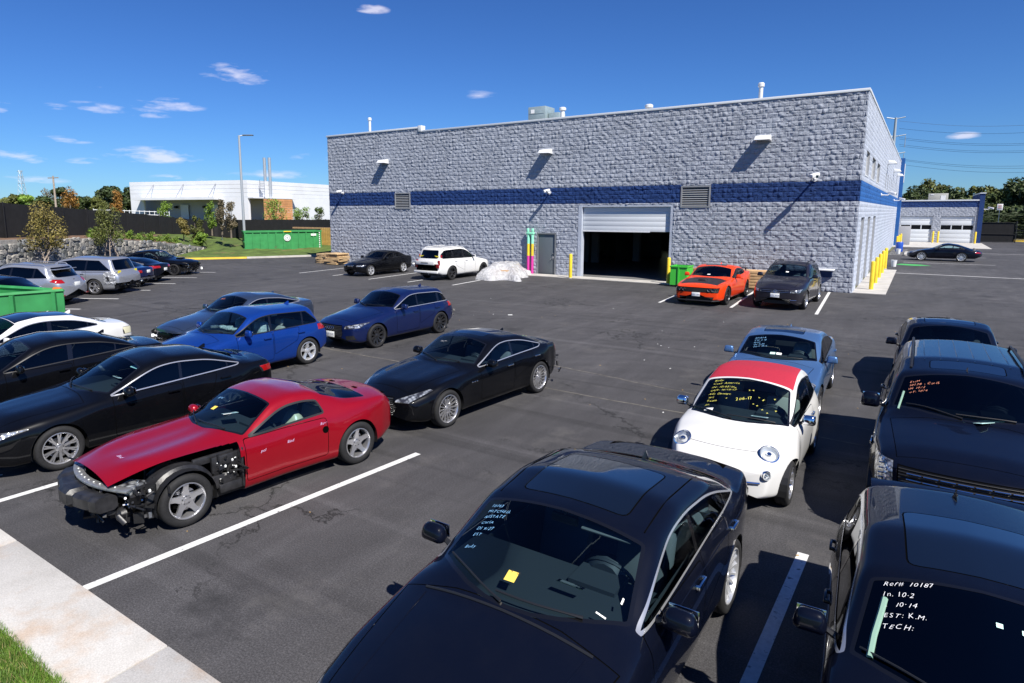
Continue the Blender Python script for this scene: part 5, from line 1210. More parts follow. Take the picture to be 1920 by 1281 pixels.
# dark gate and fence at the far right
r = empty('dark_gate', (6.1, 100.5, 0), -.05, 'black screened gate right of the low garage wing', 'gate')
b = MB(); b.b2((0, 0, .1), (3.2, .04, 2.35)); b.obj('screen', M_SCR, r); b = MB(); b.tube([(0, -.03, .08), (3.2, -.03, .08), (3.2, -.03, 2.4), (0, -.03, 2.4), (0, -.03, .08)], .04, 6); b.tube([(0, -.04, 1.0), (3.2, -.04, 1.0)], .03, 6); b.obj('gate_frame', M_BLK, r); b = MB(); b.tube([(3.3, 0, 0), (3.3, 0, 2.6)], .06, 8); b.obj('post', M_BLK, r)
r = empty('picket_fence', (9.8, 104.5, 0), -.02, 'black metal picket fence behind the yellow kerb at the far right', 'fence')
b = MB(); b.b2((0, -.02, 1.35), (16, .02, 1.40)); b.obj('rail', M_BLK, r); b = MB(); b.b2((0, -.02, .15), (16, .02, .20)); b.obj('rail', M_BLK, r)
pm = MB().b2((-.012, -.012, 0), (.012, .012, 1.5)).mesh('picket', M_BLK)
for k in range(110): link('picket', pm, r, (k*.145, 0, 0))
sheet('red_mulch', [(9.5, 106), (60, 105), (60, 108), (9.5, 109)], .02, noisy((.28, .07, .04), .3, 2, .9, name='red_mulch'), kind='structure')

# ------------------------------------------------------------------ white building beyond the fence
WB = empty('white_warehouse', (0, 0, 0), label='long white flat-roofed warehouse beyond the black fence', cat='building')
def px_at(x, y, D): d = px_dir(x, y); t = D/math.hypot(d.x, d.y); return Vector((d.x*t, d.y*t, CAM_H+d.z*t))
A = px_at(243, 350, 128); Bc = px_at(463, 345, 112); Cc = px_at(640, 353, 132); ZT = 9.0; ZB = 2.3
M_WB = noisy((.66, .68, .72), .05, .5, .7, name='white_cladding')
def wallseg(name, p, q, z0, z1, m, th=.3, parent=WB, off=0):
    d = Vector((q.x-p.x, q.y-p.y, 0)).normalized(); n = Vector((d.y, -d.x, 0)); P0 = Vector((p.x, p.y, 0))+n*off; Q0 = Vector((q.x, q.y, 0))+n*off; b = MB()
    V = [P0, Q0, Q0-n*th, P0-n*th]; b.add([(v.x, v.y, z0) for v in V]+[(v.x, v.y, z1) for v in V], [[3, 2, 1, 0], [4, 5, 6, 7], [0, 1, 5, 4], [1, 2, 6, 5], [2, 3, 7, 6], [3, 0, 4, 7]]); return b.obj(name, m, parent)
def lerp(p, q, t): return Vector((p.x+(q.x-p.x)*t, p.y+(q.y-p.y)*t, 0))
zc = 6.3
for k in range(4):      # horizontal cladding bands
    z0 = zc+k*(ZT-zc)/4; 
    wallseg('cladding_panel', A, Bc, z0+.015, z0+(ZT-zc)/4-.015, M_WB); wallseg('cladding_panel', Bc, Cc, z0+.015, z0+(ZT-zc)/4-.015, M_WB)
wallseg('wall', A, lerp(A, Bc, .12), ZB, zc, M_WB); wallseg('wall', lerp(A, Bc, .80), Bc, ZB, zc, M_WB); wallseg('wall', lerp(Bc, Cc, .42), Cc, ZB, zc, M_WB); wallseg('wall', Bc, lerp(Bc, Cc, .02), ZB, zc, M_WB)
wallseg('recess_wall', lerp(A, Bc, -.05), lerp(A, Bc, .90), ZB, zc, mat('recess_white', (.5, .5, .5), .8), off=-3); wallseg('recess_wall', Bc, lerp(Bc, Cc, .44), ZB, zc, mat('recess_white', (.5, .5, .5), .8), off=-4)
wallseg('canopy', lerp(A, Bc, .10), lerp(A, Bc, .80), zc-.45, zc-.02, M_WB, th=3.2, off=2.2); wallseg('canopy', Bc, lerp(Bc, Cc, .42), zc-.25, zc-.02, M_WB, th=3.2, off=1.2)
b = MB(); cen = (A+Bc+Cc)/3; b.add([(A.x, A.y, ZT-.3), (Bc.x, Bc.y, ZT-.3), (Cc.x, Cc.y, ZT-.3), (Cc.x-40, Cc.y+50, ZT-.3), (A.x-50, A.y+50, ZT-.3)], [[0, 1, 2, 3, 4]]); b.obj('roof', M_CONCP, WB)
dd = (Bc-A); nrm_ = Vector((dd.y, -dd.x, 0)).normalized()
for t in (.22, .48, .75): p = lerp(A, Bc, t)+nrm_*.1; b = MB(); b.tube([(p.x+nrm_.x*2, p.y+nrm_.y*2, zc-.1), (p.x, p.y, ZT-.5)], .05, 5); b.obj('tie_rod', M_STEEL, WB)
for t in (.30, .55, .70): p = lerp(A, Bc, t)-nrm_*2.6; b = MB(); b.box((p.x, p.y, ZB+2.4), (.5, .5, .4)); b.obj('wall_lantern', M_BLK, WB)
for t, w in ((.34, 3.4), (.62, 2.6)): wallseg('loading_door', lerp(A, Bc, t), lerp(A, Bc, t+w*.02), ZB, zc-1.2, M_COPE, off=-2.6, th=.1)
st = px_at(499, 372, 116)
for dx in (0, .8): b = MB(); b.lathe([(.24, 5.8), (.24, 12.9), (0, 12.9)], 12, c=(st.x+dx, st.y+dx*.5, 0)); b.obj('exhaust_stack', mat('galv', (.5, .52, .54), .35, .5), WB, smooth=True, sharp=.8)
ld = px_at(492, 360, 113); b = MB()
for k in range(10): b.box((ld.x, ld.y, 6.4+k*.26), (.7, .1, .06), rz=.5)
for dx in (-.35, .35): b.tube([(ld.x+dx, ld.y+dx*.5, 6.2), (ld.x+dx, ld.y+dx*.5, 9.1)], .04, 5)
b.obj('roof_ladder', M_STEEL, WB)
q1, q2 = px_at(497, 420, 108), px_at(550, 420, 112)
r = empty('timber_enclosure', (0, 0, 0), label='orange-brown timber enclosure against the white warehouse', cat='timber enclosure')
for k in range(12): wallseg('slat', q1, q2, 2.3+k*.30, 2.3+k*.30+.26, noisy((.50, .24, .10), .2, 1, .8, name='cedar'), th=.1, parent=r)
# pale railing by the warehouse
r = empty('pale_railing', (0, 0, 0), label='pale grey guard rail left of the white warehouse', cat='railing')
p, q = px_at(176, 400, 100), px_at(318, 408, 98)
for z in (3.1, 3.9, 4.35): b = MB(); b.tube([(p.x, p.y, z-.2), (q.x, q.y, z-.55)], .05, 5); b.obj('rail', M_COPE, r)
for k in range(16): t = k/15; b = MB(); b.tube([(p.x+(q.x-p.x)*t, p.y+(q.y-p.y)*t, 2.3), (p.x+(q.x-p.x)*t, p.y+(q.y-p.y)*t, 4.3-.4*t)], .05, 5); b.obj('post', M_COPE, r)

# ------------------------------------------------------------------ vegetation
def leaf_mat(name, col, var=.5):
    def b_(nt, b):
        L = nt.links; tc = nt.nodes.new('ShaderNodeTexCoord'); n = nn(nt, 'ShaderNodeTexNoise', Scale=.9, Detail=5); L.new(tc.outputs['Object'], n.inputs[0]); g = nt.nodes.new('ShaderNodeNewGeometry')
        c = ramp(nt, n.outputs[0], [(.3, tuple(x*(1-var) for x in col)), (.7, tuple(x*(1+var) for x in col))])
        c = mixc(nt, 1, c, ramp(nt, g.outputs['Random Per Island'], [(0, (.7, .7, .6)), (1, (1.35, 1.3, 1.2))]), 'MULTIPLY'); L.new(c, b.inputs['Base Color'])
        b.inputs['Transmission Weight'].default_value = 0
    return mat(name, col, .65, build=b_)
LM = dict(oak=leaf_mat('leaf_oak', (.045, .070, .016)), olive=leaf_mat('leaf_olive', (.085, .10, .02)), dark=leaf_mat('leaf_dark', (.028, .048, .012)), bright=leaf_mat('leaf_bright', (.13, .22, .025)), rust=leaf_mat('leaf_rust', (.22, .11, .02)), gold=leaf_mat('leaf_gold', (.15, .125, .03)), bare=leaf_mat('leaf_sparse', (.12, .10, .06)), shrub=leaf_mat('leaf_shrub', (.06, .10, .02)))
M_BARK = noisy((.16, .13, .10), .3, 4, .9, name='bark'); M_BARKP = noisy((.34, .28, .23), .2, 6, .8, name='bark_pale')
def crown_mesh(seed, n, R, H, leaf, lumps=14, bottom=.25, spread=.34):
    r = np.random.default_rng(seed); L_ = []
    for k in range(lumps):
        a = r.uniform(0, 2*PI); zz = r.uniform(bottom, .95); prof = math.sin(PI*min(1, (zz-bottom*.6)/(1.05-bottom*.6)))**.6; rad = r.uniform(.1, .78)*R*prof
        L_.append((rad*math.cos(a), rad*math.sin(a), zz*H, r.uniform(.6, 1.15)*spread*R))
    L_ = np.array(L_); idx = r.integers(0, lumps, n); d = r.normal(0, 1, (n, 3)); d /= np.linalg.norm(d, axis=1, keepdims=True); rad = L_[idx, 3]*r.uniform(.35, 1.0, n)**.5
    c = L_[idx, :3]+d*rad[:, None]*[1, 1, min(2.4, max(.8, H/(2.4*R)))]; c[:, 2] = np.maximum(c[:, 2], bottom*H*.5); u = r.normal(0, 1, (n, 3)); u /= np.linalg.norm(u, axis=1, keepdims=True); nr = d+r.normal(0, .7, (n, 3)); v = np.cross(u, nr); v /= np.linalg.norm(v, axis=1, keepdims=True); s = leaf*r.uniform(.6, 1.3, n)[:, None]
    u = np.cross(v, nr); u /= np.linalg.norm(u, axis=1, keepdims=True)
    V = np.stack([c-u*s, c-v*s*.45, c+u*s, c+v*s*.45], 1).reshape(-1, 3); return V, np.arange(4*n).reshape(-1, 4), L_
def tree(x, y, z, H, R, leafm, label, seed, n=1800, leaf=.3, trunk=None, group=None, name='tree', bottom=.25, lumps=14, bark=None, stems=1, spread=.34):
    V, F, L_ = crown_mesh(seed, n, R, H, leaf, lumps, bottom, spread); r = empty(name, (x, y, z), label=label, cat='tree' if name != 'shrub' else 'shrub', group=group)
    link('crown', new_mesh('crown', V, F, LM[leafm]), r); b = MB(); rr = random.Random(seed); t0 = trunk or H*.022
    for s_ in range(stems):
        bx, by = (rr.uniform(-.1, .1)*stems, rr.uniform(-.1, .1)*stems) if stems > 1 else (0, 0); top = Vector((rr.uniform(-.1, .1)*R*stems, rr.uniform(-.1, .1)*R*stems, H*.72)); P_ = [Vector((bx*.3, by*.3, -.15)), Vector((bx, by, H*.25)), top*.7+Vector((0, 0, .1)), top]; b.tube(P_, [t0*1.2, t0, t0*.6, t0*.25], 7)
    for k in range(min(len(L_), 9)):
        q = Vector(L_[k, :3]); s0 = Vector((0, 0, min(q.z*.6, H*.45))); b.tube([s0, (s0+q)/2+Vector((0, 0, -.04*H)), q], [t0*.5, t0*.32, t0*.12], 5)
    b.obj('trunk', bark or M_BARK, r, smooth=True); return r
rr = random.Random(21)
# left treeline
TL_ = [(8, 388, 168, 9.5, 'oak'), (32, 366, 160, 11, 'bare'), (52, 372, 175, 10.5, 'olive'), (70, 385, 150, 7.5, 'oak'), (92, 352, 190, 12, 'bare'), (112, 350, 180, 12, 'dark'), (150, 366, 170, 10, 'oak'), (172, 362, 190, 10.5, 'olive'), (190, 356, 165, 11, 'oak'), (208, 346, 160, 13, 'dark'), (225, 346, 170, 13, 'oak'), (242, 350, 180, 13, 'dark'), (20, 392, 130, 6, 'olive'), (48, 395, 128, 5.5, 'bright'), (130, 388, 140, 7, 'dark'), (160, 388, 140, 6.5, 'oak'), (185, 380, 150, 7, 'olive'), (88, 392, 140, 6, 'oak'), (-20, 372, 160, 11, 'dark'), (-50, 366, 150, 12, 'oak'), (535, 346, 230, 15, 'dark'), (560, 349, 235, 14, 'bare'), (-90, 360, 150, 13, 'oak')]
ORD = ['leftmost', 'second', 'third', 'fourth', 'fifth', 'sixth', 'seventh', 'eighth', 'ninth', 'tenth', 'eleventh', 'twelfth', 'thirteenth', 'fourteenth', 'fifteenth', 'sixteenth', 'seventeenth', 'eighteenth', 'nineteenth', 'twentieth', 'twenty-first', 'twenty-second', 'twenty-third', 'twenty-fourth', 'twenty-fifth', 'twenty-sixth', 'twenty-seventh']
def lab(x, m, T, where):
    kin = sorted(t[0] for t in T if m is None or t[-1] == m); k = kin.index(x)
    return '%s %s %s, counting from the left' % (ORD[k], {'oak': 'mid green broad tree', 'olive': 'yellow-green tree', 'dark': 'dark green tree', 'bare': 'thin half-bare tree', 'bright': 'low light green tree', None: 'tree of the dark wood'}[m], where)
for i, (x, y, D, H, m) in enumerate(TL_):
    p = px_at(x, y, D); base = 2.4; Hh = max(4, (p.z-base)*.93); R = Hh*.5
    tree(p.x, p.y, base, Hh, R, m, lab(x, m, TL_, 'beyond the black fence'), 30+i, n=1300 if m == 'bare' else 3600, leaf=.34 if m != 'bare' else .22, group='trees beyond the fence', lumps=16)
for (x, y, D, l) in ((128, 348, 95, 'slim orange autumn tree left of the stop sign'), (218, 353, 95, 'slim orange autumn tree left of the white warehouse')): p = px_at(x, y, D); tree(p.x, p.y, 2.4, (p.z-2.4)*.88, .95, 'rust', l, int(x), n=1600, leaf=.13, lumps=16, bottom=.2, spread=.5)
for (x, y, D, R, m, l) in ((308, 374, 88, 1.0, 'bright', 'small bright green tree in front of the warehouse loading bay'), (394, 377, 70, .8, 'bright', 'small bright green tree at the right end of the warehouse canopy'), (512, 373, 74, 1.7, 'bright', 'yellow-green young tree above the green dumpster'), (565, 387, 80, 1.5, 'bright', 'round bright green bush tree near the building edge'), (598, 390, 84, .9, 'shrub', 'small green tree just left of the service building'),
                        (413, 377, 64, .7, 'bare', 'thin grey-leaved sapling, left of the light pole'), (430, 380, 62, .8, 'bare', 'thin grey-leaved sapling just beside the light pole')):
    p = px_at(x, y, D); tree(p.x, p.y, 1.6, p.z-1.6, R, m, l, int(x), n=1900, leaf=.085, lumps=20, bottom=.25)
# planting along the wall
def on_bank(s, t): # s along wall, t 0..1 wall->fence
    x0, y0, z0 = (at(WALLP, WD, s, k) for k in range(3)); return x0-.78*3.2*t-.2, y0-.625*3.2*t-.15, z0-.03
for i, (px, py, D, R, m, l) in enumerate(((64, 398, 0, 1.35, 'gold', 'multi-stemmed yellowing crape myrtle in front of the stone wall at the left'), (190, 402, 0, 1.15, 'olive', 'olive-brown crape myrtle in front of the stone wall, right of the yellowing one'))):
    s_ = [10.7, 17.4][i]; x, y = at(WALLP, WD, s_, 0)+.75, at(WALLP, WD, s_, 1)+.55; tree(x, y, 0, 4.3 if i == 0 else 4.0, R, m, l, 90+i, n=3800, leaf=.06, bottom=.50, lumps=26, bark=M_BARKP, stems=4, trunk=.035, spread=.38)
x, y, z = on_bank(14.6, .4); tree(x, y, z, 1.3, .35, 'shrub', 'small upright green sapling against the black fence, between the crape myrtles', 95, n=300, leaf=.07, bottom=.2)
for i, (s_, t, h, R, m, l) in enumerate(((35.0, .3, 2.4, .8, 'gold', 'brown-leaved young conifer at the end of the stone wall'), (37.0, .2, 2.9, .9, 'olive', 'green young tree right of the brown conifer'), (36.0, .0, 1.2, .8, 'bright', 'low yellow-green bush at the foot of the young trees'))):
    x, y, z = on_bank(min(s_, WD[-1]), t); tree(x, y, max(z, .6)+.1, h, R, m, l, 110+i, n=1500, leaf=.09, bottom=.1, lumps=14)
sh = crown_mesh(200, 420, .55, .75, .06, 8, .1, .5); shm = new_mesh('foliage', sh[0], sh[1], LM['shrub']); shd = new_mesh('foliage', sh[0], sh[1], LM['bright'])
for i in range(26):
    s_ = 19.2+i*.55; x, y, z = on_bank(s_, .22+.08*((i*7) % 3)); r = empty('shrub', (x, y, z), rr.uniform(0, 6), ORD[i]+' low hedge shrub above the stone wall, counting from the left', 'shrub', 'hedge shrubs above the stone wall', scale=rr.uniform(.8, 1.15)); link('foliage', shm if i % 3 else shd, r)
for i in range(3): x, y, z = on_bank(6.5+i*1.3, .5); r = empty('shrub', (x, y, z), i, ['big dark juniper at the left edge above the stone wall', 'middle dark juniper above the stone wall at the left', 'inner dark juniper above the stone wall beside the yellowing tree'][i], 'shrub', scale=1.7); link('foliage', new_mesh('foliage', sh[0], sh[1], LM['dark']), r)
# right treeline
TR_ = [(1700, 352, 150), (1722, 340, 150), (1742, 333, 155), (1756, 331, 160), (1778, 348, 150), (1800, 345, 148), (1822, 350, 150), (1846, 342, 146), (1872, 345, 140), (1898, 333, 138), (1925, 330, 132), (1950, 335, 128), (1860, 385, 128), (1885, 388, 124), (1910, 380, 122), (1838, 380, 130), (1940, 385, 118), (1690, 372, 140), (1730, 368, 138), (1770, 365, 140), (1810, 368, 138)]
for i, (x, y, D) in enumerate(TR_):
    p = px_at(x, y, D); m = ['oak', 'dark', 'olive', 'dark', 'oak'][i % 5]; tree(p.x, p.y, 0, p.z*.90, max(3.2, p.z*.42), m, lab(x, None, TR_, 'behind the low garage wing'), 300+i, n=3600, leaf=.34, group='trees behind the garage wing', bottom=.04, lumps=24, spread=.36)
b = MB()
V, F, _ = crown_mesh(999, 9000, 1, 1, .02, 60, .0, .3); V = V*np.array([26, 4, 3.6])+np.array([14, 117, -.2]); link('undergrowth', new_mesh('undergrowth', V, F, LM['dark']), kind='stuff')

# ------------------------------------------------------------------ pylons and wires
M_GALV = mat('galvanised', (.36, .40, .44), .5, .3); M_WIRE = mat('wire', (.10, .13, .18), .5)
r = empty('transmission_pole', (-9.6, 249.8, 0), .25, 'tall steel transmission pole with cross arms behind the building', 'transmission pole')
b = MB(); b.lathe([(.75, 0), (.35, 33.4), (0, 33.5)], 12); b.obj('pole', M_GALV, r, smooth=True, sharp=.8)
for z, w in ((33.0, 2.6), (27.5, 3.2), (22.0, 3.4), (16.5, 2.6)): b = MB(); b.tube([(-w, 0, z+.5), (0, 0, z), (w, 0, z+.5)], .16, 6); b.obj('cross_arm', M_GALV, r)
for sx in (-1, 1):
    for z0, z1 in ((24, 27.6), (18.4, 22.1)): b = MB(); b.tube([(sx*3.1, 0, z0), (sx*3.1, 0, z1)], .09, 6); b.obj('insulator', M_GALV, r)
for (y0, y1) in ((227, 229), (241, 243), (258, 264), (261, 267), (271, 278), (274, 281), (298, 307), (300, 312), (308, 320)):
    p = px_at(1686, y0, 250); q = px_at(1990, y1+2, 235); P_ = [p.lerp(q, t)-Vector((0, 0, 1.2*math.sin(PI*t))) for t in np.linspace(0, 1, 12)]; b = MB(); b.tube(P_, .034, 4); b.obj('power_line', M_WIRE, label=('topmost', 'second', 'third', 'fourth', 'fifth', 'sixth', 'seventh', 'eighth', 'lowest')[[227, 241, 258, 261, 271, 274, 298, 300, 308].index(y0)]+' power line from the steel pole, counting down', cat='power line', group='power lines at the right')
base = px_at(43, 372, 240); r = empty('lattice_tower', (base.x, base.y, 2), .4, 'small lattice pylon on the skyline at the far left', 'pylon'); b = MB(); H = 14.5
for k in range(10):
    z0, z1 = H*k/10, H*(k+1)/10; w0, w1 = 1.1*(1-z0/H)+.25, 1.1*(1-z1/H)+.25
    for sx, sy in ((1, 1), (1, -1), (-1, 1), (-1, -1)): b.tube([(sx*w0, sy*w0, z0), (sx*w1, sy*w1, z1)], .07, 4)
    b.tube([(-w0, w0, z0), (w1, w1, z1)], .05, 4); b.tube([(w0, -w0, z0), (-w1, -w1, z1)], .05, 4); b.tube([(w0, w0, z0), (w1, -w1, z1)], .05, 4)
b.obj('lattice', M_GALV, r)
for z in (10.5, 12.5, 14.2): b = MB(); b.tube([(-1.1, 0, z), (1.1, 0, z)], .07, 4); b.obj('cross_arm', M_GALV, r)
p = px_at(105, 388, 120); r = empty('utility_pole', (p.x, p.y, 2.2), .2, 'wooden utility pole among the trees at the left', 'utility pole'); b = MB(); b.lathe([(.16, 0), (.12, 7.2), (0, 7.2)], 10); b.obj('pole', M_BARKP, r); b = MB(); b.box((0, 0, 6.9), (2.4, .12, .14)); b.obj('cross_arm', M_BARKP, r)
print('env', time.time()-T0)
# ------------------------------------------------------------------ car proportions (metres; u runs from the nose to the tail)
def spec(L, W, H, wb, foh, paint, cowl, rf, rp, rr, dk, de, nose=(.55, .72), hf=.80, clear=.20, A=None, C=None, belt=None, railh=.085, kind='sedan', **k):
    """cowl=(u,z) roof front rf, peak rp, roof rear rr, deck start dk, deck end de"""
    A = A or cowl[0]+.38; C = C or dk[0]-.05
    top = [(0, nose[1]-.03), (.12, nose[1]+.03), (.45, hf), (cowl[0]-.25, cowl[1]-.035), (cowl[0], cowl[1]), (rf[0], rf[1]), (rp[0], rp[1]), (rr[0], rr[1]), (dk[0], dk[1]), (de[0], de[1]), (L, de[1]-.12)]
    bl = belt or [(0, nose[1]-.07), (.25, nose[1]-.0), (.7, hf-.07), (A-.1, cowl[1]-.07), (A+.5, cowl[1]-.045), (C, dk[1]-.05), (de[0], de[1]-.035), (L, de[1]-.16)]
    def zb(u): return float(np.interp(u, [p[0] for p in bl], [p[1] for p in bl]))
    rail = [(0, 0), (A-.05, zb(A)), (rf[0]+.10, rf[1]-railh), (rp[0], rp[1]-railh+.005), (rr[0], rr[1]-railh), (C, zb(C)), (C+.01, 0), (L, 0)]
    if 'rail' in k: rail = k.pop('rail')
    hw = k.pop('hw', None) or [(0, W/2*.82), (.3, W/2*.93), (.8, W/2*.985), (1.5, W/2), (L-1.3, W/2), (L-.6, W/2*.975), (L-.2, W/2*.92), (L, W/2*.84)]
    bot = k.pop('bot', None) or [(0, clear+.06), (.25, clear-.01), (foh+.5, clear-.0), (foh+wb-.4, clear+.0), (L-.3, clear+.05), (L, clear+.16)]
    d = dict(L=L, W=W, H=H, wb=wb, foh=foh, paint=paint, top=top, belt=bl, rail=rail, hw=hw, bot=bot, ws=(cowl[0]+.02, A+.04, rf[0]+.04), bg=(rr[0]+.04, dk[0]-.04), dlo=(A+.02, C-.03), pil=[])
    d.update(k); return d
CARS = []
def place(car, x, y, deg, sc=1.0, z=0.):
    """heading in degrees, 0 = nose towards +X"""
    car.root.location = (x, y, z); car.root.rotation_euler = (0, 0, math.radians(deg)); car.root.scale = (sc,)*3; CARS.append(car.root)
P_BLACK = paint('paint_black', (.0015, .0018, .003), .0, .35, dirt=.006)
P_BLACKBLUE = paint('paint_blue_black', (.0018, .003, .009), .0, .35, dirt=.006)
P_NAVY = paint('paint_navy', (.003, .011, .070), .35, .32, dirt=.02)
P_BLUE = paint('paint_blue', (.005, .036, .22), .3, .32, dirt=.02)
P_STEELBLUE = paint('paint_steel_blue', (.10, .21, .42), .6, .32, dirt=.05)
P_SLATE = paint('paint_slate', (.045, .07, .13), .6, .3, dirt=.05)
P_RED = paint('paint_red', (.31, .0018, .011), .35, .28, dirt=.01)
P_ORANGE = paint('paint_orange', (.72, .05, .008), .0, .35, False, dirt=.03)
P_WHITE = paint('paint_white', (.64, .64, .63), .0, .35, False, dirt=.05)
P_SILVER = paint('paint_silver', (.46, .48, .52), .7, .34, dirt=.05)
P_DKGREY = paint('paint_dark_plum', (.022, .02, .03), .5, .3, dirt=.05)
# ------------------------------------------------------------------ the cars
def std(name, label, sp, x, y, deg, sc=1., cat='car', group=None, trim=M_BLK, glass=(M_CLEAR, M_TINT, M_DARKG), doors=(), hood=None, head=None, headm=M_HEAD, tailm=M_TAIL, grille=None, fog=None, tail=None, boot=None,
        wheel='five', rim=None, rimr=None, ww=.22, seat=M_INTG, dash=M_INT, fin=None, plates=(), sunroof=None, hp=True, mir={}, pre=None, post=None, steer=0, full=True, z=0., only=None, rear=True, skip=()):
    c = Car(name, label, cat, sp, group); c.handles = []
    if pre: pre(c)
    c.arches(only); c.greenhouse(trim, *glass)
    c.doors(doors)
    if hood:
        u0, u1, y0, y1 = hood; P = [(u0, -y0), (u0, y0), (u1, y1), (u1+.05, y1*.5), (u1+.05, -y1*.5), (u1, -y1)]; c.panel(P, 'top', 'hood', mode='merge')
    if sunroof:
        u0, u1, y0 = sunroof; c.panel(rounded([(u0, -y0), (u0, y0), (u1, y0), (u1, -y0)], .08, 3), 'top', 'sunroof', m=M_SUNR, mode='merge', gap=.012)
    for P in (head or []): c.lamp(P, 'front', 'headlight', headm)
    for P in (grille or []): c.panel(P, 'front', 'grille', m=M_GRILLE, mode='merge', gap=.012)
    for P in (fog or []): c.lamp(P, 'front', 'fog_lamp', M_BLK)
    for P in (tail or []): c.lamp(P, 'rear', 'taillight', tailm)
    if boot: c.panel(boot, 'rear', 'tailgate', mode='merge')
    if sp.get('hook'): sp['hook'](c)
    c.finish()
    c.wheels(wheel, rim, rimr, ww, steer, skip)
    c.interior(seat, dash, full, rear)
    if mir is not None: c.mirrors(**mir)
    if hp: c.door_handles(hp if hp is not True else None)
    if fin: c.fin(fin)
    for p in plates: c.plate(*p)
    if post: post(c)
    place(c, x, y, deg, sc, z); return c
def dash_paper(c, u, y, w, d, rz=0, m=M_WHITEP, name='paper', label=None):
    p, n = c.top(u, y); b = MB(); b.box((0, 0, 0), (d, w, .004)); z = p.z-.05
    o = b.obj(name, m, c.root); o.location = (p.x-.05, y, z); o.rotation_euler = (0, -.25, rz)
    for k in range(5): b2 = MB(); 
    t = MB()
    for k in range(5): t.b2((-d*.35+k*d*.15, -w*.38, .003), (-d*.35+k*d*.15+.006, w*(.1+.25*((k*7) % 3)/2), .0045))
    t.obj('print', M_INTG, o); return o
def glass_sticker(c, u, y, w, h, m, text=None, tc=None, name='sticker'):
    V = []; nx, ny = 3, 3
    for i in range(nx+1):
        for j in range(ny+1):
            p, n = c.top(u+h*i/nx, y+w*j/ny); V.append(p+n*.003)
    F = [[i*(ny+1)+j, i*(ny+1)+j+1, (i+1)*(ny+1)+j+1, (i+1)*(ny+1)+j] for i in range(nx) for j in range(ny)]
    o = link(name, new_mesh(name, [tuple(v) for v in V], F, m), c.parts['windshield'][0])
    if text: c.glass_text([text], u+h*.78, y+w*.12, h*.55, tc or M_TXTBLK, shear=0)
    return o
def wipers(c, n=2):
    c0, cs, r0, yb, yt = c.wsP
    for k in range(n):
        y0 = (-.05+k*.55)*1.0 if n > 1 else .2; pts = []
        for t in np.linspace(0, 1, 7):
            y = y0-t*.62+(.0); uu = c0+(cs-c0)*(abs(y)/yb)**2+.03+.10*t*(1-t)+.05*t; p, nr = c.top(uu, y); pts.append(p+nr*.016)
        b = MB(); b.tube(pts, [.012]+[.008]*6, 6); b.obj('wiper', M_BLK, c.root, smooth=True)
def clutter(parent, lo, hi, n, seed, name='torn_part', mats=None, smin=.03, smax=.16):
    """broken brackets, foam and hoses left behind where a bumper is missing"""
    r = random.Random(seed); b = MB()
    for k in range(n):
        c = [r.uniform(a, b_) for a, b_ in zip(lo, hi)]; d = [r.uniform(smin, smax) for _ in range(3)]
        d[r.randrange(3)] *= .3
        t = r.random()
        if t < .6: b.box(c, d, R=Matrix.Rotation(r.uniform(-.8, .8), 3, 'Z') @ Matrix.Rotation(r.uniform(-.6, .6), 3, 'X'), mi=r.choice([0]*14+[1, 2]))
        elif t < .85: p = Vector(c); b.tube([p, p+Vector((r.uniform(-.1, .1), r.uniform(-.2, .2), r.uniform(-.05, .1))), p+Vector((r.uniform(-.15, .15), r.uniform(-.3, .3), r.uniform(-.1, .1)))], r.uniform(.008, .022), 6, mi=r.choice([0]*6+[1]))
        else: b.lathe([(0, .01), (.02, .01), (.022, -.01)], 8, 'x', c, mi=r.choice([1, 2]))
    return b.obj(name, [M_BLK, M_STEEL, M_WHITEP], parent, kind='stuff')

# --- 1 near black saloon, lower middle
def post_a6(c):
    x0 = c.x0
    c.glass_text(['10163', 'MITCHELL', 'AllSTATE', 'CarlA', 'DI 9/27', 'EST', '', 'Body'], 2.12, -.60, .040, M_W_BLUE, lh=1.5)
    glass_sticker(c, 1.56, -.12, .085, .075, M_STKY, '9  18')
    dash_paper(c, 1.72, .30, .20, .05, 0, M_CHROME, 'display_hood')
    wipers(c)
    b = MB(); p, n = c.top(2.20, .33); b.box((p.x-.08, .36, p.z-.06), (.16, .40, .02), R=Matrix.Rotation(.35, 3, 'Y')); o = b.obj('sun_visor', M_INTG, c.root, bevel=.008)
    p, n = c.top(2.2, .0); b = MB(); b.box((p.x-.06, 0, p.z-.10), (.04, .22, .07)); b.tube([(p.x-.06, 0, p.z-.08), (p.x-.1, 0, p.z-.01)], .02, 6); b.obj('rear_view_mirror', M_BLK, c.root, bevel=.015)
    glass_sticker(c, 1.63, .55, .07, .012, M_STKW); glass_sticker(c, 1.78, .66, .012, .04, M_STKW)
    c.strip([('t', 1.36, y) for y in np.linspace(-.66, .66, 11)], .010, 'cowl_seal', M_BLK)
    for sg in (1, -1):
        c.strip([('t', u, sg*(.50+.14*(u-.2)/1.2)) for u in np.linspace(.35, 1.32, 8)], .004, 'hood_crease', c.paint, off=.0005)
        c.strip([('t', 2.28+u, sg*.62) for u in np.linspace(0.02, 1.3, 8)], .006, 'roof_seam', M_GAP, off=.0)
    c.strip([('s', u, .86+.01*u) for u in np.linspace(1.9, 4.3, 12)], .004, 'body_crease', c.paint, off=.0)
spA6 = spec(4.93, 1.87, 1.455, 2.91, .92, P_BLACKBLUE, (1.36, 1.0), (2.18, 1.40), (2.75, 1.465), (3.5, 1.40), (4.3, 1.10), (4.82, 1.07), nose=(.55, .70), hf=.86, rw=.345, res=3, A=1.66, flare=.025,
            pil=[(2.86, .06), (3.72, .03)], dlo=(1.70, 4.16), sunr=1, trimw=.016, ridge=[(.58, .06, .012, .4, 1.4)], apil=.06)
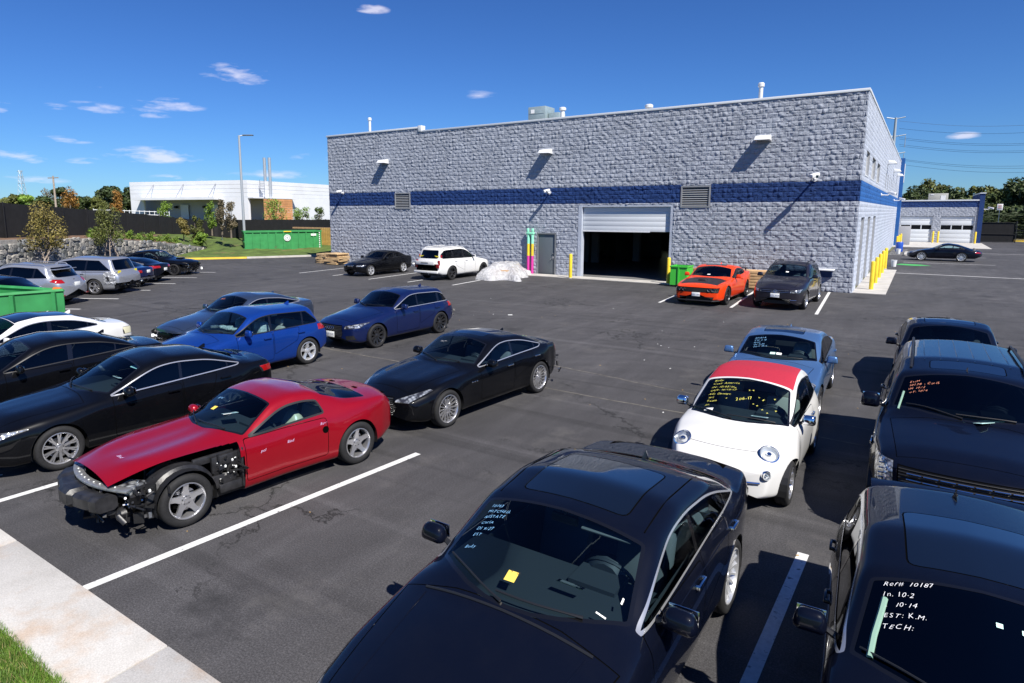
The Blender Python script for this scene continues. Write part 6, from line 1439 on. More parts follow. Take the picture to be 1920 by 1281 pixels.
A6 = std('sedan', 'largest black sedan, lower middle, with sunroof and blue windshield writing', spA6, -2.15, 4.47, -90.3, 1.03, trim=M_TRIMC, glass=(M_CLEAR, M_CLEAR, M_TINT),
         doors=[(1.70, 2.86), (2.88, 3.86)], hood=(.30, 1.36, .68, .84), head=[[(.42, .62), (.78, .62), (.86, .74), (.46, .72)]], grille=[[(-.42, .26), (.42, .26), (.46, .70), (-.46, .70)]],
         tail=[[(.42, .80), (.86, .80), (.86, .96), (.42, .93)]], boot=[(-.62, .72), (.62, .72), (.62, 1.06), (-.62, 1.06)], wheel='multi', rim=M_RIMW, rimr=.26, seat=M_INTG, fin=3.95, sunroof=(2.36, 3.3, .46), hp=M_CHROME, post=post_a6, mir=dict(size=(.15, .25, .15)))

# --- 2 black hatchback lower right
M_PALEG = mat('pale_trim_reflection_green', (.22, .36, .28), .5)
def post_br(c):
    c.glass_text(['Ref# 10187', 'In. 10·2', 'a.  10·14', 'EST: K.M.', 'TECH:'], 1.99, -.56, .048, M_W_WHITE, lh=1.75)
    c.strip([('t', 1.50, -.62), ('t', 1.65, -.60), ('t', 1.8, -.565), ('t', 1.9, -.545)], .020, 'glass_reflection_strip', M_PALEG)  # pale streak modelled on the glass in place of a reflection
    b = MB(); p, n = c.top(4.05, .0); zs = p.z
    V = []; m = 9
    for i in range(m):
        y = -.62+1.24*i/(m-1); d = abs(y)/.62; z0 = zs-.02-.02*d*d
        V += [(p.x+.12, y, z0+.02), (p.x-.03, y, z0+.055), (p.x-.20, y, z0+.05), (p.x-.20, y, z0+.02), (p.x-.05, y, z0-.02)]
    F = [[i*5+j, i*5+(j+1) % 5, i*5+5+(j+1) % 5, i*5+5+j] for i in range(m-1) for j in range(5)]+[[0, 1, 2, 3, 4][::-1], [(m-1)*5+k for k in range(5)]]
    b.add(V, F); b.obj('roof_spoiler', P_BLACKBLUE, c.root, smooth=True, sharp=.9)
    for y in (.05, .18): glass_sticker(c, 1.82, y, .035, .03, M_MINT)
    wipers(c)
spBR = spec(4.45, 1.80, 1.62, 2.65, .88, P_BLACKBLUE, (1.20, 1.12), (2.02, 1.53), (2.7, 1.61), (3.9, 1.53), (4.28, 1.12), (4.38, .98), nose=(.55, .80), hf=.95, A=1.50, C=4.12, rw=.34, res=3, flare=.03,
            pil=[(2.65, .06), (3.55, .04)], dlo=(1.55, 4.05), bgr=[(-.56, 1.12), (.56, 1.12), (.50, 1.44), (-.50, 1.44)], cabend=4.0, railh=.09, apil=.055)
BR = std('hatchback', 'black hatchback with roof spoiler and white Ref# handwriting, lower right corner', spBR, .50, 4.95, -86.6, .93, trim=M_TRIMC, glass=(M_DARKG, M_DARKG, M_DARKG),
         doors=[(1.55, 2.65), (2.67, 3.6)], hood=(.28, 1.18, .60, .72), head=[[(.4, .66), (.76, .66), (.84, .84), (.5, .80)]], tail=[[(.5, .85), (.82, .85), (.84, 1.1), (.55, 1.1)]], wheel='ten', rim=M_RIMD, fin=3.6,
         sunroof=(2.2, 3.1, .42), post=post_br, mir=dict(size=(.14, .24, .16)), seat=M_INT)

# --- 3 full-size black SUV at the right edge
def post_yuk(c):
    c.glass_text(['EstM', '10178 - CarlS', 'IN 10/2', 'oT: 10/4'], 2.02, -.66, .048, M_W_ORG, lh=1.4)
    b = MB(); dash_paper(c, 1.52, .18, .36, .26, .8, M_MINT)
    wipers(c)
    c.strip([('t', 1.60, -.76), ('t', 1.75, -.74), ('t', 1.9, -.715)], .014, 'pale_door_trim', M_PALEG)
    for k in range(6):
        y = -.5+k*.2; c.strip([('t', u, y) for u in np.linspace(2.75, 4.7, 7)], .012, 'roof_rib', P_BLACKBLUE, off=-.004)
    for sg in (1, -1):
        pts = [c.top(u, sg*.66)[0]+Vector((0, 0, .05 if 2.5 < u < 4.85 else .0)) for u in np.linspace(2.4, 4.95, 10)]
        b = MB(); b.tube(pts, .020, 7); b.obj('roof_rail', M_BLK, c.root, smooth=True)
    for sg in (1, -1):
        p, n = c.side(.95, 1.02, sg); b = MB(); b.box(p+n*.01, (.26, .02, .05)); b.obj('fender_vent', M_CHROME, c.root, bevel=.008)
    for k in range(6):
        b = MB()
        for y in np.linspace(-.6, .54, 8):
            a = c.end(y, .62+k*.07)[0]; q = c.end(y+.1425 if y < .5 else .6, .62+k*.07)[0]; b.tube([a+Vector((.02, 0, 0)), q+Vector((.02, 0, 0))], .008, 5)
        b.obj('grille_bar', M_CHROME, c.root)
    c.strip([('f', y, 1.03) for y in np.linspace(-.62, .62, 9)], .022, 'chrome_grille_surround', M_CHROME) if False else None
    for sg in (1, -1):
        b = MB()
        for k in range(6):
            p, n = c.end(sg*.84, .72+k*.055); b.box(p+Vector((.0, 0, 0)), (.03, .10, .008))
        b.obj('lamp_fin', M_CHROME, c.root)
spYU = spec(5.18, 2.04, 1.89, 2.95, 1.0, P_BLACKBLUE, (1.42, 1.30), (2.12, 1.80), (2.9, 1.89), (4.8, 1.86), (5.02, 1.35), (5.10, 1.2), nose=(.75, 1.08), hf=1.20, A=1.66, C=4.98, rw=.40, res=3, flare=.03, clear=.26, bow=(.16, .08), tum=.22,
            pil=[(2.75, .08), (3.75, .08)], dlo=(1.72, 4.92), bgr=[(-.72, 1.26), (.72, 1.26), (.66, 1.72), (-.66, 1.72)], cabend=4.9, railh=.10, ridge=[(.62, .07, .02, .2, 1.5), (.30, .05, .010, .2, 1.4)], hp=3.2, apil=.06, lean=.05)
YU = std('large_suv', 'full-size black SUV with chrome grille and orange writing on its windshield, at the right edge', spYU, .66, 10.5, -90.1, .93, cat='suv', trim=M_GLOSSBLK, glass=(M_TINT, M_DARKG, M_DARKG),
         doors=[(1.70, 2.75), (2.78, 3.75)], hood=(.22, 1.38, .72, .84), head=[[(.72, .68), (.93, .68), (.96, 1.06), (.74, 1.06)]], grille=[[(-.68, .58), (.68, .58), (.70, 1.04), (-.70, 1.04)]], wheel='six', rim=M_CHROME, rimr=.28,
         sunroof=(2.34, 2.74, .44), post=post_yuk, mir=dict(size=(.16, .26, .22)), seat=M_INT, fin=2.28, ww=.26)

# --- 4 black saloon behind it
spBS = spec(4.85, 1.85, 1.46, 2.8, .95, P_BLACKBLUE, (1.40, .98), (2.2, 1.40), (2.75, 1.46), (3.5, 1.40), (4.3, 1.10), (4.75, 1.07), res=2, pil=[(2.85, .06), (3.65, .03)], dlo=(1.75, 4.12))
BS = std('sedan', 'black sedan mostly hidden behind the full-size black SUV at the right edge', spBS, .67, 16.6, -89.5, 1.0, trim=M_TRIMC, doors=[(1.74, 2.84), (2.86, 3.8)], hood=(.3, 1.36, .6, .74), head=[[(.45, .6), (.8, .6), (.85, .72), (.5, .7)]],
         sunroof=(2.45, 3.2, .44), wheel='five', fin=3.7, rim=M_RIMS)

M_REFL = mat('lamp_reflector', (.62, .65, .68), .3, .4, .5)
# --- 5 small white car with a red soft top
def pre_fiat(c):
    c.cut([(1.72, -.60), (1.72, .60), (3.2, .52), (3.35, -.0), (3.2, -.52)], 'top', 'fabric_roof', M_REDTOP, 'merge')
def hook_fiat(c): pass
def round_lamp(c, y, z, r, name='headlight', m2=M_CHROME):
    p, n = c.end(abs(y), z); sg = 1 if y > 0 else -1; n = Vector((n.x, n.y, n.z*.6)).normalized(); p = Vector((p.x, sg*abs(p.y), p.z)); n = Vector((n.x, sg*n.y, n.z))
    M4 = Matrix.Translation(p+n*.0) @ n.to_track_quat('Z', 'Y').to_matrix().to_4x4()
    b = MB(); b.M = M4; b.lathe([(r*1.0, -.04), (r*1.12, .0), (r*1.12, .022), (r*1.0, .03), (r*.95, .012)], 28); o = b.obj(name, m2, c.root, smooth=True)
    b = MB(); b.M = M4; b.lathe([(0, -.035), (r*.25, -.034), (r*.6, -.015), (r*.97, .018)], 28); b.obj('reflector', M_REFL, o, smooth=True)
    b = MB(); b.M = M4; b.lathe([(0, .03), (r*.22, .028), (r*.33, .014), (r*.36, -.02)], 20); b.obj('projector', M_CHROME, o, smooth=True)
    b = MB(); b.M = M4; b.lathe([(0, .048), (r*.4, .044), (r*.8, .03), (r*.98, .018)], 28); b.obj('lens', M_LENS, o, smooth=True)
def post_fiat(c):
    for sg in (1, -1): round_lamp(c, sg*.555, .76, .112); round_lamp(c, sg*.575, .57, .058, 'lower_lamp')
    c.strip([('t', .30+.06*(abs(y)/.45)**2, y) for y in np.linspace(-.47, .47, 13)], .004, 'hood_seam', M_GAP, off=-.001)
    for y in (-.03, .03): c.strip([('t', u, y*(1+u)) for u in np.linspace(.35, .8, 8)], .004, 'hood_crease', P_WHITE, off=0)
    c.glass_text(['Body', 'Cust: America', 'IN: 10/05/17', 'OUT: 10/10/17', 'Adj: Damage', 'Wt', 'Team', 'pt.'], 1.60, -.48, .052, M_W_YEL, lh=1.5)
    rnd = random.Random(3)
    for k in range(13):
        u, y = rnd.uniform(1.12, 1.5), rnd.uniform(-.25, .45); c.glass_text(['+'], u, y, .06, M_W_YEL, rot=rnd.uniform(-.5, .5))
    c.glass_text(['206-17'], 1.22, -.08, .07, M_W_YEL, rot=.4)
    dash_paper(c, 1.08, .28, .22, .16, .1, M_WHITEP); glass_sticker(c, 1.02, -.46, .12, .05, M_STKW); wipers(c)
    for sg in (1, -1):
        c.strip([('f_', 0, 0)] if False else [c.end(sg*y, .47)[0]+Vector((.012, 0, 0)) for y in np.linspace(.12, .52, 8)], .016, 'chrome_whisker', M_CHROME)
    c.strip([c.end(y, .47)[0]+Vector((.012, 0, 0)) for y in (-.1, 0, .1)], .018, 'badge', M_CHROME)
    p, n = c.end(.0, .42); b = MB(); b.box((p.x-.02, 0, .36), (.05, .80, .10)); b.obj('lower_grille', M_GRILLE, c.root, bevel=.02)
M_REDTOP = noisy((.38, .012, .035), .12, 60, .85, bump=.2, bscale=300, name='red_canvas')
spFI = spec(3.55, 1.63, 1.50, 2.3, .72, P_WHITE, (.84, .96), (1.64, 1.40), (2.2, 1.49), (3.0, 1.42), (3.42, 1.0), (3.5, .9), nose=(.55, .66), hf=.84, A=1.05, C=3.25, rw=.30, res=3, flare=.045, bow=(.25, .16), bowl=(1.3, 1.0), hp=2.4, clear=.2,
            belt=[(0, .60), (.12, .68), (.4, .79), (1.0, .90), (1.7, .96), (3.1, 1.02), (3.4, .9), (3.55, .75)], pil=[(2.45, .08)], dlo=(1.14, 3.10), railh=.075, apil=.035, tum=.27, bgr=[(-.5, 1.05), (.5, 1.05), (.45, 1.34), (-.45, 1.34)], cabend=3.2,
            hw=[(0, .60), (.3, .71), (.8, .80), (1.5, .815), (2.6, .815), (3.2, .78), (3.55, .66)])
FI = std('microcar', 'small white two-door hatchback with red fabric roof and yellow pen marks on its windshield', spFI, -1.87, 9.85, -90.1, .97, trim=M_BLK, glass=(M_CLEAR, M_CLEAR, M_TINT), doors=[(1.2, 2.42)], ww=.18, wheel='ten', rim=M_RIMS,
         post=post_fiat, mir=dict(size=(.12, .19, .14), m=M_CHROME), seat=M_TAN, dash=M_INT, pre=pre_fiat, hp=M_CHROME)

# --- 6 steel-blue saloon behind it
def post_stl(c):
    c.glass_text(['AMALIA', 'VW 2 10', 'Body', 'IN 9/25', 'OUT 10/6'], 2.10, -.50, .055, M_W_BLUE, lh=1.4); glass_sticker(c, 1.62, -.12, .10, .06, M_MINT); glass_sticker(c, 1.62, .0, .10, .06, M_STKW); wipers(c)
    b = MB(); p = c.top(2.6, .4)[0]; b.box((c.x0-2.75, .37, .95), (.30, .45, .5), taper=.3); b.obj('plastic_seat_cover', M_FILM, c.root, bevel=.08)
def film_b(nt, b):
    b.inputs['Transmission Weight'].default_value = 0; b.inputs['Alpha'].default_value = .78
    tc = nt.nodes.new('ShaderNodeTexCoord'); n = nn(nt, 'ShaderNodeTexNoise', Scale=9, Detail=6, Distortion=2.); nt.links.new(tc.outputs['Object'], n.inputs[0]); bp = nn(nt, 'ShaderNodeBump', Strength=1., Distance=.04); nt.links.new(n.outputs[0], bp.inputs['Height']); nt.links.new(bp.outputs[0], b.inputs['Normal'])
M_FILM = mat('clear_film', (.62, .66, .62), .25, 0, .5, build=film_b)
spST = spec(4.9, 1.88, 1.48, 2.85, .95, P_STEELBLUE, (1.45, 1.0), (2.2, 1.41), (2.75, 1.475), (3.5, 1.42), (4.35, 1.12), (4.8, 1.09), nose=(.55, .76), hf=.90, res=3, rw=.35, pil=[(2.85, .06), (3.7, .03)], dlo=(1.78, 4.2), ridge=[(.45, .06, .02, .3, 1.5)], A=1.72, flare=.03)
ST = std('sedan', 'steel blue sedan with dark sunroof, right behind the small white car with the red roof', spST, -2.13, 14.0, -88.7, .93, trim=M_BLK, glass=(M_CLEAR, M_TINT, M_TINT), doors=[(1.76, 2.84), (2.86, 3.85)], hood=(.3, 1.40, .6, .74),
         head=[[(.50, .66), (.84, .66), (.88, .84), (.55, .80)]], grille=[[(-.45, .4), (.45, .4), (.48, .74), (-.48, .74)]], wheel='multi', rim=M_RIMS, sunroof=(2.45, 2.9, .40), fin=3.6, post=post_stl, seat=M_TAN)

# --- 7 stripped red sports coupe
M_SHADEG = noisy((.018, .018, .02), .5, 9, .42, bump=.15, bscale=18, name='dirty_black_plastic')
def post_vet(c):
    x0 = c.x0; R = c.root
    # bumper beam foam and brackets in front
    b = MB(); pts = [(x0+.03-.20*(abs(y)/.75)**2, y, .50) for y in np.linspace(-.78, .78, 13)]
    yy = np.linspace(-.80, .62, 33); V = []; F = []; m = 8
    for i, y in enumerate(yy):
        cx = x0+.0-.20*(abs(y)/.75)**2; blk = (1.0, .84, 1.1, .90, 1.0)[int((y+.80)/.3201)]; tap = 1-.35*(abs(y)/.8)**6; jt = .82 if abs(((y+.80)/.32) % 1-.0) < .06 else 1
        for k in range(m): a = 2*PI*k/m+PI/8; V.append((cx+.135*blk*tap*jt*math.copysign(abs(math.cos(a))**.5, math.cos(a)), y, .49+.105*blk*tap*jt*math.copysign(abs(math.sin(a))**.5, math.sin(a))))
    F = [[i*m+k, i*m+(k+1) % m, (i+1)*m+(k+1) % m, (i+1)*m+k] for i in range(32) for k in range(m)]+[list(range(m))[::-1], [32*m+k for k in range(m)]]; b.add(V, F)
    b.obj('bumper_foam', M_SHADEG, R, smooth=True, sharp=.55)
    b = MB()
    for i in range(12):
        a, q = Vector(pts[i])+Vector((-.15, 0, .135)), Vector(pts[i+1])+Vector((-.15, 0, .135)); b.box((a+q)/2, (.11, (q-a).length*1.05, .03), rz=math.atan2(q.y-a.y, q.x-a.x)-PI/2)
    b.obj('bumper_reinforcement', M_ALUD, R, bevel=.006)
    clutter(R, (x0-.55, -.80, .20), (x0-.10, .80, .42), 70, 1, 'broken_front_parts')
    clutter(R, (x0-.75, .45, .28), (x0-.25, .84, .60), 60, 11, 'broken_front_parts')
    clutter(R, (x0-.75, -.84, .28), (x0-.25, -.5, .56), 40, 12, 'broken_front_parts')
    b = MB(); b.b2((x0-.85, -.55, .25), (x0-.30, .55, .58)); b.obj('radiator_support', M_GAP, R)
    for sg in (1, -1):
        y0 = sg*.80   # inner wheel arch liner, standing proud of the missing fender
        b = MB(); n = 18; r1, r2 = c.rw+.05, c.rw+.10; V = []; F = []
        for k in range(n+1):
            a = math.radians(-18+205*k/n)
            for (r, yy) in ((r1, y0+sg*.02), (r2, y0-sg*.02), (r2+.01, y0-sg*.12), (r1, y0-sg*.42)): V.append((x0-c.uf+r*math.cos(a), yy, c.rw+r*.95*math.sin(a)))
        for k in range(n):
            for j in range(3): F.append([4*k+j, 4*k+j+1, 4*k+5+j, 4*k+4+j])
        b.add(V, F); b.obj('arch_liner', M_SHADEG, R, smooth=True, sharp=.6)
        b = MB()
        b.box((x0-1.55, sg*.76, .62), (.42, .06, .22)); b.box((x0-1.48, sg*.80, .40), (.34, .05, .18)); b.box((x0-1.60, sg*.74, .30), (.40, .22, .12)); b.box((x0-1.72, sg*.83, .52), (.03, .10, .55))
        b.box((x0-1.40, sg*.70, .70), (.55, .05, .10)); b.box((x0-.95, sg*.66, .64), (.6, .05, .06)); b.obj('inner_fender', M_SHADEG, R, bevel=.015)
        clutter(R, (x0-1.72, sg*.80-.04, .38), (x0-1.35, sg*.80+.04, .74), 26, 21+sg, 'bracket', smin=.02, smax=.12)
        b = MB(); rr = random.Random(5+sg)
        for k in range(9):
            p = (x0-rr.uniform(1.35, 1.72), sg*(.815+rr.uniform(0, .03)), rr.uniform(.35, .74)); b.lathe([(0, .008), (.006, .006), (.007, 0)], 8, 'y', p)
        for k in range(8):
            p = (x0-rr.uniform(.30, .62), sg*rr.uniform(.6, .85), rr.uniform(.40, .62)); b.lathe([(0, .008), (.006, .006), (.007, 0)], 8, 'z', p)
        b.obj('clip', M_WHITEP, R)
        b = MB(); b.box((x0-.42, sg*.60, .60), (.26, .22, .10), rz=sg*.5); b.obj('lamp_bucket', M_HEAD, R, bevel=.02)
        b = MB(); b.lathe([(.0, .04), (.05, .05), (.09, .02), (.10, -.04)], 14, 'x', (x0-.28, sg*.62, .30)); b.tube([(x0-.3, sg*.7, .3), (x0-.2, sg*.78, .36), (x0-.24, sg*.84, .28)], .03, 8); b.obj('fog_lamp', M_SHADEG, R, smooth=True)
    b = MB()
    for k, y in enumerate(np.linspace(-.6, .6, 11)): b.lathe([(0, .008), (.010, .006), (.011, 0)], 8, 'z', (x0-.12-.20*(abs(y)/.75)**2, y, .655))
    b.obj('clip', M_WHITEP, R)
    c.glass_text(['Bind'], 2.08, -.42, .06, M_W_BLUE); glass_sticker(c, 1.86, -.22, .09, .07, M_STKY); dash_paper(c, 1.92, .12, .20, .30, 1.2); wipers(c)
    # draped film over the seat
    b = MB(); r = random.Random(4); V = []; F = []; n = 9
    for i in range(n):
        for j in range(6): V.append((x0-2.65-.30*(j/5)+r.uniform(-.03, .03), .20+.45*i/(n-1), .55+.48*(1-((i-4)/4.5)**2)*(1-abs(j-2.5)/4.5)+r.uniform(-.03, .03)))
    for i in range(n-1):
        for j in range(5): F.append([i*6+j, i*6+j+1, i*6+7+j, i*6+6+j])
    b.add(V, F); b.obj('seat_cover_film', M_FILMT, R, smooth=True, sharp=3)
    for sg in (1, -1):
        for (tx, u, z) in (('Bind', 2.45, .68), ('Rear', 3.0, .80), ('pol', 2.02, .66)):
            p, n = c.side(u, z, sg); q = n.to_track_quat('Z', 'Y').to_matrix().to_4x4()
            text_mesh(tx, .058, M_W_LILAC, c.body, Matrix.Translation(p+n*.004) @ Matrix.Rotation(0 if sg < 0 else PI, 4, 'Z') @ Matrix.Rotation(PI/2, 4, 'X'), 'chalk_writing', .3)
        p, n = c.side(3.02, .70, sg); b = MB(); b.M = Matrix.Translation(p) @ n.to_track_quat('Z', 'Y').to_matrix().to_4x4(); b.lathe([(0, .001), (.035, .001), (.05, .004), (.052, 0)], 16); b.obj('door_handle', M_GAP, R)
        for uu, yy in ((4.05, .30), (4.35, .62)):
            p, n = c.top(uu, sg*yy); b = MB(); b.box(p+Vector((0, 0, .004)), (.05, .10, .008)); b.obj('hinge_mark', M_GAP, R)
    t = text_mesh('Bind', .07, M_W_LILAC, c.body, Matrix.Translation(c.top(.50, .12)[0]+Vector((0, 0, .006))) @ Matrix.Rotation(PI/2, 4, 'Z'), 'chalk_writing', .3)
M_ALUD = mat('dull_aluminium', (.45, .46, .46), .45, .8); M_FILMT = mat('masking_film', (.55, .50, .34), .35, 0, .3)
def pre_vet(c):
    # missing nose and fenders
    c.cut([(-.3, -.2), (1.74, -.2), (1.74, .77), (1.2, .74), (.55, .68), (.30, .62), (-.3, .6)], 'side', delete=True, flt=lambda p, n: p.y > .2 or p.x > c.x0-.45)
    c.cut([(-1.2, -.3), (1.2, -.3), (1.2, .66), (-1.2, .66)], 'front', delete=True, flt=lambda p, n: p.x > c.x0-.5)
    c.cut([(-.3, -1), (-.3, 1), (.165, 1), (.165, -1)], 'top', delete=True)
    k = c.cut([(.17, -.60), (.17, .60), (.5, .67), (1.0, .72), (1.55, .80), (1.55, -.80), (1.0, -.72), (.5, -.66)], 'top', 'hood', c.paint, 'merge', flt=lambda p, n: n.z > .5)
    for f in list(c.bm.faces):
        ce = f.calc_center_median()
        if f[c.lay] == 0 and ce.x > c.x0-1.70 and ce.z < .86: c.bm.faces.remove(f)
spVE = spec(4.57, 1.87, 1.30, 2.655, .94, P_RED, (1.52, .93), (2.28, 1.25), (2.62, 1.305), (3.05, 1.26), (3.95, 1.03), (4.42, .98), nose=(.48, .72), hf=.83, res=3, rw=.335, A=1.76, C=3.45, flare=.05, flw=.46, clear=.17, tum=.36, bow=(.34, .26), bowl=(1.2, 1.2),
            rail=[(0, 0), (1.76, .86), (2.34, 1.18), (2.65, 1.225), (2.98, 1.20), (3.42, 1.01), (3.75, .93), (3.76, 0), (4.57, 0)],
            belt=[(0, .66), (.25, .70), (.7, .77), (1.5, .84), (2.2, .85), (3.4, .92), (4.2, .94), (4.42, .92), (4.57, .78)], zr=.62, bgin=.12, bgy=.07,
            pil=[], dlo=(1.80, 3.14), dclip=[(1, .35, 3.04+.35*1.0)], hump=[(.90, .05, .45), (3.6, .03, .5)], ridge=[(.46, .09, .05, .25, 1.7), (.16, .10, -.018, .4, 1.6)], hp=2.6, apil=.045, railr=.045, trimw=.026,
            hw=[(0, .70), (.3, .84), (.8, .92), (1.5, .90), (2.4, .885), (3.2, .93), (3.8, .94), (4.3, .90), (4.57, .80)])
VE = std('sports_coupe', 'red sports coupe stripped of its front bumper and fenders, black frame showing', spVE, -7.75, 5.35, -96.0, .975, cat='car', trim=M_BLK, glass=(M_CLEAR, M_CLEAR, M_TINT), doors=[(1.76, 3.06)], wheel='five', rim=M_RIMS, rimr=.235, ww=.26,
         pre=pre_vet, post=post_vet, mir=dict(size=(.14, .20, .12), u=1.98, z=.86, sides=(-1,)), hp=False, seat=M_TAN, rear=False, only=(.94+2.655,))

# --- 8 black luxury saloon with silver multi-spoke wheels
def post_gh(c):
    c.glass_text(['Maserati'], 2.22, -.44, .045, M_W_WHITE); dash_paper(c, 1.72, -.5, .10, .06); wipers(c)
    b = MB(); q = [c.end(y, .55)[0]+Vector((.01, 0, 0)) for y in np.linspace(-.5, .5, 9)]
    for k in range(7): a = c.end(-.36+k*.12, .50)[0]; b.box(a+Vector((.01, 0, 0)), (.02, .012, .26))
    b.obj('grille_bar', M_CHROME, c.root)
    for sg in (1, -1):
        for k in range(3): p, n = c.side(1.62+k*.07, .72, sg); bb = MB(); bb.box(p, (.045, .02, .025)); bb.obj('fender_vent', M_CHROME, c.root, bevel=.005)
    clutter(c.root, (c.x0-4.97, -.85, .30), (c.x0-4.70, .92, .62), 40, 8, 'broken_bumper_bracket', smax=.14)
def pre_gh(c):
    c.cut([(4.70, .0), (5.2, .0), (5.2, .62), (4.70, .62)], 'side', delete=True)
spGH = spec(4.97, 1.945, 1.46, 3.0, .93, P_BLACK, (1.62, .98), (2.40, 1.39), (2.85, 1.455), (3.5, 1.40), (4.45, 1.08), (4.85, 1.05), nose=(.52, .66), hf=.84, res=3, rw=.355, A=1.86, C=4.35, flare=.05, flw=.48, tum=.32, bow=(.36, .24), bowl=(1.3, 1.2),
            pil=[(3.02, .06), (3.80, .03)], dlo=(1.92, 4.12), dclip=[(.5, -1, .5*4.05-1.08)], hump=[(.95, .05, .5), (3.95, .04, .5)], ridge=[(.50, .08, .028, .4, 1.7)], hp=2.6, apil=.075)
GH = std('sedan', 'black sport sedan with chrome window outline and multi-spoke wheels, behind the red coupe', spGH, -7.36, 10.13, -95.2, .945, trim=M_TRIMC, glass=(M_CLEAR, M_CLEAR, M_TINT), doors=[(1.90, 3.0), (3.02, 3.95)], hood=(.30, 1.58, .56, .72),
         head=[[(.44, .58), (.70, .58), (.86, .76), (.80, .78), (.46, .64)]], grille=[[(-.42, .32), (.42, .32), (.50, .50), (.38, .66), (-.38, .66), (-.50, .50)]], tail=[[(.45, .82), (.86, .82), (.86, .97), (.45, .93)]], pre=pre_gh,
         wheel='multi', rim=M_RIMS, rimr=.27, ww=.24, fin=3.75, post=post_gh, hp=M_CHROME, seat=M_INTG, sunroof=(2.6, 3.3, .42), mir=dict(size=(.15, .23, .15)))

# --- 9 navy hatchback with a big dark grille
def post_a3(c):
    for k in range(4):
        q = [c.end(-.12+k*.08+.035*math.cos(a), .60+.035*math.sin(a))[0]+Vector((.03, 0, 0)) for a in np.linspace(0, 2*PI, 13)]; b = MB(); b.tube(q, .007, 5, cap=False); b.obj('badge_ring', M_CHROME, c.root)
    clutter(c.root, (c.x0-4.31, -.8, .35), (c.x0-4.12, .85, .62), 30, 9, 'broken_bumper_bracket', smax=.12); dash_paper(c, 1.55, .30, .24, .07); dash_paper(c, 1.60, -.5, .08, .15); dash_paper(c, 1.50, -.12, .08, .05); wipers(c)
spA3 = spec(4.31, 1.785, 1.43, 2.636, .86, P_NAVY, (1.28, .98), (2.02, 1.36), (2.5, 1.42), (3.75, 1.37), (4.15, .98), (4.24, .9), nose=(.52, .72), hf=.86, res=3, rw=.325, A=1.58, C=4.0, flare=.03, pil=[(2.55, .06), (3.48, .09)], dlo=(1.62, 3.92), dclip=[(.8, 1, .8*3.92+1.06)],
            bgr=[(-.5, 1.0), (.5, 1.0), (.45, 1.28), (-.45, 1.28)], cabend=3.9, tum=.27, railh=.07, bow=(.26, .14))
A3 = std('hatchback', 'navy hatchback with large dark grille and ten-spoke wheels, behind the bright blue hatchback', spA3, -13.12, 14.25, -92.3, 1.04, trim=M_TRIMC, glass=(M_TINT, M_TINT, M_DARKG), doors=[(1.60, 2.55), (2.57, 3.5)], hood=(.25, 1.24, .55, .70),
         head=[[(.46, .58), (.78, .60), (.84, .73), (.50, .67)]], grille=[[(-.34, .26), (.34, .26), (.42, .44), (.40, .68), (-.40, .68), (-.42, .44)]], fog=[[(.52, .28), (.74, .30), (.72, .42), (.5, .4)]], wheel='ten', rim=M_RIMD, rimr=.245, plates=[(True, .42, 'XJM 4182', None, 0, .03)], fin=3.5, post=post_a3,
         tail=[[(.5, .78), (.84, .78), (.84, .93), (.5, .93)]])

# --- 10 bright blue hatchback
def post_go(c):
    for (y, w) in ((.38, .42), (-.38, .42)):
        b = MB(); b.box((c.x0-2.55, y, .92), (.35, .40, .46), taper=.35); b.obj('plastic_seat_cover', M_FILM, c.root, bevel=.07)
    b = MB(); r = random.Random(2)
    for k in range(7): b.box((c.x0-1.85-r.uniform(0, .15), -.45+r.uniform(0, .6), 1.0+r.uniform(0, .06)), (.14, .16, .06), rz=r.uniform(0, 3), mi=0)
    b.obj('crumpled_film', M_FILM, c.root, bevel=.02); wipers(c)
spGO = spec(4.26, 1.80, 1.46, 2.63, .86, P_BLUE, (1.30, .99), (1.98, 1.39), (2.5, 1.455), (3.8, 1.40), (4.12, 1.0), (4.2, .9), nose=(.52, .72), hf=.86, res=3, rw=.325, A=1.55, C=3.98, flare=.025, pil=[(2.50, .06), (3.42, .05)], dlo=(1.60, 3.86), dclip=[(.9, 1, .9*3.88+1.02)],
            bgr=[(-.5, 1.02), (.5, 1.02), (.46, 1.32), (-.46, 1.32)], cabend=3.9, tum=.24, railh=.07, bow=(.26, .12))
GO = std('hatchback', 'bright blue hatchback with plastic-covered seats and pale wheels', spGO, -13.28, 9.10, -91.5, 1.03, trim=M_BLK, glass=(M_CLEAR, M_CLEAR, M_TINT), doors=[(1.58, 2.50), (2.52, 3.45)], hood=(.25, 1.26, .55, .70),
         head=[[(.5, .58), (.82, .6), (.84, .72), (.5, .7)]], tail=[[(.48, .80), (.86, .80), (.86, .95), (.48, .93)]], wheel='split', rim=M_RIMW, rimr=.23, fin=3.55, post=post_go, seat=M_TAN)

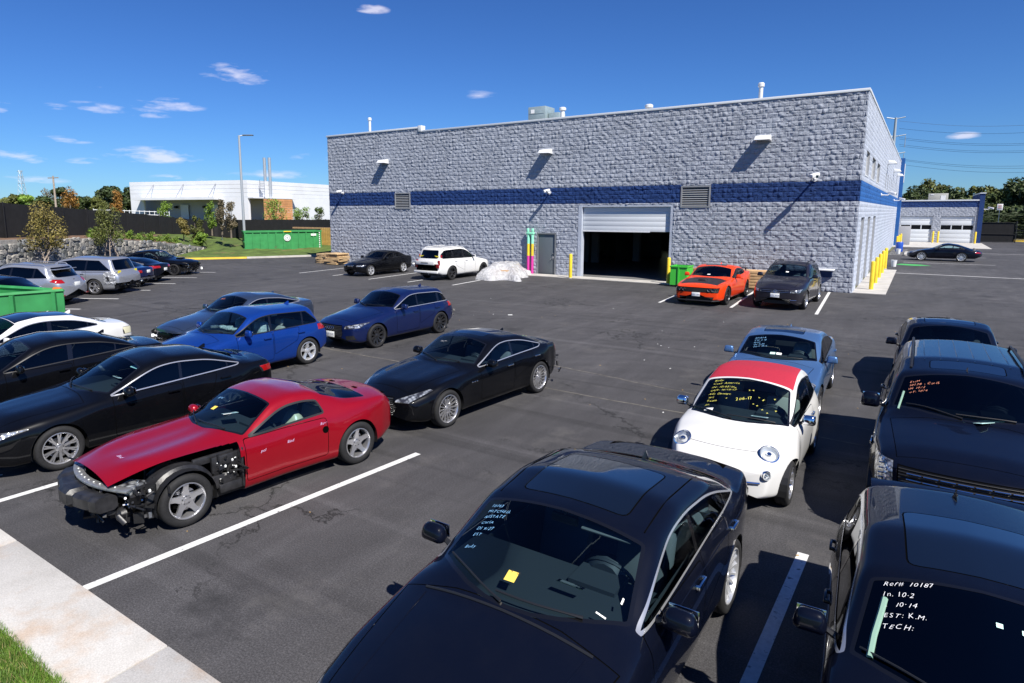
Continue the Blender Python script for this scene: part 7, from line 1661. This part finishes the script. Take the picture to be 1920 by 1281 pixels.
# --- 11 slate saloon with its front bumper missing
def pre_acc(c):
    c.cut([(-1.3, -.2), (1.3, -.2), (1.3, .62), (-1.3, .62)], 'front', delete=True, flt=lambda p, n: p.x > c.x0-.62)
def post_acc(c):
    x0 = c.x0; b = MB(); b.box((x0-.20, 0, .48), (.10, 1.30, .12)); b.b2((x0-.55, -.7, .22), (x0-.30, .7, .60)); b.obj('bumper_beam', M_BLK, c.root, bevel=.01)
    clutter(c.root, (x0-.45, -.85, .25), (x0-.05, .85, .60), 90, 31, 'broken_front_parts'); dash_paper(c, 1.62, -.15, .28, .12); wipers(c)
    c.glass_text(['Body'], 2.05, -.35, .08, M_W_ORG)
spAC = spec(4.88, 1.85, 1.46, 2.775, .97, P_SLATE, (1.42, .99), (2.22, 1.40), (2.7, 1.46), (3.5, 1.39), (4.4, 1.10), (4.78, 1.07), nose=(.55, .74), hf=.88, res=3, rw=.34, A=1.70, pil=[(2.85, .06), (3.65, .03)], dlo=(1.76, 4.15))
AC = std('sedan', 'slate blue sedan with front bumper torn off, behind the bright blue hatchback', spAC, -16.46, 11.3, -87.3, .965, trim=M_TRIMC, glass=(M_CLEAR, M_TINT, M_TINT), doors=[(1.76, 2.84), (2.86, 3.8)], hood=(.12, 1.38, .62, .76), pre=pre_acc, post=post_acc, wheel='five', fin=3.7)

# --- 12 black saloon with jewel headlights
def post_tlx(c):
    for sg in (1, -1):
        for k in range(5):
            p, n = c.end(sg*(.50+k*.055), .655+k*.006); b = MB(); b.lathe([(0, .02), (.022, .012), (.026, -.01)], 10, 'x', p); b.obj('led_lens', M_CHROME, c.root, smooth=True)
    dash_paper(c, 2.0, .42, .22, .06); wipers(c)
    b = MB(); p = c.top(2.28, .40)[0]; b.box((p.x-.1, .42, p.z-.07), (.12, .30, .015), R=Matrix.Rotation(.3, 3, 'Y')); b.obj('paper_tag', M_MINT, c.root)
spTL = spec(4.83, 1.855, 1.455, 2.775, .99, P_BLACK, (1.45, .99), (2.30, 1.39), (2.8, 1.455), (3.5, 1.40), (4.40, 1.10), (4.74, 1.08), nose=(.54, .72), hf=.88, res=3, rw=.34, A=1.72, C=4.25, flare=.03, pil=[(2.92, .05), (3.78, .03)], dlo=(1.78, 4.08), dclip=[(.45, -1, .45*4.02-1.08)], ridge=[(.45, .08, .02, .3, 1.5)])
TL = std('sedan', 'black sedan with row-of-lens headlights and chrome window line, left of the red coupe', spTL, -10.92, 5.30, -94.6, .975, trim=M_TRIMC, glass=(M_CLEAR, M_DARKG, M_TINT), doors=[(1.78, 2.90), (2.92, 3.85)], hood=(.26, 1.42, .58, .74),
         head=[[(.44, .60), (.76, .60), (.88, .74), (.46, .70)]], grille=[[(-.36, .36), (.36, .36), (.42, .68), (-.42, .68)]], tail=[[(.42, .84), (.86, .84), (.86, .97), (.42, .95)]], wheel='ten', rim=M_RIMS, rimr=.25, fin=3.72, post=post_tlx, mir=dict(size=(.15, .23, .15)))

# --- 13 black saloon at the left edge
spBK = spec(4.9, 1.85, 1.48, 2.87, .95, P_BLACK, (1.42, 1.0), (2.25, 1.42), (2.8, 1.48), (3.55, 1.42), (4.35, 1.12), (4.8, 1.09), res=2, rw=.34, A=1.70, pil=[(2.88, .09), (3.72, .03)], dlo=(1.76, 4.14))
BK = std('sedan', 'black sedan cut off by the left edge, beside the black sedan with lens headlights', spBK, -13.95, 4.9, -92.5, .97, trim=M_BLK, glass=(M_TINT, M_TINT, M_TINT), doors=[(1.76, 2.88), (2.9, 3.85)], hood=(.3, 1.38, .6, .74), head=[[(.45, .6), (.8, .6), (.85, .72), (.5, .7)]],
         tail=[[(.42, .84), (.86, .84), (.86, .97), (.42, .95)]], wheel='five', fin=3.78, boot=[(-.62, .72), (.62, .72), (.62, 1.06), (-.62, 1.06)], post=lambda c: dash_paper(c, 2.0, .4, .2, .06, 0, M_MINT))
# --- 14 white saloon, black roof
def pre_mb(c): c.cut([(2.25, -.60), (2.25, .60), (3.5, .58), (3.5, -.58)], 'top', 'black_roof', M_SUNR, 'merge')
spMB = spec(4.9, 1.85, 1.47, 2.87, .85, P_WHITE, (1.36, 1.0), (2.2, 1.41), (2.75, 1.47), (3.45, 1.41), (4.28, 1.11), (4.72, 1.06), res=2, rw=.34, A=1.65, pil=[(2.85, .09), (3.68, .03)], dlo=(1.72, 4.08), bow=(.26, .24))
MBZ = std('sedan', 'white sedan with black glass roof, in front of the open green skip', spMB, -16.95, 5.6, -87.2, 1.0, trim=M_TRIMC, glass=(M_TINT, M_TINT, M_TINT), doors=[(1.7, 2.84), (2.86, 3.8)], hood=(.3, 1.34, .6, .74), tail=[[(.5, .76), (.86, .76), (.86, .94), (.5, .92)]], tailm=mat('lamp_cream', (.75, .72, .5), .2, 0, 1),
          wheel='five', fin=3.62, pre=pre_mb)
# --- 15 dark SUV tail at the left edge
spXS = spec(4.7, 1.9, 1.62, 2.8, .9, P_BLACKBLUE, (1.3, 1.08), (2.1, 1.52), (2.7, 1.61), (3.7, 1.50), (4.45, 1.15), (4.6, 1.05), res=2, rw=.36, pil=[(2.75, .07), (3.6, .05)], dlo=(1.7, 4.1), C=4.2)
XS = std('crossover', 'dark blue-black crossover at the left edge, beside the silver crossover', spXS, -27.6, 8.3, -150, 1.0, cat='suv', glass=(M_TINT, M_DARKG, M_DARKG), doors=[(1.7, 2.74), (2.76, 3.75)], hood=(.3, 1.26, .6, .74), tail=[[(.45, .92), (.88, .92), (.88, 1.04), (.45, 1.02)]],
         wheel='five', full=False, post=lambda c: c.glass_text(['P85'], 1.9, -.3, .1, M_W_ORG))

# --- left row
def post_rx(c):
    for sg in (1, -1):
        pts = [c.top(u, sg*.60)[0]+Vector((0, 0, .05 if 2.3 < u < 4.1 else .0)) for u in np.linspace(2.2, 4.2, 9)]; b = MB(); b.tube(pts, .018, 6); b.obj('roof_rail', P_SILVER, c.root, smooth=True)
        p, n = c.end(sg*.62, .42, False); b = MB(); b.box(p-Vector((.005, 0, 0)), (.02, .24, .05)); b.obj('reflector', M_TAIL, c.root, bevel=.01)
    p, n = c.top(4.3, 0); b = MB(); V = []
    b.box((p.x+.0, 0, p.z+.01), (.24, 1.16, .03)); b.obj('roof_spoiler', P_SILVER, c.root, bevel=.012)
    p, n = c.end(0, 1.0, False); b = MB(); b.lathe([(0, .01), (.045, .008), (.05, 0)], 14, 'x', p-Vector((.012, 0, 0))); b.obj('badge', M_CHROME, c.root)
spRX = spec(4.77, 1.885, 1.69, 2.74, .9, P_SILVER, (1.3, 1.12), (2.05, 1.58), (2.65, 1.68), (4.15, 1.60), (4.52, 1.14), (4.66, 1.03), nose=(.6, .85), hf=1.0, res=2, rw=.36, A=1.62, C=4.28, flare=.03, pil=[(2.7, .08), (3.65, .07)], dlo=(1.68, 4.22), dclip=[(.8, 1, .8*4.2+1.16)],
            bgr=[(-.60, 1.12), (.60, 1.12), (.54, 1.50), (-.54, 1.50)], cabend=4.3, rb=.08, bow=(.25, .22))
RX = std('crossover', 'silver crossover with roof rails, between a dark crossover and the silver minivan', spRX, -30.82, 10.82, -150, 1.04, cat='suv', glass=(M_TINT, M_DARKG, M_DARKG), doors=[(1.66, 2.68), (2.7, 3.6)], hood=(.3, 1.26, .6, .74), tail=[[(.52, .90), (.80, .90), (.92, 1.02), (.88, 1.08), (.52, 1.04)]],
         wheel='five', plates=[(False, .84, '')], post=post_rx, full=False, fin=4.0)
def pre_ody(c):
    c.cut([(-1.3, -.2), (1.3, -.2), (1.3, .55), (-1.3, .55)], 'rear', delete=True, flt=lambda p, n: p.x < c.x0-4.85)
M_CRUMP = mat('crumpled_silver', (.30, .31, .33), .45, .3)
def post_ody(c):
    x0 = c.x0; clutter(c.root, (x0-5.12, -.9, .30), (x0-4.85, .95, .60), 45, 41, 'broken_bumper_bracket'); r = random.Random(9)
    V = []; nx, ny = 12, 10   # crumpled quarter panel
    for i in range(nx):
        for j in range(ny):
            u, z = 4.45+.50*i/(nx-1), .50+.55*j/(ny-1); p, n = c.side(u, z, 1); V.append(tuple(p+n*(.012+r.uniform(-.02, .03))+Vector((r.uniform(-.02, .02), 0, r.uniform(-.02, .02)))))
    F = [[i*ny+j, i*ny+j+1, (i+1)*ny+j+1, (i+1)*ny+j] for i in range(nx-1) for j in range(ny-1)]; link('crumpled_quarter_panel', new_mesh('crumpled_quarter_panel', V, F, M_CRUMP), c.root)
    b = MB(); p, n = c.side(4.62, .74, 1); b.box(p+n*.02, (.16, .03, .18)); b.obj('exposed_vent', M_BLK, c.root, bevel=.02)
    for (y, w) in ((.62, .22), (-.6, .16)):
        p, n = c.end(y, 1.02, False); b = MB(); b.box(p-Vector((.012, 0, 0)), (.01, w, .16), rz=0); b.obj('tape', M_YTAPE, c.root)
    b = MB(); b.box((x0-4.96, 0, .5), (.1, 1.5, .14)); b.obj('bumper_beam', M_SHADEG, c.root, bevel=.01)
    for sg in (1, ): c.strip([('s', u, 1.05) for u in np.linspace(3.4, 4.9, 8)], .012, 'sliding_door_rail', M_BLK)
spOD = spec(5.15, 2.01, 1.74, 3.0, .97, P_SILVER, (1.2, 1.15), (2.1, 1.62), (2.9, 1.73), (4.7, 1.68), (4.98, 1.12), (5.05, 1.0), nose=(.6, .85), hf=1.0, res=2, rw=.36, A=1.5, C=4.85, flare=.02, pil=[(2.5, .08), (3.55, .08)], dlo=(1.6, 4.75), dclip=[(.8, 1, .8*4.72+1.12)],
            bgr=[(-.72, 1.12), (.72, 1.12), (.64, 1.58), (-.64, 1.58)], cabend=4.8, bow=(.25, .12), tum=.22, railh=.085)
OD = std('minivan', 'silver minivan with crumpled rear corner and yellow tape, its rear bumper missing', spOD, -32.93, 14.06, -150, 1.01, cat='minivan', glass=(M_TINT, M_DARKG, M_DARKG), doors=[(1.55, 2.5), (2.52, 3.6)], hood=(.3, 1.16, .6, .74), wheel='split', rim=M_RIMS, pre=pre_ody, post=post_ody, full=False)
def pre_sm(c): c.cut([(-1.3, -.2), (1.3, -.2), (1.3, .58), (-1.3, .58)], 'rear', delete=True, flt=lambda p, n: p.x < c.x0-4.2)
def post_sm(c):
    x0 = c.x0; b = MB(); b.box((x0-4.42, 0, .48), (.08, 1.4, .10)); b.obj('bumper_beam', M_STEEL, c.root, bevel=.01); clutter(c.root, (x0-4.45, -.8, .30), (x0-4.2, .85, .58), 40, 51, 'broken_bumper_bracket')
spSM = spec(4.5, 1.78, 1.45, 2.65, .9, P_NAVY, (1.35, .96), (2.1, 1.38), (2.6, 1.445), (3.3, 1.38), (4.0, 1.08), (4.4, 1.05), res=2, rw=.32, pil=[(2.7, .06), (3.4, .03)], dlo=(1.7, 3.85))
SM = std('sedan', 'small navy sedan with bare rear bumper beam, next to the damaged silver minivan', spSM, -34.30, 16.10, -149, .95, glass=(M_TINT, M_TINT, M_TINT), doors=[(1.7, 2.7), (2.72, 3.5)], hood=(.3, 1.3, .6, .72), tail=[[(.48, .78), (.84, .78), (.84, .93), (.48, .93)]], wheel='five', pre=pre_sm, post=post_sm, full=False, plates=[(False, .84, '')])
spA5 = spec(4.63, 1.85, 1.39, 2.75, .88, P_BLACKBLUE, (1.4, .95), (2.15, 1.33), (2.6, 1.385), (3.3, 1.32), (4.2, 1.06), (4.55, 1.02), res=2, rw=.34, pil=[(2.95, .06)], dlo=(1.7, 3.9))
A5 = std('coupe', 'black coupe with bright red tail lamps, right beside the small navy sedan', spA5, -36.01, 17.80, -149.4, .98, glass=(M_TINT, M_TINT, M_DARKG), trim=M_TRIMC, doors=[(1.7, 2.95)], hood=(.3, 1.36, .6, .74), tail=[[(.38, .80), (.88, .80), (.88, .95), (.38, .93)]], wheel='five', full=False, plates=[(False, .72, '')])
def pre_wrx(c): c.cut([(-1.3, -.2), (1.3, -.2), (1.3, .64), (-1.3, .64)], 'front', delete=True, flt=lambda p, n: p.x > c.x0-.6); c.cut([(0, 0), (.62, 0), (.5, .62), (0, .62)], 'side', delete=True)
def post_wrx(c):
    x0 = c.x0; b = MB(); b.b2((x0-.55, -.65, .25), (x0-.2, .65, .60)); b.obj('radiator', M_BLK, c.root); clutter(c.root, (x0-.65, -.85, .20), (x0-.05, .85, .66), 110, 61, 'broken_front_parts', smax=.2)
    b = MB(); p, n = c.top(.95, 0); b.box((p.x, 0, p.z+.03), (.35, .5, .07), taper=.2); b.obj('hood_scoop', P_BLACK, c.root, bevel=.02); c.glass_text(['Body'], 2.0, -.3, .1, M_W_LILAC)
    p, n = c.top(4.35, 0); b = MB(); b.box((p.x, 0, p.z+.03), (.16, 1.2, .03)); b.obj('boot_spoiler', P_BLACK, c.root, bevel=.01)
spWR = spec(4.6, 1.8, 1.475, 2.65, .92, P_BLACK, (1.38, .98), (2.1, 1.41), (2.6, 1.47), (3.3, 1.40), (4.05, 1.10), (4.48, 1.07), res=2, rw=.335, flare=.04, pil=[(2.72, .06), (3.4, .03)], dlo=(1.72, 3.9), nose=(.55, .78), hf=.90)
WR = std('sedan', 'black sedan facing right with its wrecked nose beside the yellow kerb', spWR, -38.5, 21.2, 30.7, 1.04, glass=(M_CLEAR, M_CLEAR, M_TINT), doors=[(1.72, 2.7), (2.72, 3.5)], hood=(.2, 1.34, .62, .74), wheel='ten', rim=M_RIMD, pre=pre_wrx, post=post_wrx, ww=.24)

# --- cars by the building
def post_bm(c):
    for sg in (1, -1): b = MB(); p, n = c.end(sg*.12, .60); b.box(p+Vector((.01, 0, 0)), (.02, .20, .10)); b.obj('kidney_grille', M_CHROME, c.root, bevel=.02)
    clutter(c.root, (c.x0-4.53, -.8, .30), (c.x0-4.2, .85, .75), 60, 71, 'broken_bumper_bracket', smax=.2)
spBM = spec(4.53, 1.82, 1.42, 2.76, .77, P_BLACK, (1.36, .96), (2.15, 1.36), (2.6, 1.42), (3.3, 1.36), (4.05, 1.07), (4.42, 1.04), res=2, rw=.325, pil=[(2.75, .06), (3.5, .03)], dlo=(1.7, 3.9), nose=(.52, .68), hf=.82)
BM = std('sedan', 'black sedan with silver wheels parked by the wall, nearest the wooden pallets', spBM, -27.5, 28.9, -91, 1.035, glass=(M_TINT, M_TINT, M_TINT), doors=[(1.7, 2.74), (2.76, 3.6)], hood=(.25, 1.32, .58, .72), head=[[(.42, .56), (.76, .57), (.82, .67), (.44, .65)]], grille=[[(-.4, .25), (.4, .25), (.4, .40), (-.4, .40)]], wheel='split', rim=M_RIMW, rimr=.235, post=post_bm)
def pre_xc(c):
    c.cut([(-.74, .52), (.74, .52), (.74, .88), (-.74, .88)], 'rear', 'open_boot', M_GAP, 'merge', flt=lambda p, n: p.x < c.x0-4.2)
def post_xc(c):
    x0 = c.x0; R = c.root
    b = MB(); b.box((x0-4.82, 0, .46), (.16, 1.62, .13)); b.obj('lower_bumper', P_WHITE, R, bevel=.03)
    b = MB(); b.box((x0-4.86, .05, .94), (.07, 1.28, .20)); o = b.obj('tailgate_flap', P_WHITE, R, bevel=.02)
    b = MB(); b.box((x0-4.905, .05, .95), (.01, .5, .035)); b.obj('tailgate_trim', M_CHROME, o)
    for sg in (1, -1):
        b = MB(); p0 = [c.end(sg*.74, z, False)[0] for z in (.72, .95, 1.2, 1.45)]
        b.box(p0[0]+Vector((-.01, 0, .06)), (.06, .20, .22)); b.box(p0[1]+Vector((.0, sg*.02, 0)), (.06, .14, .26)); b.box(p0[2]+Vector((.03, 0, .0)), (.06, .10, .32), R=Matrix.Rotation(.15, 3, 'Y')); b.obj('taillight', M_TAIL, R, bevel=.02)
    for (y, a) in ((-.52, .1), (.5, -.1)): b = MB(); p, n = c.end(y, 1.28, False); b.box(p-Vector((.012, 0, 0)), (.008, .34, .05), R=Matrix.Rotation(a, 3, 'X')); b.obj('tape', M_YTAPE, R)
    for sg in (1, -1):
        pts = [c.top(u, sg*.60)[0]+Vector((0, 0, .05 if 2.3 < u < 4.3 else .0)) for u in np.linspace(2.2, 4.4, 9)]; b = MB(); b.tube(pts, .018, 6); b.obj('roof_rail', P_WHITE, R, smooth=True)
    clutter(R, (x0-4.80, -.8, .34), (x0-4.65, .8, .60), 30, 81, 'broken_bumper_bracket', smax=.12)
spXC = spec(4.8, 1.9, 1.78, 2.857, .9, P_WHITE, (1.35, 1.15), (2.1, 1.64), (2.7, 1.76), (4.45, 1.72), (4.66, 1.18), (4.74, .98), nose=(.6, .88), hf=1.02, res=2, rw=.37, A=1.62, C=4.5, flare=.035, pil=[(2.65, .07), (3.55, .07)], dlo=(1.68, 4.45), bgr=[(-.62, 1.16), (.62, 1.16), (.55, 1.6), (-.55, 1.6)], cabend=4.4, bow=(.25, .10), tum=.2, clear=.24, lean=.08)
XC = std('suv', 'white SUV with broken tailgate and yellow tape, parked facing the wall', spXC, -22.38, 30.1, 88.5, 1.045, cat='suv', glass=(M_TINT, M_TINT, M_DARKG), doors=[(1.66, 2.64), (2.66, 3.6)], hood=(.3, 1.3, .6, .74), wheel='five', rim=M_RIMD, pre=pre_xc, post=post_xc, full=False)
def pre_ch(c): c.cut([(.30, -.70), (.30, .70), (1.30, .78), (1.48, .5), (1.48, -.5), (1.30, -.78)], 'top', 'hood', M_SATIN, 'merge', flt=lambda p, n: n.z > .5)
M_SATIN = mat('satin_black', (.02, .018, .022), .38)
def post_ch(c):
    b = MB(); p, n = c.top(.85, 0); b.box((p.x, 0, p.z+.025), (.30, .34, .06), taper=.25); b.obj('hood_scoop', M_SATIN, c.root, bevel=.015)
    p, n = c.top(4.75, 0); b = MB(); b.box((p.x, 0, p.z+.07), (.22, 1.5, .03)); b.box((p.x, .68, p.z+.03), (.18, .04, .09)); b.box((p.x, -.68, p.z+.03), (.18, .04, .09)); b.obj('boot_spoiler', M_SATIN, c.root, bevel=.01)
    b = MB(); q = [c.end(y, .22)[0]+Vector((.03, 0, 0)) for y in np.linspace(-.8, .8, 9)]; b.tube(q, .03, 6); b.obj('front_splitter', M_BLK, c.root); glass_sticker(c, 1.72, -.1, .12, .05, M_STKW)
    for sg in (.62, .47): round_lamp(c, sg, .63, .055, m2=M_BLK); round_lamp(c, -sg, .63, .055, m2=M_BLK)
spCH = spec(5.02, 1.92, 1.45, 2.95, .95, P_ORANGE, (1.58, .99), (2.3, 1.38), (2.75, 1.445), (3.4, 1.40), (4.3, 1.12), (4.88, 1.08), nose=(.60, .78), hf=.90, res=2, rw=.36, A=1.82, C=4.15, flare=.03, bow=(.12, .08), pil=[], dlo=(1.9, 3.75), dclip=[(1, -.1, 3.66-.1)], zr=.7)
CH = std('muscle_car', 'bright orange muscle car with satin black hood, parked by the wall', spCH, -7.20, 28.56, -90.9, 1.05, glass=(M_TINT, M_TINT, M_DARKG), doors=[(1.86, 3.2)], grille=[[(-.80, .53), (.80, .53), (.82, .72), (-.82, .72)], [(-.6, .24), (.6, .24), (.66, .37), (-.66, .37)]], wheel='seven', rim=M_RIMD, rimr=.26, pre=pre_ch, post=post_ch,
         plates=[(True, .455, 'RDV 1106', None, 0, .03)], sunroof=(2.5, 3.0, .42), fin=3.3, ww=.25)
def post_tg(c):
    for k in range(2): c.strip([c.end(y, .68+k*.055)[0]+Vector((.012, 0, 0)) for y in np.linspace(-.46, .46, 9)], .008, 'grille_bar', M_CHROME)
    p, n = c.end(0, .71); b = MB(); q = [p+Vector((.02, .055*math.cos(a), .055*math.sin(a))) for a in np.linspace(0, 2*PI, 17)]; b.tube(q, .008, 5, cap=False)
    b.tube([p+Vector((.02, -.035, .04)), p+Vector((.02, -.015, -.005)), p+Vector((.02, 0, .015)), p+Vector((.02, .015, -.005)), p+Vector((.02, .035, .04))], .006, 4); b.tube([p+Vector((.02, -.048, .015)), p+Vector((.02, -.02, -.05)), p+Vector((.02, 0, -.008)), p+Vector((.02, .02, -.05)), p+Vector((.02, .048, .015))], .006, 4); b.obj('badge', M_CHROME, c.root)
    for sg in (1, -1):
        pts = [c.top(u, sg*.58)[0]+Vector((0, 0, .05 if 2.2 < u < 3.9 else .0)) for u in np.linspace(2.1, 4.0, 9)]; b = MB(); b.tube(pts, .018, 6); b.obj('roof_rail', M_BLK, c.root, smooth=True)
    dash_paper(c, 1.50, .40, .20, .08); glass_sticker(c, 1.52, .0, .10, .06, M_STKW); c.strip([c.end(sg2, .40)[0]+Vector((.01, 0, 0)) for sg2 in (.5, .6, .7)], .012, 'lamp_trim', M_CHROME)
spTG = spec(4.43, 1.81, 1.69, 2.6, .88, P_DKGREY, (1.25, 1.12), (2.0, 1.58), (2.5, 1.67), (3.95, 1.61), (4.22, 1.15), (4.34, 1.0), nose=(.6, .82), hf=1.0, res=2, rw=.345, A=1.52, C=4.08, flare=.03, pil=[(2.55, .07), (3.45, .06)], dlo=(1.58, 4.02), bgr=[(-.55, 1.12), (.55, 1.12), (.5, 1.48), (-.5, 1.48)], cabend=4.0, tum=.22, bow=(.2, .1))
TG = std('compact_suv', 'dark plum compact SUV with roof rails, parked right of the orange car', spTG, -4.30, 28.83, -92.5, 1.05, cat='suv', glass=(M_CLEAR, M_CLEAR, M_TINT), doors=[(1.56, 2.54), (2.56, 3.5)], hood=(.25, 1.2, .58, .72), head=[[(.48, .66), (.78, .66), (.84, .80), (.50, .76)]], grille=[[(-.46, .66), (.46, .66), (.46, .77), (-.46, .77)], [(-.5, .30), (.5, .30), (.55, .45), (-.55, .45)]],
         wheel='ten', rim=M_RIMS, plates=[(True, .56, 'VTL 5538', None, 0, .03)], post=post_tg, dash=M_INT, fin=3.8)
sp91 = spec(4.43, 1.81, 1.31, 2.35, .92, P_BLACKBLUE, (1.45, .90), (2.12, 1.25), (2.45, 1.30), (3.0, 1.22), (3.9, .88), (4.3, .78), nose=(.45, .58), hf=.72, res=2, rw=.33, A=1.65, C=3.7, flare=.045, bow=(.35, .28), bowl=(1.2, 1.2), hump=[(.85, .05, .4)], pil=[(2.75, .05)], dlo=(1.72, 3.4),
            belt=[(0, .52), (.25, .58), (.7, .70), (1.5, .83), (2.5, .87), (3.6, .86), (4.2, .74), (4.43, .62)])
P9 = std('sports_coupe', 'dark blue sports coupe standing sideways in front of the garage wing', sp91, 1.45, 61.0, 178, 1.05, glass=(M_CLEAR, M_CLEAR, M_TINT), doors=[(1.7, 2.75)], hood=(.3, 1.4, .5, .68), tail=[[(.45, .62), (.84, .62), (.84, .72), (.45, .72)]], head=[[(.55, .58), (.75, .58), (.78, .72), (.58, .72)]], wheel='ten', rim=M_RIMW, rimr=.25)
print('cars', time.time()-T0)
